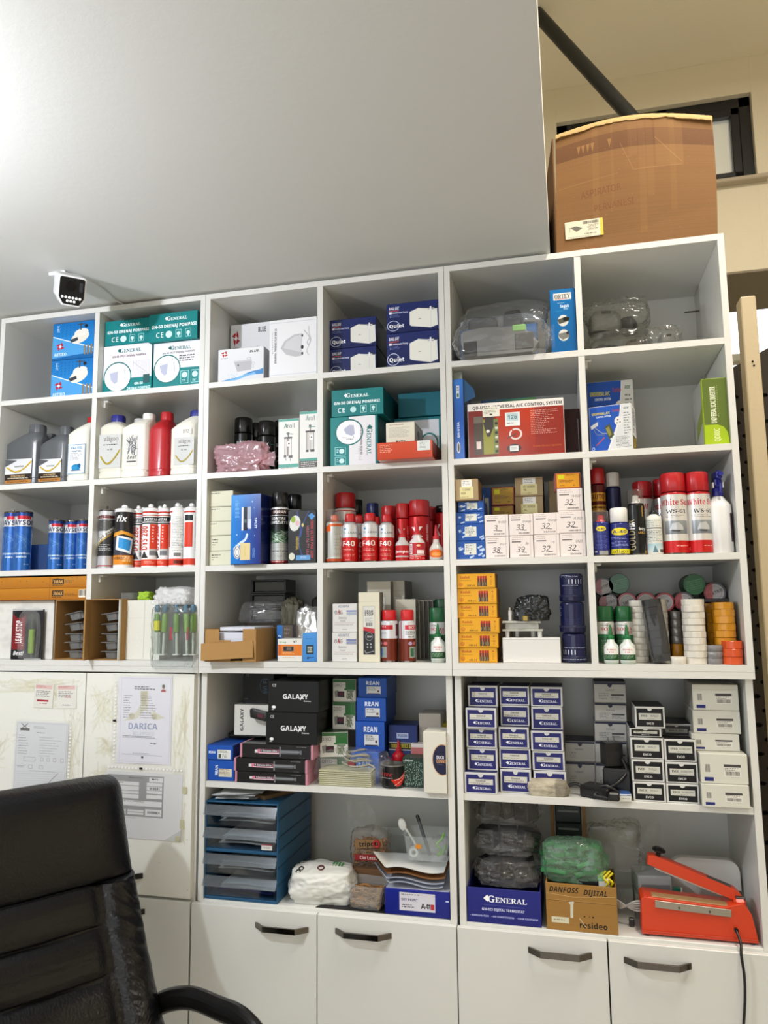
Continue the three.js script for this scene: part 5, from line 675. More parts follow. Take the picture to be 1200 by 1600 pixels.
// ================= right unit, upper =================
const gripGrey=M(0x6d6e6c,0.5),darkPart=M(0x1b1b1c,0.42);
{
const fb=cell(260,120,(g)=>{g.grad(0,0,1,1,[[0,'#14558f'],[1,'#0f4a82']]).r(0.32,0.22,0.38,0.06,'#e8e8e8');g.r(0.02,0,0.02,1,'#0d3e70');});
const F=carton('flat_carton','flat blue carton lying behind the grey grip in its bag','box',undefined,{y:S1,z:-0.045,u:[719,840],v:510,vm:540,d:0.2,base:'#0f4579',faces:{f:fb,t:'#14558f'},kind:'satin'});
// grip-shaped part
const s=new THREE.Shape();s.moveTo(-0.125,0.004);s.lineTo(0.09,0.004);s.lineTo(0.11,0.03);s.lineTo(0.06,0.085);s.lineTo(-0.06,0.092);s.lineTo(-0.125,0.085);s.quadraticCurveTo(-0.135,0.08,-0.135,0.05);s.closePath();
const gp=new THREE.Group();gp.scale.set(0.9,0.92,0.95);mesh(tr(new THREE.ExtrudeGeometry(s,{depth:0.04,bevelEnabled:true,bevelSize:0.004,bevelThickness:0.006,bevelSegments:3}),0,0,-0.02),gripGrey,'grip_shell',gp);
mesh(slab(-0.131,-0.085,0.002,0.052,0.019,0.0275,0.004),M(0x070707,0.5),'opening_shade',gp);mesh(slab(0.03,0.075,0.07,0.093,0.0,0.028,0.004),M(0x7fae62,0.5),'green_pad',gp);mesh(slab(0.035,0.1,0.008,0.068,0.0,0.029,0.006),M(0x4a4a48,0.5),'dark_block',gp);  // near-black block stands in for the shade inside the grip's opening
const c=at(781,545,0.005);gp.position.set(c.x+0.012,S1+0.0004,0.0);gp.rotation.x=0.06;put(gp,'grip_part','grey moulded plastic grip with a green pad at the shelf edge','plastic part');
bag('clear_bag','clear bag around the grey grip, hanging over the shelf edge',{w:0.29,h:0.116,d:0.115,s:41,amp:0.1,f:2.4,x:c.x+0.005,y:S1,z:0.01,tail:[0.12,0.045,0.0,0.07,0.07]});
const up=new THREE.Group();for(const[x,y,z,w,h,r]of[[-0.07,0.002,0,0.11,0.06,0.2],[0.045,0.002,0.01,0.07,0.07,-0.15],[0.1,0.002,-0.03,0.06,0.04,0.1]]){const k=mesh(loft([{y:0,a:w/2,c:0.035,n:5},{y:h*0.8,a:w/2,c:0.035,n:5},{y:h,a:w*0.4,c:0.025,n:5}],28),x>0?darkPart:M(0x474846,0.5),'housing',up);k.position.set(x,y,z);k.rotation.y=r;}
up.scale.set(0.84,0.9,0.9);up.position.set(c.x - 0.002,F.top+0.003,-0.13);put(up,'plastic_housings','dark plastic housings piled on the flat blue carton','plastic part');
bag('clear_bag','clear bag over the dark housings on the flat blue carton',{w:0.29,h:0.1,d:0.15,s:45,amp:0.14,f:2.6,x:c.x,y:F.top,z:-0.13});
const ort=cell(130,300,(g)=>{g.grad(0,0,1,1,[[0,'#1a6fae'],[1,'#155f9c']]).r(0.14,0.06,0.72,0.11,'#e9e6de').t('ORTEY',0.5,0.115,0.09,'#2a2a2a',{font:'serif',fit:0.64}).l([[0.2,0.155],[0.7,0.155]],'#b03030',2);g.small(0.3,0.21,0.3,0.025,1,'#a8c6e0').t('Soguk',0.58,0.27,0.065,'#eef4fa',{fit:0.36}).t('Oda',0.62,0.315,0.04,'#9fc0dc',{fit:0.3}).small(0.2,0.34,0.5,0.02,1,'#3a8ac4');for(const y of[0.5,0.73])g.o(0.5,y,0.09,'#d8d8d2',1.05);g.p([[0.26,0.48],[0.62,0.44],[0.76,0.46],[0.74,0.51],[0.34,0.55]],'#57584f').p([[0.5,0.455],[0.64,0.44],[0.76,0.46],[0.74,0.5],[0.52,0.51]],'#22221e');g.p([[0.28,0.7],[0.7,0.68],[0.74,0.76],[0.46,0.8],[0.3,0.75]],'#7c7f78').o(0.66,0.7,0.025,'#333');});
carton('valve_carton','upright blue carton with two white ovals, right against the divider','box',undefined,{y:S1,z:-0.012,u:[860,900],v:451,vm:500,d:0.2,base:'#135a94',faces:{f:ort,l:'#0d3454'},kind:'gloss'});
}
{
const grp='clear bags of grey fittings in the top right compartment',T=(lab,x,y,z,w,h,d,m,r=0)=>{const g=new THREE.Group();mesh(loft([{y:0,a:w/2*0.9,c:d/2,n:5},{y:h*0.15,a:w/2,c:d/2,n:5},{y:h*0.75,a:w/2*0.95,c:d/2*0.9,n:5},{y:h,a:w/2*0.7,c:d/2*0.6,n:4}],30),m,'housing',g);mesh(tr(blocks(w*0.3,h*0.12,0.004,0.001),0,h*0.8,d/2*0.9),blackGloss,'display_window',g);g.scale.set(0.8,0.9,0.8);g.position.set(x,y+0.003,z);g.rotation.y=r;return put(g,'grey_fitting',lab,'plastic part','grey fittings in clear bags');};
const p=at(960,520,-0.12),q=at(960,480,-0.12),e=at(1034,516,-0.1),x0=1.2075;
T('dark fitting in the lower bag, left',1.275,S1,-0.15,0.11,0.055,0.09,darkPart,0.2);T('brown grey fitting in the lower bag, right',1.36,S1,-0.13,0.07,0.06,0.08,M(0x51493f,0.5),-0.3);
bag('clear_bag','lower clear bag of dark fittings, against the divider',{w:0.205,h:0.09,d:0.15,s:51,amp:0.17,f:2.6,x:x0+0.105,y:S1,z:-0.135,mat:film(0xe9e9e6,0.1),group:grp});
const yb=S1+0.092;T('grey fitting with a dark window in the upper bag',1.275,yb,-0.15,0.12,0.075,0.08,M(0x70716e,0.5),0.15);T('black fitting under the grey one in the upper bag',1.345,yb,-0.16,0.06,0.05,0.08,darkPart,-0.4);
bag('clear_bag','upper clear bag holding the grey fitting with a dark window',{w:0.2,h:0.1,d:0.16,s:55,amp:0.16,f:2.6,x:x0+0.103,y:yb,z:-0.14,mat:film(0xe9e9e6,0.1),group:grp});
T('small grey cube fitting in the right hand bag',e.x+0.012,S1,-0.1,0.06,0.06,0.05,M(0x5c5d5b,0.5),0.3);
bag('clear_bag','small clear bag with a grey cube, set apart on the right',{w:0.115,h:0.085,d:0.1,s:58,amp:0.22,f:2.6,x:e.x,y:S1,z:-0.1,mat:film(0xeeeeec,0.1),group:grp});
}
{
const sp=cell(90,420,(g)=>{g.grad(0,0,1,1,[[0,'#3a78c8'],[0.5,'#1d55ae'],[1,'#2a63b8']]);g.r(0.32,0.08,0.3,0.16,'#cfd6dc').small(0.36,0.1,0.22,0.06,2,'#777').r(0.36,0.18,0.2,0.045,'#4a6a4a');g.t('QD-U15A',0.45,0.64,0.06,'#e8eef8',{rot:-Math.PI/2,fit:0.2});g.o(0.42,0.86,0.07,'#dfe4e8',0.5).o(0.42,0.86,0.055,'#4a4c44',0.4);});
const Q=carton('control_carton','narrow blue carton standing upright at the left, its lid half open','box',undefined,{y:S2,z:-0.008,u:[706,725],v:592,vm:650,d:0.18,base:'#1d4c9a',faces:{f:sp,r:'#17427e',t:'#123'},kind:'gloss'});
{const[w,h]=Q.userData.size,f=mesh(blocks(w*0.8,0.036,0.001,0.0002),M(0x8d948c,0.6),'open_lid',Q);f.position.set(0,h - 0.002,-0.008);f.rotation.x=-0.5;f.rotation.z=0.1;const s=new THREE.Shape();s.moveTo(0,0);s.lineTo(0.03,-0.03);s.lineTo(0.035,-0.055);s.lineTo(0,-0.075);s.closePath();const k=mesh(new THREE.ExtrudeGeometry(s,{depth:0.001,bevelEnabled:false}),M(0x2a5a8a,0.45),'side_flap',Q);k.position.set(w/2+0.0008,h,-0.006);k.rotation.y=0.35;}
const qd=cell(400,260,(g)=>{g.bg('#8e2c22').r(0,0,1,0.135,'#e5dfd8');g.grad(0.3,0.135,0.4,0.865,[[0,'#b8381e'],[0.5,'#a8341f'],[1,'#8e2c22']]);g.grad(0,0.135,0.3,0.865,[[0,'#7a2420'],[1,'#6a2a26']]);g.t('QD-U11A UNIVERSAL A/C CONTROL SYSTEM',0.52,0.075,0.085,'#2c2c34',{fit:0.94});g.r(0.06,0.24,0.1,0.7,'#4a4038').r(0.06,0.24,0.1,0.12,'#6a6258').r(0.16,0.3,0.13,0.64,'#8a8a38').r(0.18,0.24,0.09,0.16,'#3a3632').p([[0.16,0.36],[0.2,0.62],[0.23,0.62],[0.29,0.36]],'#3c3834').r(0.27,0.3,0.05,0.64,'#6f7a48');for(let i=0;i<7;i++)g.r(0.285,0.36+i*0.085,0.03,0.045,i%2?'#c9c9c0':'#2e2c28');g.o(0.21,0.52,0.03,'#d8d0c8').r(0.085,0.7,0.05,0.14,'#cfc4bc');g.r(0.395,0.2,0.155,0.25,'#dfe3e2').r(0.41,0.22,0.12,0.14,'#b4c8cc').t('126',0.47,0.29,0.1,'#5a7880',{fit:0.1}).small(0.41,0.39,0.12,0.04,1,'#555');g.ring(0.5,0.6,0.09,'#d9d0cc',8).l([[0.39,0.52],[0.47,0.52],[0.45,0.66]],'#c03020',3).l([[0.42,0.66],[0.5,0.6]],'#444',5);g.o(0.48,0.86,0.08,'#2c2a2a',1.4).r(0.435,0.81,0.09,0.1,'#d8d8d6').r(0.45,0.835,0.06,0.05,'#b8c0c0');for(let i=0;i<14;i++)g.small(0.66,0.19+i*0.032,i>10?0.32:i>5?0.2:0.29,0.02,1,'#e2b8ac',0.6);g.t('10 wide Vibration Operation',0.82,0.84,0.05,'#c8742c',{fit:0.3,b:''});});
const R=carton('control_carton','big red carton picturing a circuit board and remote display','box',undefined,{y:S2,z:-0.012,u:[731,882],v:626,vm:665,d:0.08,base:'#dcd6d0',faces:{f:qd,r:'#c9c4be',l:'#5c1c18'},kind:'gloss'});
stick(R,0.16,0.34,0.74,0.92,cell(110,70,(g)=>g.bg('#dedbcc').small(0.1,0.12,0.8,0.14,1,'#333').small(0.1,0.36,0.7,0.4,3,'#8a8878').r(0.42,0.72,0.14,0.14,'#333')),'label','pale price sticker',0.001);
carton('control_carton','dark red carton at the back right of the big red one','box',undefined,{y:S2,z:-0.12,u:[872,910],v:639,vm:665,d:0.2,base:'#3c1a18',faces:{f:cell(60,120,(g)=>g.bg('#3a1614').r(0,0,0.06,1,'#1a0c0a').r(0.9,0.2,0.04,0.7,'#999'))},kind:'satin'});
carton('control_carton','blue and green carton peeping over the top of the red one','box',undefined,{y:S2,z:-0.14,u:[752,838],v:622.5,vm:640,d:0.12,base:'#2c5c9c',faces:{f:cell(160,60,(g)=>g.grad(0,0,1,1,[[0,'#2a5a9a'],[0.5,'#3d7a6a'],[1,'#5c8a4a']],false))},kind:'satin'});
}
{
const ua=cell(220,230,(g)=>{g.bg('#d6d7d6').p([[0,0],[0.76,0],[0.74,0.2],[0.66,0.42],[0.55,0.66],[0.4,1],[0,1]],'#1c4fae');g.cv([[0.76,0],[0.72,0.4],[0.42,1]],'#e8e8ea',4);g.t('UNIVERSAL A/C',0.28,0.16,0.08,'#e0c83c',{fit:0.44}).t('CONTROL SYSTEM',0.34,0.23,0.045,'#e8e8f0',{fit:0.36}).t('Turbo',0.64,0.12,0.08,'#b4453a',{fit:0.2,it:'italic'});g.p([[0.02,0.42],[0.2,0.33],[0.2,0.42],[0.04,0.5]],'#c8cacc').l([[0.12,0.46],[0.3,0.6],[0.5,0.62]],'#aaa',3).l([[0.1,0.5],[0.16,0.62],[0.34,0.64]],'#777',3).l([[0.14,0.86],[0.34,0.7]],'#b84a50',5);g.p([[0.36,0.46],[0.48,0.4],[0.58,0.66],[0.46,0.76]],'#4a4c30').p([[0.38,0.5],[0.46,0.46],[0.52,0.64],[0.46,0.68]],'#8a8644').o(0.5,0.74,0.02,'#d8f0e8').o(0.57,0.69,0.02,'#d8f0e8');g.o(0.7,0.36,0.1,'#e0dfdc').o(0.68,0.33,0.018,'#6a3a3a').o(0.73,0.39,0.014,'#444').o(0.66,0.4,0.014,'#444');g.t('RDE',0.88,0.09,0.06,'#3c5a50',{fit:0.2,it:'italic'});g.small(0.82,0.18,0.16,0.5,9,'#8a8c8a').small(0.62,0.7,0.36,0.26,9,'#7c7e7c').ring(0.07,0.93,0.03,'#dfe6f4',2);});
const uaR=cell(60,230,(g)=>{g.bg('#d9d9d8').t('UNIVERSAL A/C',0.5,0.34,0.2,'#2a3a6a',{rot:Math.PI/2,fit:0.56}).r(0.04,0.68,0.92,0.3,'#201c16').t('TURBO',0.5,0.83,0.22,'#d8b42c',{rot:Math.PI/2,fit:0.26});});
carton('control_carton','blue and white control carton standing at the back','box','blue and white control cartons',{y:S2,z:-0.13,u:[918,991],v:595,vm:640,d:0.07,base:'#cfd0cf',faces:{f:ua,r:'#bcbdbc'},kind:'satin'});
carton('control_carton','blue and white control carton in front, its end lettered downwards','box','blue and white control cartons',{y:S2,z:-0.014,u:[920.5,988],v:633,vm:668,d:0.08,base:'#cfd0cf',faces:{f:ua,r:uaR},kind:'satin',turn:-0.22,free:true});
const inv=cell(130,340,(g)=>{g.bg('#5f7030').p([[0,0.7],[0.55,0.7],[0.8,0.74],[0.94,0.82],[1,0.94],[1,1],[0,1]],'#a3bd22').t('UNIVERSAL SCAC INVERTER',0.42,0.4,0.12,'#eef0d8',{rot:-Math.PI/2,fit:0.56}).small(0.6,0.1,0.02,0.5,14,'#c9d49a').t('QD80C',0.5,0.855,0.13,'#f0f4d0',{rot:-Math.PI/2,fit:0.2,b:''});});
const invL=cell(120,320,(g)=>{g.bg('#a7a9a4').p([[1,0.34],[0.3,0.62],[0.3,0.84],[1,0.6]],'#7f8f3c').l([[0.2,0.6],[0.6,0.5]],'#555',3).l([[0.1,0.86],[0.5,0.72]],'#555',3).r(0.9,0,0.1,1,'#a3bd22');});
carton('inverter_carton','olive and lime green carton standing alone at the far right','box',undefined,{y:S2,z:-0.012,u:[1098.5,1138],v:590.5,vm:640,d:0.16,base:'#9cb424',faces:{f:inv,l:invL,r:'#566628'},kind:'satin'});
}
{
const blueSm=(i)=>cell(150,70,(g)=>{g.bg('#1f4f9c');for(let k=0;k<9;k++){const x=rr(0,0.9),y=rr(0,0.8);g.p([[x,y+0.12],[x+0.16,y],[x+0.18,y+0.1],[x+0.03,y+0.22]],'rgba(225,235,248,.75)');}g.r(0.28+0.02*i,0.14,0.42,0.62,'#dcdccf').small(0.32,0.2,0.34,0.4,4,'#5a6478').o(0.48,0.66,0.05,'#3a4a80');g.t('TIMCO',0.12,0.4,0.24,'#eaf0fa',{rot:-0.4,fit:0.2});});
let y=S3;const rows=[['lowest',[709,758],845],['second from below',[709.5,757],819],['third from below',[712.5,756.5],800],['topmost',[715.5,756],783]];
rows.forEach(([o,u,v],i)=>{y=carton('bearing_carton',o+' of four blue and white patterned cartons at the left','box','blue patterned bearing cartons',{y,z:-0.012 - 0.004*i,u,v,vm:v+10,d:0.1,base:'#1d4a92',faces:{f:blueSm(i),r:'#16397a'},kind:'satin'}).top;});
const kr='#9c835f',note=(top)=>cell(120,80,(g)=>{g.bg('#a08a66').r(0.28,0.02,0.46,0.38,'#e8e8e0').small(0.34,0.08,0.34,0.24,3,'#8a8a88').r(0.2,0.36,0.6,0.56,'#d8cf98').t(top?'1. SOKKE':'KT. NOKER',0.5,0.5,0.13,'#2c2a20',{fit:0.46,b:''}).t(top?'6.5.5':'12.',0.36,0.66,0.13,'#2c2a20',{fit:0.3}).small(0.24,0.84,0.5,0.05,1,'#6a6444');});
carton('brown_carton','brown carton with notes on top of the blue patterned cartons','box','brown cartons with paper notes',{y,z:-0.006,u:[708.5,747],v:748.5,vm:764,d:0.1,base:kr,faces:{f:note(1),r:'#7c5f3c'},kind:'matte'});
// numbered pinkish cartons
const num=(big,sm,k)=>cell(170,150,(g)=>{g.bg('#e6dcd8').r(0.88,0,0.02,1,'#c4b0ac');g.small(0.1,0.05,0.5,0.05,1,'#a08c88').small(0.08,0.14,0.62,0.05,1,'#8a8080').r(0.08,0.24,0.4,0.05,'#6a6262');g.t(big,0.44,0.62,0.36,'#2a2624',{b:'',it:'italic',fit:0.5});g.l([[0.5+k*0.03,0.75],[0.72,0.76]],'#2a2624',4).t(sm,0.74,0.34,0.14,'#3a3634',{b:'',it:'italic',fit:0.36});g.bars(0.38,0.86,0.46,0.07,'#4a4444').l([[0,0.985],[1,0.985]],'#c9bab4',2);});
const N=(lab,y,u,v,z,c)=>carton('numbered_carton',lab,'box','pale pink hand-numbered cartons',{y,z,u,v,vm:v+16,d:0.08,base:'#dacfca',faces:{f:c,r:'#c4b4ae'},kind:'satin'});
const b1=N('pale carton in the lower row, first from the left, number over a slashed eight',S3,[758.5,795.5],838.5,-0.014,num('38','0522',0)),b2=N('pale carton in the lower row, second from the left',S3,[796.5,833.5],837,-0.012,num('39','Be',1)),b3=N('pale carton in the lower row, third from the left, bold number',S3,[834.5,874.5],835,-0.012,num('32','15',2)),b4=N('pale carton in the lower row, beside the divider',S3,[875,915.5],833,-0.012,num('32','0522',1));
N('pale carton in the middle row, first from the left, with a lone three',b1.top,[757,794.5],804,-0.014,num('3','30 0522',0));N('pale carton in the middle row, second from the left, number thirty three',b2.top,[795.5,833],803,-0.012,num('33','Orange',1));N('pale carton in the middle row, third from the left, with a small word',b3.top,[833.5,874],801,-0.012,num('32','Orange',2));
const m4=N('pale carton in the middle row, beside the divider',b4.top,[872.5,914],798,-0.012,num('32','15 0522',1)),t4=N('single pale carton standing on the upper row, under the orange one',m4.top,[870.5,910.5],763,-0.014,num('32','15 0522',0));
const yel=(c)=>cell(150,110,(g)=>{g.bg('#8a3a30').r(0.05,0.04,0.9,0.9,c).specks(40,['#c03a30','#e8a060'],0.6,4);g.r(0.12,0.12,0.24,0.26,'#d8d820').small(0.44,0.08,0.44,0.12,2,'#4a3420').small(0.14,0.46,0.7,0.22,3,'#5a4026').small(0.16,0.8,0.3,0.08,1,'#3c2c1c').small(0.7,0.8,0.16,0.08,1,'#3c2c1c');});
carton('orange_carton','orange label carton with a pinkish wrap, highest at the right','box','orange and yellow labelled cartons',{y:t4.top,z:-0.02,u:[867,907.5],v:738.5,vm:750,d:0.08,base:'#b06a60',faces:{f:yel('#dd9a24')},kind:'satin',turn:0.06});
const ped=carton('dark_carton','dark carton hidden at the back carrying the yellow and brown cartons','box',undefined,{y:S3,z:-0.13,u:[768,850],v:808,vm:820,d:0.2,base:'#3c3428',kind:'matte'});
const y1=carton('yellow_carton','lower of two dull yellow labelled cartons behind the pale ones','box','orange and yellow labelled cartons',{y:ped.top,z:-0.14,u:[768,803],v:790,vm:800,d:0.1,base:'#6a3a24',faces:{f:yel('#a98624')},kind:'satin'});
carton('yellow_carton','upper of two dull yellow labelled cartons behind the pale ones','box','orange and yellow labelled cartons',{y:y1.top,z:-0.138,u:[767.5,804],v:760.5,vm:775,d:0.1,base:'#6a3a24',faces:{f:yel('#a98624')},kind:'satin'});
const k1=carton('brown_carton','lower brown carton with notes behind the middle pale carton','box','brown cartons with paper notes',{y:ped.top,z:-0.132,u:[805,849],v:775.5,vm:790,d:0.12,base:kr,faces:{f:note(0),r:'#6c5434'},kind:'matte'});
carton('brown_carton','upper brown carton with notes behind the middle pale carton','box','brown cartons with paper notes',{y:k1.top,z:-0.13,u:[804.5,848.5],v:745.5,vm:760,d:0.12,base:kr,faces:{f:note(0),r:'#6c5434'},kind:'matte'});
carton('blue_carton','blue patterned carton in the shade behind the topmost bearing carton','box','blue patterned bearing cartons',{y:S3,z:-0.16,u:[752,768],v:762,vm:790,d:0.08,base:'#1a3f80',faces:{f:blueSm(3)},kind:'satin'});
carton('brown_carton','narrow brown carton in the shade left of the single pale carton','box','brown cartons with paper notes',{y:S3,z:-0.15,u:[858,880],v:750,vm:790,d:0.1,base:'#7c6848',kind:'matte'});
}
{
const wd=cell(130,330,(g)=>{g.bg('#5c1418').r(0,0.1,1,0.12,'#d09a2c').t('AUTO',0.5,0.16,0.09,'#5c1418',{fit:0.7}).r(0,0.27,1,0.1,'#c89a34').small(0.1,0.29,0.8,0.06,1,'#5a2a18');for(let i=0;i<14;i++)g.l([[rr(0,1),rr(0.42,0.6)],[rr(0,1),rr(0.6,0.95)]],['#cfcfcf','#222','#777'][i%3],6);});
sprayCan('spray_can','tall red capped can with yellow bands in the left corner','spray can',undefined,{y:S3,z:-0.1,u:[922,946],v:732,vc:757,c:wd,cap:plastic('#b8141a'),capR:0.98});
const navy=cell(60,200,(g)=>g.grad(0,0,1,1,[[0,'#1c2450'],[1,'#12173c']]));
sprayCan('spray_can','tall navy can with a grey white cap behind the blue ones','spray can',undefined,{y:S3,z:-0.11,u:[946,970],v:739,vc:761,c:navy,cap:plastic('#c9c6c0'),capR:0.94});
const al=(b)=>cell(160,300,(g)=>{g.bg('#232a74');g.o(0.5,b?0.24:0.16,b?0.12:0.08,'#e6d22c',1.4).t('A-40',0.5,b?0.245:0.165,b?0.13:0.075,'#202a6a',{fit:0.62});if(b)g.small(0.16,0.42,0.6,0.08,2,'#9aa4d8').small(0.16,0.56,0.7,0.16,4,'#8c98d0').r(0.06,0.79,0.9,0.15,'#e3d326').t('aligo',0.5,0.865,0.13,'#333a2a',{font:'serif',b:'',fit:0.6});else g.small(0.15,0.28,0.7,0.5,13,'#4c56a4').r(0.4,0.84,0.36,0.12,'#9a9a96').r(0.2,0.84,0.12,0.05,'#c8ccd8');});
sprayCan('spray_can','short blue can with a clear cap over a red nozzle','spray can',undefined,{y:S3,z:-0.008,u:[925,951.5],v:798,vc:816,c:al(0),cap:film(0xf4f4f4,0.12),clearCap:true,nozzle:'#c42a2a',kind:'gloss'});
sprayCan('spray_can','short blue can with a white cap and yellow oval','spray can',undefined,{y:S3,z:-0.006,u:[952.5,983],v:794,vc:817,c:al(1),cap:plastic('#e6e4e0'),capR:0.96,kind:'gloss'});
const gold=cell(150,340,(g)=>{g.bg('#121212').r(0.72,0.02,0.08,0.22,'#9a7c3a').t('GOLDFIX',0.27,0.6,0.2,'#b0a078',{rot:-Math.PI/2,fit:0.62,b:''}).t('FIX',0.27,0.42,0.2,'#eee',{rot:-Math.PI/2,fit:0.14}).t('boya',0.76,0.48,0.075,'#f2f2f2',{fit:0.4}).t('sökücü',0.76,0.555,0.07,'#c8a050',{fit:0.44}).r(0.8,0.78,0.2,0.1,'#555').r(0.8,0.91,0.2,0.07,'#b8923a');});
sprayCan('spray_can','black and gold can with a clear cap in the front row','spray can',undefined,{y:S3,z:-0.008,u:[980,1007],v:766,vc:787,c:gold,cap:film(0xe8e6e2,0.14),clearCap:true,nozzle:'#d8d8d6'});
const ws=(f)=>cell(210,420,(g)=>{g.bg('#d8d5d0').r(0,0,1,0.01,'#a01820').t('White Sun',0.54,0.15,0.13,'#b8202a',{font:'serif',fit:0.86});g.t('WS-61',0.54,0.3,0.085,'#26242a',{font:'serif',fit:0.62}).small(0.22,0.36,0.62,0.05,2,'#8a8680');g.grad(0.22,0.45,0.62,0.22,[[0,'#9aa0a4'],[1,'#787c80']]).p([[0.36,0.6],[0.42,0.5],[0.58,0.48],[0.68,0.54],[0.7,0.6],[0.55,0.63]],'#c4c6c8').p([[0.4,0.6],[0.66,0.61],[0.58,0.64],[0.42,0.63]],'#4c4e52');g.r(0,0.78,1,0.2,'#c61c1e').small(0.5,0.86,0.3,0.03,1,'#f0c0bc').r(0.02,0.88,0.1,0.05,f?'#e8e0dc':'#c61c1e');});
sprayCan('spray_can','tall white and red foam can, left of the two, fully in view','spray can','tall white and red foam cans',{y:S3,z:-0.01,u:[1031,1073],v:740,vc:770,c:ws(0),cap:plastic('#b8121c'),capR:0.965,ring:'#c2181e'});
sprayCan('spray_can','tall white and red foam can, right of the two, beside the spray bottle','spray can','tall white and red foam cans',{y:S3,z:-0.012,u:[1069,1109],v:738.5,vc:769,c:ws(1),cap:plastic('#b8121c'),capR:0.965,ring:'#c2181e',turn:0.28});
sprayCan('spray_can','red capped can behind the clear capped black one','spray can','tall white and red foam cans',{y:S3,z:-0.11,u:[988,1021],v:753,vc:777,c:ws(0),cap:plastic('#a8101a'),capR:0.98,turn:2.4});
sprayCan('spray_can','red capped can half hidden behind the left foam can','spray can','tall white and red foam cans',{y:S3,z:-0.13,u:[1020,1050],v:749,vc:776,c:ws(0),cap:plastic('#a8101a'),capR:0.98,turn:2.4});
const dw=cell(130,260,(g)=>{g.bg('#d9d8cf').small(0.12,0.05,0.7,0.2,4,'#9aa49a').r(0.12,0.26,0.76,0.025,'#333').small(0.12,0.34,0.76,0.32,7,'#6a7a78');g.grad(0.06,0.7,0.88,0.24,[[0,'#a8ccd4'],[1,'#d8e0dc']]).p([[0.4,0.94],[0.5,0.74],[0.62,0.94]],'#5a7c8a').r(0.7,0.86,0.24,0.08,'#555');});
glueBottle('dropper_bottle','black bottle with a white printed label and a pointed cap','bottle',undefined,{y:S3,z:-0.006,u:[1008.5,1034],v:783,vc:803,vs:808,c:dw,cap:'#141414'});
// trigger spray bottle
const s=spot(1108,1149,820,-0.05),sb=new THREE.Group(),r=s.r,zc=-0.052,hb=topY(1126,774,zc)- S3,hs=topY(1126,789,zc)- S3,ht=topY(1120,738,zc)- S3,bl=plastic('#1c2484'),wt=M(0xe4e4e2,0.35);
mesh(lathe([[0,0],[r*0.92,0],[r,0.005],[r*0.99,hs*0.5],[r,hs*0.93],[r*0.93,hs],[r*0.62,hs+(hb - hs)*0.45],[r*0.38,hb - 0.003],[r*0.36,hb]],36),wt,'bottle_body',sb);
mesh(tr(lathe([[r*0.42,0],[r*0.44,0.002],[r*0.42,0.022],[r*0.3,0.028],[r*0.26,0.03]],24),0,hb - 0.004,0),bl,'collar',sb);
mesh(merge([slab(-0.0095,0.0095,hb+0.024,ht - 0.02,-0.02,0.016,0.003),slab(-0.0075,0.0075,ht - 0.022,ht,-0.024,0.03,0.003),new THREE.CylinderGeometry(0.006,0.007,0.014,14).rotateX(Math.PI/2).translate(0,ht - 0.011,0.036)]),bl,'spray_head',sb);
mesh(tube([[0,ht - 0.024,0.018],[0.001,ht - 0.042,0.03],[0,ht - 0.06,0.028]],0.0045,14,8),bl,'trigger',sb);
mesh(merge([slab(-0.015,-0.0105,hb+0.02,ht - 0.03,-0.01,0.012,0.001),slab(0.0105,0.015,hb+0.02,ht - 0.03,-0.01,0.012,0.001)]),wt,'guard',sb);
{const m=mesh(new THREE.CylinderGeometry(r*1.003,r*1.003,hs*0.58,12,1,true,0.7,1.0),M(0x43303c,0.5,{side:THREE.DoubleSide}),'side_label',sb);m.position.y=hs*0.52;}
sb.position.set(Math.min(s.x,1.5805 - r),S3+0.0002,zc);sb.rotation.y=0.1;put(sb,'spray_bottle','white trigger spray bottle with a deep blue head at the right end','spray bottle');
}
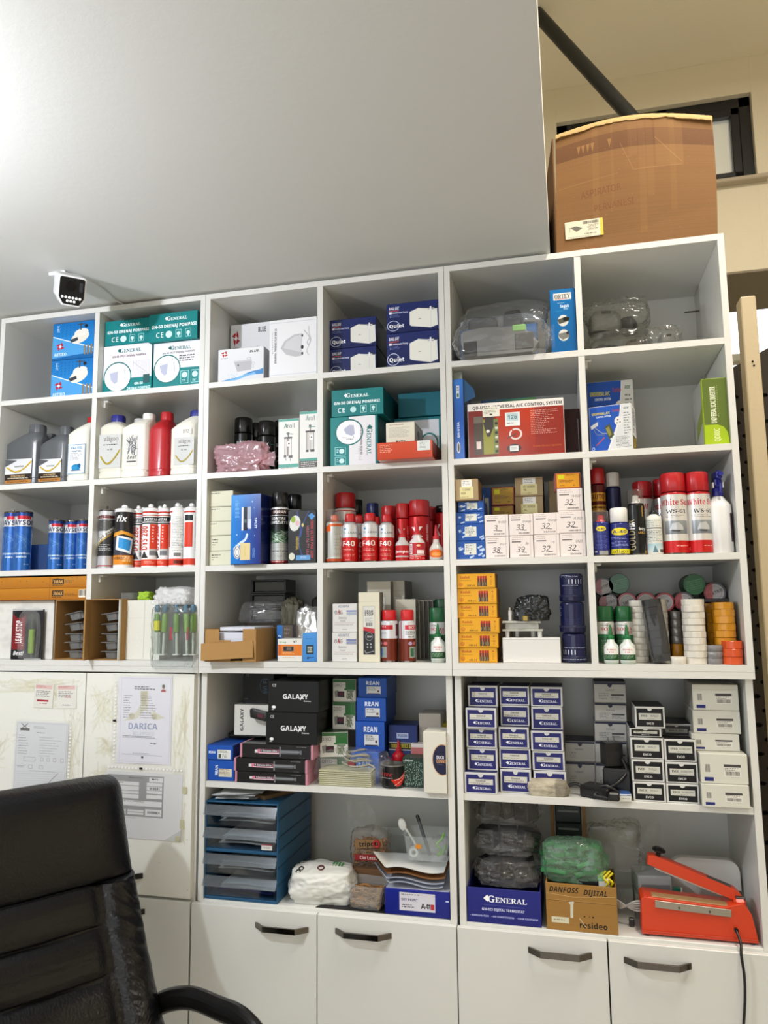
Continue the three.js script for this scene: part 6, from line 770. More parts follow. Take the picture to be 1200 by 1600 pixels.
{
const bat=cell(260,96,(g)=>{g.bg('#e0a21c').t('Kodak',0.2,0.24,0.24,'#a83a20',{fit:0.28}).small(0.08,0.44,0.32,0.09,1,'#8a6420').ring(0.09,0.76,0.12,'#b4482c',3).t('e',0.09,0.76,0.2,'#b4482c').t('AAA x 4',0.36,0.84,0.16,'#4a3010',{fit:0.24}).l([[0.18,0.94],[0.98,0.94]],'#a8741c',2);for(let i=0;i<4;i++)g.r(0.54+i*0.065,0.16,0.055,0.3,'#b02a24').r(0.54+i*0.065,0.34,0.055,0.24,'#6a2630').r(0.54+i*0.065,0.58,0.055,0.32,'#2a2426').r(0.555+i*0.065,0.6,0.015,0.26,'#8a8480');g.o(0.9,0.22,0.05,'#a8401c').small(0.88,0.36,0.06,0.5,5,'#b4682c');});
let y=S4;const U=[[713.5,773.5],[715,776],[715.5,776.5],[716,780],[716.5,778.5],[715.5,777]],vs=[896,919,943,966,989,1012];
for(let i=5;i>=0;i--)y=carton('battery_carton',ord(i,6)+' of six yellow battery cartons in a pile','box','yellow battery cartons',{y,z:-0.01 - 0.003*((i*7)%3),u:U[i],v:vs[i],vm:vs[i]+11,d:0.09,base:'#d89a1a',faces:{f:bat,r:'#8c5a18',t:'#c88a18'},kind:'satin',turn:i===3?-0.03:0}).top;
const W=carton('white_carton','plain white low carton carrying a grey terminal block','box',undefined,{y:S4,z:-0.02,u:[785.5,876],v:996.5,vm:1015,d:0.1,base:'#dbdad6',faces:{f:cell(120,60,(g)=>g.bg('#dddcd8').l([[0,0.06],[1,0.06]],'#c4c3be',2))},kind:'satin'});
const tb=new THREE.Group(),lg=M(0xb4b4aa,0.45),x=at(817,985,-0.05).x,w=at(849,985,-0.05).x - at(786,985,-0.05).x,h=topY(817,970,-0.04)- W.top;
mesh(slab(-w/2,w/2,h*0.38,h*0.5,-0.05,0,0.001),lg,'base_plate',tb);mesh(slab(-w*0.42,w*0.4,h*0.5,h*0.86,-0.045,-0.006,0.001),lg,'block',tb);mesh(slab(-w/2,w*0.46,h*0.86,h,-0.05,0,0.001),lg,'top_plate',tb);
for(const px of[-0.38,-0.16,0.24,0.42])mesh(tr(lathe([[0,0],[0.0055,0],[0.0065,h*0.38],[0,h*0.38]],12),px*w,0.0002,px*px>0.1?-0.01:-0.04),M(0xd8d8d4,0.4),'foot',tb);
tb.position.set(x,W.top,-0.03);put(tb,'terminal_block','light grey terminal block on short feet on the white carton','device');
const pc=new THREE.Group();mesh(tr(new THREE.CylinderGeometry(0.006,0.006,0.03,14),0,0.015,0),M(0xd8d6d0,0.4),'fuse_body',pc);mesh(tr(new THREE.CylinderGeometry(0.0065,0.0065,0.008,14),0,0.034,0),M(0xa09c90,0.3,{metalness:0.8}),'fuse_cap',pc);pc.position.set(at(797,965,-0.04).x,W.top+h+0.0004,-0.05);put(pc,'fuse','small white fuse standing on the grey terminal block','fuse');
const br=new THREE.Group();mesh(tr(blocks(0.016,0.014,0.016,0.002),0,0,0.008),M(0x9a8448,0.35,{metalness:0.7}),'brass_nut',br);br.position.set(x+0.01,W.top+h+0.0004,-0.02);put(br,'brass_nut','small brass nut on the grey terminal block','nut');
const bb=new THREE.Group();mesh(crumple(0.11,0.075,0.06,63,0.24,2.6),M(0x191c1c,0.25),'film',bb);bb.position.set(x+0.028,W.top+h+0.0006,-0.052);put(bb,'black_pouch','crumpled shiny black pouch on the grey terminal block','pouch');
bag('clear_bag','small crumpled clear bag beside the yellow battery cartons',{w:0.05,h:0.1,d:0.06,s:66,amp:0.25,f:2.6,x:at(789,960,-0.16).x,y:S4,z:-0.17,mat:film(0xf0e0d0,0.1)});
const jar=(k)=>cell(180,170,(g)=>{g.grad(0,0,1,1,[[0,'#181c46'],[1,'#12163a']]);if(k===0){g.small(0.15,0.06,0.75,0.1,2,'#b8bcd0').small(0.2,0.42,0.6,0.04,1,'#b8bcd0');for(let i=0;i<5;i++)g.r(0.42+i*0.09,0.22,0.03,0.16,'#c8ccd8');}if(k===1)g.small(0.0,0.16,0.2,0.1,2,'#b8bcd0').small(0.05,0.34,0.12,0.14,2,'#9aa0bc');if(k===2){g.small(0.2,0.48,0.72,0.05,1,'#b8bcd0').r(0.1,0.8,0.86,0.02,'#c06a80').small(0.12,0.86,0.8,0.05,1,'#b8bcd0');for(let i=0;i<5;i++)g.r(0.14+i*0.09,0.56,0.03,0.16,'#c8ccd8');}for(let i=0;i<4;i++)g.cv([[0.3,0.55+i*0.06],[0.5,0.62+i*0.06],[0.8,0.5+i*0.06]],'rgba(90,100,170,.35)',2);});
y=S4;[[877,918,989,2,'lowest'],[873.5,915,940,1,'middle'],[873,913,896,0,'topmost']].forEach(([u0,u1,v,k,o])=>{
const zc=-0.06,s=spot(u0,u1,v+22,zc),r=s.r,h=topY((u0+u1)/2,v,zc+r*0.6)- y,g=new THREE.Group(),c=jar(k);
mesh(latheGeo([[0.001,0],[r*0.94,0],[r,0.003],[r,h*0.2],[r*0.93,h*0.24],[r*0.93,h*0.9],[r*0.86,h*0.97],[r*0.8,h - 0.0008],[0.001,h - 0.0008]],c,0,h,40),pm(c.a,'gloss'),'jar_body',g);mesh(lathe([[r*1.0,h*0.17],[r*1.03,h*0.18],[r*1.03,h*0.22],[r*0.96,h*0.235]],40),plastic('#171b42'),'lid_rim',g);
g.position.set(Math.min(s.x,1.1868 - r*1.03),y+0.0002,zc);g.rotation.y=0;put(g,'plastic_jar',o+' of three navy blue plastic jars stacked at the divider','jar','navy plastic jars');y+=h;
});
}
{
const tapeMat=(hex,rough=0.35)=>plastic(hex,rough);
const ring=(r,h)=>lathe([[r*0.52,0.0003],[r*0.97,0.0003],[r,0.0012],[r,h - 0.0012],[r*0.97,h - 0.0003],[r*0.52,h - 0.0003],[r*0.52,0.0003]],40);
const cardCore=M(0xb8a98c,0.8);
function roll(proto,x,y,z,label,group,turn){const o=proto.clone();o.position.set(x,y,z);o.rotation.y=turn;put(o,'tape_roll',label,'tape roll',group);return o;}
function protoRoll(r,h,mat){const g=new THREE.Group();mesh(ring(r,h),mat,'tape',g);mesh(lathe([[r*0.46,0.0004],[r*0.518,0.0004],[r*0.518,h - 0.0004],[r*0.46,h - 0.0004],[r*0.46,0.0004]],32),cardCore,'core',g);return g;}
function column(n,u0,u1,v0,v1,z,mat,colour,group,lean=0,where){
const s=spot(u0,u1,(v0+v1)/2,z),r=s.r,top=topY((u0+u1)/2,v0,z),bot=where.y??S4,h=(top - bot)/n,p=protoRoll(r,h,mat);
for(let i=0;i<n;i++)roll(p,Math.min(s.x,1.5808 - r*1.05)- lean*i+((i*37)%5 - 2)*0.0003,bot+i*h+0.0001,z - r*0+((i*53)%5 - 2)*0.0003,`${ord(n - 1 - i, n)} ${colour} roll ${where.t}`,group,i);
return top;
}
const wht=tapeMat('#d9d4c8',0.45),yel=tapeMat('#c98a14'),gry=tapeMat('#7d7b7c'),org=tapeMat('#d4501a',0.3);
column(10,983.5,1013,938,1037,-0.085,wht,'white','white tape rolls, left stack',0,{t:'in the white stack beside the green cans'});
column(10,1014,1045,936.5,1037,-0.095,wht,'white','white tape rolls, middle stack',0,{t:'in the white stack behind the leaning black roll'});
column(10,1066.5,1103,936,1039,-0.04,wht,'white','white tape rolls, front stack',0,{t:'in the tallest white stack at the front'});
column(6,1104,1131,942,1007,-0.11,yel,'yellow','yellow tape rolls, left stack',0,{t:'in the half hidden yellow stack',y:S4});
column(6,1113,1149,941,1008,-0.06,yel,'yellow','yellow tape rolls, right stack',0,{t:'in the yellow stack above the grey and orange rolls',y:at(1130,1008,-0.03).y});
const gy=column(3,1103.5,1130,1008,1039,-0.035,gry,'grey','grey tape rolls',0,{t:'in the short grey stack'});
column(3,1131,1164,1001,1040,-0.032,org,'orange','orange tape rolls',0,{t:'in the short orange stack'});
const sh=carton('tape_carton','hidden plain carton under the right yellow tape stack','box',undefined,{y:S4,z:-0.07,u:[1112,1156],v:1000,vm:1020,h:at(1130,1008,-0.03).y - S4 - 0.0004,d:0.08,base:'#8a6a2c',kind:'matte'});
{const s=spot(1048,1073,1034,-0.02),h=topY(1060,1026,-0.02)- S4;roll(protoRoll(s.r,h,wht),s.x,S4+0.0001,-0.025,'single white tape roll lying flat in front of the stacks',undefined,0);}
{
const a=at(1004,943,-0.035),b=at(1046,1038,-0.035),g=new THREE.Group(),s=spot(1014,1046,1000,-0.035),H=a.y - S4+0.006;const bk=M(0x2c2c2e,0.25,{bumpMap:fine,bumpScale:0.001});
for(let i=0;i<8;i++)mesh(tr(ring(s.r,H/8),0,i*H/8,0),bk,'tape_band',g);
mesh(tr(crumple(s.r*2.12,H*1.01,s.r*2.12,71,0.05,3.4,12),0,0,0),film(0xd8d8d8,0.06),'shrink_film',g);
g.position.set(s.x+0.004,S4+0.0068,-0.04);g.rotation.z=0.12;put(g,'wrapped_tape','tilted pack of black tape rolls in shiny shrink film','tape pack');
}
{
const s=spot(1048,1067,985,-0.1),y0=S4,y1=topY(1058,1006,-0.1),y2=topY(1058,955,-0.1);const p=protoRoll(s.r,y1 - y0,yel);roll(p,s.x,y0+0.0001,-0.11,'wide yellow tape roll under the silvery sleeve between white stacks',undefined,0);
const g=new THREE.Group(),sv=M(0x8c8a88,0.22,{metalness:0.4});for(let i=0;i<4;i++)mesh(tr(ring(s.r,(y2 - y1)/4),0,i*(y2 - y1)/4,0),sv,'tape_band',g);g.position.set(s.x,y1+0.0003,-0.11);put(g,'wrapped_tape','silvery sleeve of tape rolls standing between the white stacks','tape pack');
}
// rolls lying with their printed ends towards the room
const end=(rim,k)=>cell(96,96,(g)=>{g.bg(rim==='g'?'#1f5a38':'#777');if(rim==='g'){g.o(0.5,0.5,0.5,'#2a6a44').o(0.5,0.5,0.07,'#143');for(let i=0;i<5;i++)g.l([[0.15,0.4+i*0.1],[0.85,0.24+i*0.1]],'#5c9a74',3);}else{g.o(0.5,0.5,0.5,rim==='r'?'#b03a40':'#55555c').o(0.5,0.5,0.4,'#b4b0b0').ring(0.5,0.5,0.3,'#8a8688',2);g.t(k%2?'TAPE':'ELKTRO',0.5,0.5,0.2,'#3a3a42',{rot:-0.4,fit:0.8});if(rim==='b')g.p([[0,0.2],[0.4,0.0],[0.4,0.9],[0,0.8]],'rgba(176,58,64,.7)');}});
const ends={g:end('g',0),r:end('r',1),b:end('b',0)},black=M(0x1a1a1c,0.4),gr=M(0x1f5a38,0.4);
const log=(lab,u,v,r,k,z)=>{
const c=at(u,v,z),R=r/1165*(camera.position.z - z)*1.03,g=new THREE.Group(),L=0.09;c.x=Math.min(Math.max(c.x,1.208+R),1.58 - R);
mesh(new THREE.CylinderGeometry(R,R,L,32,1).rotateX(Math.PI/2).translate(0,0,-L/2),k==='g'?gr:black,'tape',g);
const d=new THREE.CircleGeometry(R*0.985,32),uv=d.attributes.uv;for(let i=0;i<uv.count;i++)uv.setXY(i,...uvOf(ends[k],uv.getX(i),uv.getY(i)));
mesh(tr(d,0,0,0.0006),pm(ends[k].a,'gloss'),'printed_end',g);mesh(lathe([[R*0.985,0],[R*1.0,0.0006],[R*0.97,0.0014]],32).rotateX(Math.PI/2),black,'end_rim',g);
g.position.copy(c);put(g,'tape_log',lab,'tape pack','tape packs lying end on');
};
// a rear shelf of tape logs stands on a hidden carton
const rear=carton('tape_carton','plain grey carton at the back carrying the end-on tape packs','box',undefined,{y:S4,z:-0.155,u:[925,1150],v:957,vm:990,d:0.2,base:'#3a3632',kind:'matte'});
const z=-0.17;
for(const[lab,u,v,r,k]of[['red rimmed tape pack end at the far left, upper row',940,917,13.5,'b'],['green tape pack end above the green cans',967.5,912,14.5,'g'],['grey and red tape pack end in the lower row above the green cans',951,942,14,'b'],['red rimmed tape pack end, second in the lower row',980,941,14,'r'],['red rimmed tape pack end above the first white stack',1009.5,941,14.5,'r'],['red rimmed tape pack end above the second white stack',1038.5,941,14,'r'],['grey and red tape pack end left of the tallest white stack',1069,940,14,'b'],['green tape pack end above the tallest white stack',1085,913,15,'g'],['grey and red tape pack end at the right, upper row',1117,926,15,'b']])log(lab,u,v,r,k,z);
const blk=cell(40,20,(g)=>g.bg('#1c1d28'));carton('dark_carton','flat dark carton lying on top of the yellow tape rolls','box',undefined,{y:topY(1131,941,-0.06)+0.0002,z:-0.045,u:[1104,1140],v:935,vm:938,d:0.06,base:'#1c1d28',kind:'gloss'});
for(const[lab,u]of[['green capped can at the left, its lettering half turned away',[932.5,960]],['green capped can next to it, right of the pair, lettering in view',[961,989]]])sprayCan('spray_can',lab,'spray can','green capped cans behind the glue bottles',{y:S4,z:-0.04,u,v:947,vc:970,c:greenCan,cap:plastic('#0c5a2e'),capR:0.97,turn:u[0]<940?0.3:0});
for(const[lab,u]of[['clear glue bottle with a green cone cap, left of the pair',[942.5,966.5]],['clear glue bottle with a green cone cap, right of the pair',[967,993]]])glueBottle('glue_bottle',lab,'glue bottle','clear glue bottles with green cone caps',{y:S4,z:-0.004,u,v:976,vc:997,vs:1008,c:greenGlue,cap:'#0d6a34'});
}
// ---------- on top of the right unit: the big carton ----------
{
const z1=-0.012,a=at(870,392,z1).x,b=at(1121,362,z1).x,tl=at(868,214,z1),trr=at(1112,184,z1),w0=a - 0.001,w1=b,g=new THREE.Group(),d=0.29,t=0.004,y0=TOP+0.0004;
const print=cell(620,470,(q)=>{q.bg('#7c5629');q.grad(0,0,1,1,[[0,'#7a5429'],[0.5,'#7f582b'],[1,'#775126']]);for(let i=0;i<300;i++)q.r(0,rnd(),1,0.001,`rgba(${rnd() > 0.5 ? '90,60,25' : '205,165,105'},.10)`);q.r(0,0,1,0.03,'#947044');q.grad(0,0.105,1,0.135,[[0,'rgba(98,60,22,.75)'],[1,'rgba(92,55,20,.8)']]);for(const x of[0.14,0.17,0.2,0.23,0.34])q.p([[x,0.15],[x+0.025,0.15],[x+0.012,0.22]],'rgba(150,108,58,.8)');for(let i=0;i<7;i++)q.r(rr(0.2,0.9),0,rr(0.01,0.06),rr(0.3,1),'rgba(210,170,110,.06)');q.r(0.64,0.02,0.17,0.38,'rgba(150,110,60,.30)').l([[0.42,0.2],[0.5,0.42],[0.8,0.4]],'rgba(190,150,95,.4)',2).l([[0.64,0.18],[0.8,0.38]],'rgba(190,150,95,.45)',2);q.t('ASPIRATOR',0.29,0.545,0.075,'rgba(112,62,30,.95)',{b:'',fit:0.34,rot:-0.06}).t('PERVANESI',0.37,0.665,0.07,'rgba(112,62,30,.9)',{b:'',fit:0.34,rot:-0.06});q.l([[0,0.47],[0.4,0.43]],'rgba(175,135,82,.4)',2);q.specks(500,['#7c5a2c','#c49a5e'],0.25,3);});
// front panel as a grid so that its upper edge can bow
const nx=24,ny=10,P=[],U=[],I=[];
const top=(s)=>tl.y+(trr.y - tl.y)*s+Math.sin(s*Math.PI)*0.034;
for(let j=0;j<=ny;j++)for(let i=0;i<=nx;i++){const s=i/nx,k=j/ny;const xl=w0+(tl.x - w0)*k,xr=w1+(trr.x - w1)*k+Math.sin(k*3)*0.004;P.push(xl+(xr - xl)*s,y0+(top(s)- y0)*k,z1+0.006*Math.sin(s*3.14)*k+0.0015*noise.noise(s*5,k*5,2));U.push(...uvOf(print,s,k));}
for(let j=0;j<ny;j++)for(let i=0;i<nx;i++){const q=j*(nx+1)+i;I.push(q,q+1,q+nx+2,q,q+nx+2,q+nx+1);}
const fg=new THREE.BufferGeometry();fg.setAttribute('position',new THREE.Float32BufferAttribute(P,3));fg.setAttribute('uv',new THREE.Float32BufferAttribute(U,2));fg.setIndex(I);fg.computeVertexNormals();
mesh(fg,pm(print.a,'matte'),'front_panel',g);
// torn top edge showing the pale paper core
const E=[],EI=[];for(let i=0;i<=60;i++){const s=i/60,x=tl.x+(trr.x - tl.x)*s,y=top(s),h=0.013+0.006*noise.noise(s*9,3,1)+0.003*noise.noise(s*40,1,1);E.push(x,y - h,z1+0.008,x,y+0.001+0.0015*noise.noise(s*50,7,1),z1+0.0076,x,y+0.001,z1 - 0.001);if(i<60){const q=i*3;EI.push(q,q+3,q+4,q,q+4,q+1,q+1,q+4,q+5,q+1,q+5,q+2);}}
const eg=new THREE.BufferGeometry();eg.setAttribute('position',new THREE.Float32BufferAttribute(E,3));eg.setIndex(EI);eg.computeVertexNormals();mesh(eg,M(0xb59763,0.9),'torn_edge',g);
const sideShape=new THREE.Shape();sideShape.moveTo(0,0);sideShape.lineTo(d,0);sideShape.lineTo(d,0.3);sideShape.lineTo(0,tl.y - y0 - 0.004);sideShape.closePath();
const side=new THREE.ExtrudeGeometry(sideShape,{depth:t,bevelEnabled:false});const sl=mesh(side,M(0x6e4c2a,0.9),'side_panel',g);sl.position.set(w0,y0,z1 - 0.001);sl.rotation.y=Math.PI/2+0.14;  // left side takes a darker brown, its shadow put into the colour
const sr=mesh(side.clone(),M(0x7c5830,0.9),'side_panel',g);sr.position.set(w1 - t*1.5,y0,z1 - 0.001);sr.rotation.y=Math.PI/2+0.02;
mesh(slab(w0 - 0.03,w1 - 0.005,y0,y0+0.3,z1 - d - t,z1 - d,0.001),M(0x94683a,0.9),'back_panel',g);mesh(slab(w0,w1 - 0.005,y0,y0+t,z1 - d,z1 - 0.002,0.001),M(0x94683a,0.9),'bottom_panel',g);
const lab=cell(200,120,(q)=>{q.bg('#dcd8c4').p([[0.14,0.36],[0.3,0.3],[0.46,0.46],[0.3,0.62]],'#6e6c64').l([[0.1,0.34],[0.14,0.36],[0.12,0.6]],'#8a8880',2).bars(0.48,0.08,0.4,0.16,'#2c2a26').small(0.6,0.3,0.28,0.36,5,'#6a685e').small(0.5,0.78,0.38,0.08,1,'#2a2824').small(0.06,0.9,0.8,0.06,1,'#7a786c').r(0.92,0,0.08,1,'#d6c84c');});
const p0=at(884,376,z1+0.002),p1=at(942,340,z1+0.002),m=mesh(boxGeo(p1.x - p0.x,p1.y - p0.y - 0.004,0.0006,0.0001,patch('#dcd8c4',lab.a),{f:lab}),pm(lab.a,'satin'),'label',g,'white shipping label');m.position.set((p0.x+p1.x)/2,p0.y+0.003,z1+0.0035);m.rotation.z=0.02;
put(g,'cardboard_carton','big worn brown cardboard carton on top of the right shelving unit','box');
}
// ================= base cabinets: open shelves =================
const zOf=(u,v,y)=>{const d=V((u - 600)/F,-(v - 800)/F,-1).applyQuaternion(camera.quaternion);return camera.position.z+d.z*(y - camera.position.y)/d.y;};
{
const rean=(k)=>cell(200,150,(g)=>{g.grad(0,0,1,1,[[0,'#1d55b4'],[1,'#174aa2']]);if(k===0){g.t('REAN',0.18,0.5,0.26,'#e8eef8',{fit:0.28}).r(0.4,0.3,0.52,0.64,'#dedfd8').small(0.44,0.38,0.44,0.16,2,'#555').r(0.44,0.6,0.1,0.28,'#4a5a48').small(0.58,0.62,0.3,0.26,3,'#777');}else if(k===1){g.t('REAN',0.33,0.5,0.2,'#e8eef8',{rot:-Math.PI/2,fit:0.66}).r(0.42,0.42,0.5,0.4,'#d6d2bc').small(0.45,0.45,0.44,0.32,5,'#7a6a50');}else{g.t('REAN',0.52,0.26,0.26,'#eef2fa',{fit:0.6}).r(0.3,0.44,0.5,0.4,'#d8dadc').small(0.34,0.48,0.32,0.2,3,'#777').r(0.68,0.64,0.07,0.1,'#6a4a40').r(0.32,0.8,0.46,0.04,'#223');}});
const R0=rean(0),R1=rean(1),R2=rean(2);
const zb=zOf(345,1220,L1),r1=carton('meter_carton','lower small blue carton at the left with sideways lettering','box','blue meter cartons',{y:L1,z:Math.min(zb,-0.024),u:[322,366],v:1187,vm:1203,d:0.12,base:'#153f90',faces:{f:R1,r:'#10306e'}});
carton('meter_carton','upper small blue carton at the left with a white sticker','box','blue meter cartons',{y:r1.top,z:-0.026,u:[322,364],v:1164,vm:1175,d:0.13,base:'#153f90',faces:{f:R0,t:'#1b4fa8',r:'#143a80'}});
const syr=cell(360,74,(g)=>{g.bg('#17171a').small(0.78,0.1,0.18,0.08,1,'#999').small(0.82,0.88,0.12,0.06,1,'#888');g.r(0.2,0.4,0.05,0.24,'#d8d8d8').r(0.24,0.36,0.3,0.32,'#d27a92').r(0.28,0.38,0.25,0.2,'#221a20').t('1 Extreme Ultra',0.4,0.48,0.22,'#e8e8ea',{fit:0.23,it:'italic'}).r(0.26,0.6,0.28,0.06,'#f0d8e0');g.r(0.55,0.36,0.26,0.3,'#5d6064').r(0.55,0.44,0.3,0.12,'#85888c').r(0.545,0.14,0.016,0.74,'#8a8d90').r(0.82,0.36,0.03,0.3,'#6a6d70');});
let y=L1;const U=[[375.5,489],[366,480],[367.5,480.5]],vs=[1163,1186,1207];
for(let i=2;i>=0;i--){const c=carton('syringe_carton',ord(i,3)+' of three black cartons with pink ends picturing a syringe','box','black and pink syringe cartons',{y,z:-0.022 - 0.006*(i===0),u:U[i],v:vs[i],vm:vs[i]+10,d:0.1,base:'#151517',faces:{f:syr,t:'#1c1c1f'},kind:'gloss'});const[w,h]=c.userData.size;for(const s of[-1,1]){const e=mesh(boxGeo(0.0068,h*0.98,0.1,0.0008,patch('#c98a9c',syr.a)),pm(syr.a,'satin'),'pink_end',c,'pink end');e.position.set(s*(w/2 - 0.003),h*0.01,0.0012);}y=c.top;}
const flat=carton('flat_carton','flat black carton under the white lettered carton','box',undefined,{y:r1.top+0.06,z:-0.1,u:[356,418],v:1150,vm:1155,d:0.14,base:'#141416',faces:{f:cell(100,20,(g)=>g.bg('#161618').small(0.2,0.3,0.6,0.3,1,'#666')),t:'#1b1b1d'}});
const sup=carton('dark_carton','dark carton hidden behind the small blue ones, carrying the flat black carton','box',undefined,{y:L1,z:-0.165,u:[356,420],v:1190,vm:1200,h:r1.top+0.06 - L1 - 0.0004,d:0.1,base:'#1a1a1c'});
const gal=(hex,f,v)=>cell(260,160,(g)=>{g.bg(hex);if(v){g.t('GALAXY',0.2,0.5,0.2,f,{rot:-Math.PI/2,fit:0.8});return;}g.t('GALAXY',0.54,0.5,0.22,f,{fit:0.62}).t('Enerex',0.78,0.64,0.07,f,{fit:0.2}).l([[0.64,0.6],[0.74,0.42]],f,4);g.t('CE',0.12,0.14,0.12,f,{b:'',fit:0.1}).o(0.11,0.85,0.05,f,1.4).small(0.07,0.92,0.09,0.04,1,f);});
const gb=gal('#0f0f10','#f0f0f0'),gw=gal('#d9d8d0','#1c1c1c',1);
const g1=carton('device_carton','lower black carton with large white lettering','box','black device cartons',{y:L1+(y - L1),z:-0.03,u:[415.5,495],v:1113,vm:1137,d:0.16,base:'#0d0d0e',faces:{f:gb,r:'#0a0a0b',t:'#171718'},kind:'satin'});
const g2=carton('device_carton','upper black carton with large white lettering, near the top board','box','black device cartons',{y:g1.top,z:-0.028,u:[419,498],v:1064,vm:1088,d:0.14,base:'#0d0d0e',faces:{f:gb,r:'#0a0a0b',t:'#171718'},kind:'satin'});
const wc=carton('device_carton','white carton with black lettering reading upwards','box',undefined,{y:flat.top,z:-0.11,u:[366,424],v:1101,vm:1125,d:0.12,base:'#c8c7be',faces:{f:gw,t:'#8a8980'}});
carton('device_carton','black carton with a faint network sign standing on the white one','box',undefined,{y:wc.top,z:-0.14,u:[380,428],v:1049,vm:1075,d:0.12,base:'#101113',faces:{f:cell(120,120,(g)=>g.bg('#111214').t('CE',0.14,0.12,0.1,'#777',{b:''}).t('Wi Fi',0.72,0.45,0.2,'#3a5468',{rot:-Math.PI/2,fit:0.5}).ring(0.72,0.45,0.24,'#2c4050',3,0.7).small(0.06,0.86,0.16,0.06,1,'#777'))}});
carton('white_carton','pale carton wedged behind the upper black carton, its side in view','box',undefined,{y:g1.top,z:-0.19,u:[452,512],v:1059,vm:1080,d:0.12,base:'#a9a79e',faces:{r:'#b4b2a8',f:'#9c9a90'}});
{const g=new THREE.Group();mesh(loft([{y:0,a:0.03,c:0.012,n:4},{y:0.02,a:0.036,c:0.014,n:4},{y:0.026,a:0.034,c:0.012,n:4}],24),M(0x121214,0.35),'housing',g);mesh(tr(blocks(0.02,0.012,0.002,0.0005),0.006,0.008,0.0152),M(0x5a2430,0.3),'display',g);g.position.set(at(403,1118,-0.08).x,wc.top - 0.052,-0.092);g.rotation.z=-0.22;const sp=at(405,1124,-0.085);g.position.y=sp.y;put(g,'meter','small black meter with a reddish display sticking out beside the black cartons','device');}
// green-white and blue stacks
const dk=cell(180,140,(g)=>{g.bg('#d8d6cc').r(0.5,0,0.5,0.5,'#2c6c34').r(0,0,1,0.2,'#3a6a3c').r(0,0.14,0.56,0.28,'#cfcec6').t('DIKO',0.22,0.27,0.2,'#4a4a46',{fit:0.36,b:''}).small(0.42,0.24,0.12,0.05,1,'#888');g.p([[0.06,0.56],[0.22,0.5],[0.24,0.8],[0.1,0.85]],'#8a8a84').r(0.2,0.56,0.3,0.26,'#24242a').r(0.24,0.6,0.22,0.14,'#5c1c34').r(0.62,0.46,0.3,0.12,'#7c8a74');for(let i=0;i<30;i++)g.l([[rr(0.6,0.9),rr(0.5,0.9)],[rr(0.6,0.9),rr(0.6,0.98)]],['#2c3a22','#6a7a50','#3f5030'][i%3],2);});
const dkR=cell(90,140,(g)=>g.bg('#c9c9c2').l([[0,0.45],[1,0.4]],'#9a9a94',2).small(0.15,0.15,0.7,0.2,3,'#888').small(0.15,0.55,0.7,0.3,4,'#888'));
const D=(lab,y0,u,v,z,turn)=>carton('relay_carton',lab,'box','green and white relay cartons',{y:y0,z,u,v,vm:v+20,d:0.11,base:'#d4d2c8',faces:{f:dk,r:dkR,t:'#2f5a36',l:'#b9b8ae'},turn:turn??0,free:!!turn});
const d0=D('lowest green and white carton, half buried behind the bag',L1,[500,548],1180,-0.12);
const d1=D('green and white carton turned towards the black ones, third down',d0.top,[501,543],1144,-0.09,0.3);
const d2=D('green and white carton, second down, square to the shelf',d1.top,[519.5,555],1096,-0.14);D('topmost green and white carton under the top board',d2.top,[520,556],1061,-0.142);
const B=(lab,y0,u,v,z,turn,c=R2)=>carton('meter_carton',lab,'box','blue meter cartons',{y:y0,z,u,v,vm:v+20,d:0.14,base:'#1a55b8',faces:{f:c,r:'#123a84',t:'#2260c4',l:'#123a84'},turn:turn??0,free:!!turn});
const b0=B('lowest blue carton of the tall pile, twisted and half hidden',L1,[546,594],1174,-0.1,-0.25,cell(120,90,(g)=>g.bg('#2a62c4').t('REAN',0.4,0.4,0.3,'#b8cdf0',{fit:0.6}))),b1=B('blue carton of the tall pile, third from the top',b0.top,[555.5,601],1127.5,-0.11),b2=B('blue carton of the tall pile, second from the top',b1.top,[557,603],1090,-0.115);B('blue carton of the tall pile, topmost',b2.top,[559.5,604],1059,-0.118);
// tester carton, beige carton, bits
const ts=cell(170,180,(g)=>{g.grad(0,0,1,1,[[0,'#1c2c66'],[1,'#26427c']]).r(0.28,0.14,0.42,0.1,'#a8b4d0').t('PLUSON',0.49,0.19,0.08,'#1c2c5c',{fit:0.36}).r(0,0.31,1,0.14,'#1a1a1c').r(0,0.31,1,0.015,'#d8d8d4').r(0,0.44,1,0.015,'#d8d8d4').t('TOOLS SERVICE BASE',0.5,0.38,0.09,'#d4c428',{fit:0.84});g.o(0.46,0.68,0.19,'#7c8496',1).o(0.46,0.68,0.12,'#c8b4b8',1);});
carton('tool_carton','dark blue carton with a black and yellow band','box',undefined,{y:L1,z:-0.14,u:[607,652],v:1133,vm:1160,d:0.1,base:'#1a2858',faces:{f:ts,r:'#14204a'}});
carton('beige_carton','beige grey carton standing at the back right','box',undefined,{y:L1,z:-0.16,u:[654.5,689],v:1115,vm:1135,d:0.1,base:'#a9a196',faces:{f:cell(80,120,(g)=>g.bg('#a8a095').small(0.1,0.2,0.4,0.06,1,'#8c857a'))}});
carton('yellow_carton','small yellow carton peeping out in the back right corner','box',undefined,{y:L1,z:-0.2,u:[686,703],v:1130,vm:1145,d:0.1,base:'#c4b41c',faces:{f:cell(40,60,(g)=>g.bg('#c9b820').r(0.1,0.2,0.5,0.14,'#3a3410'))}});
carton('white_carton','small pale pink carton behind the patterned green card','box',undefined,{y:L1,z:-0.12,u:[642,668],v:1162,vm:1170,d:0.08,base:'#d2c9c4',faces:{f:cell(60,40,(g)=>g.bg('#d8d0cc').r(0,0.1,1,0.3,'#b86a68'))}});
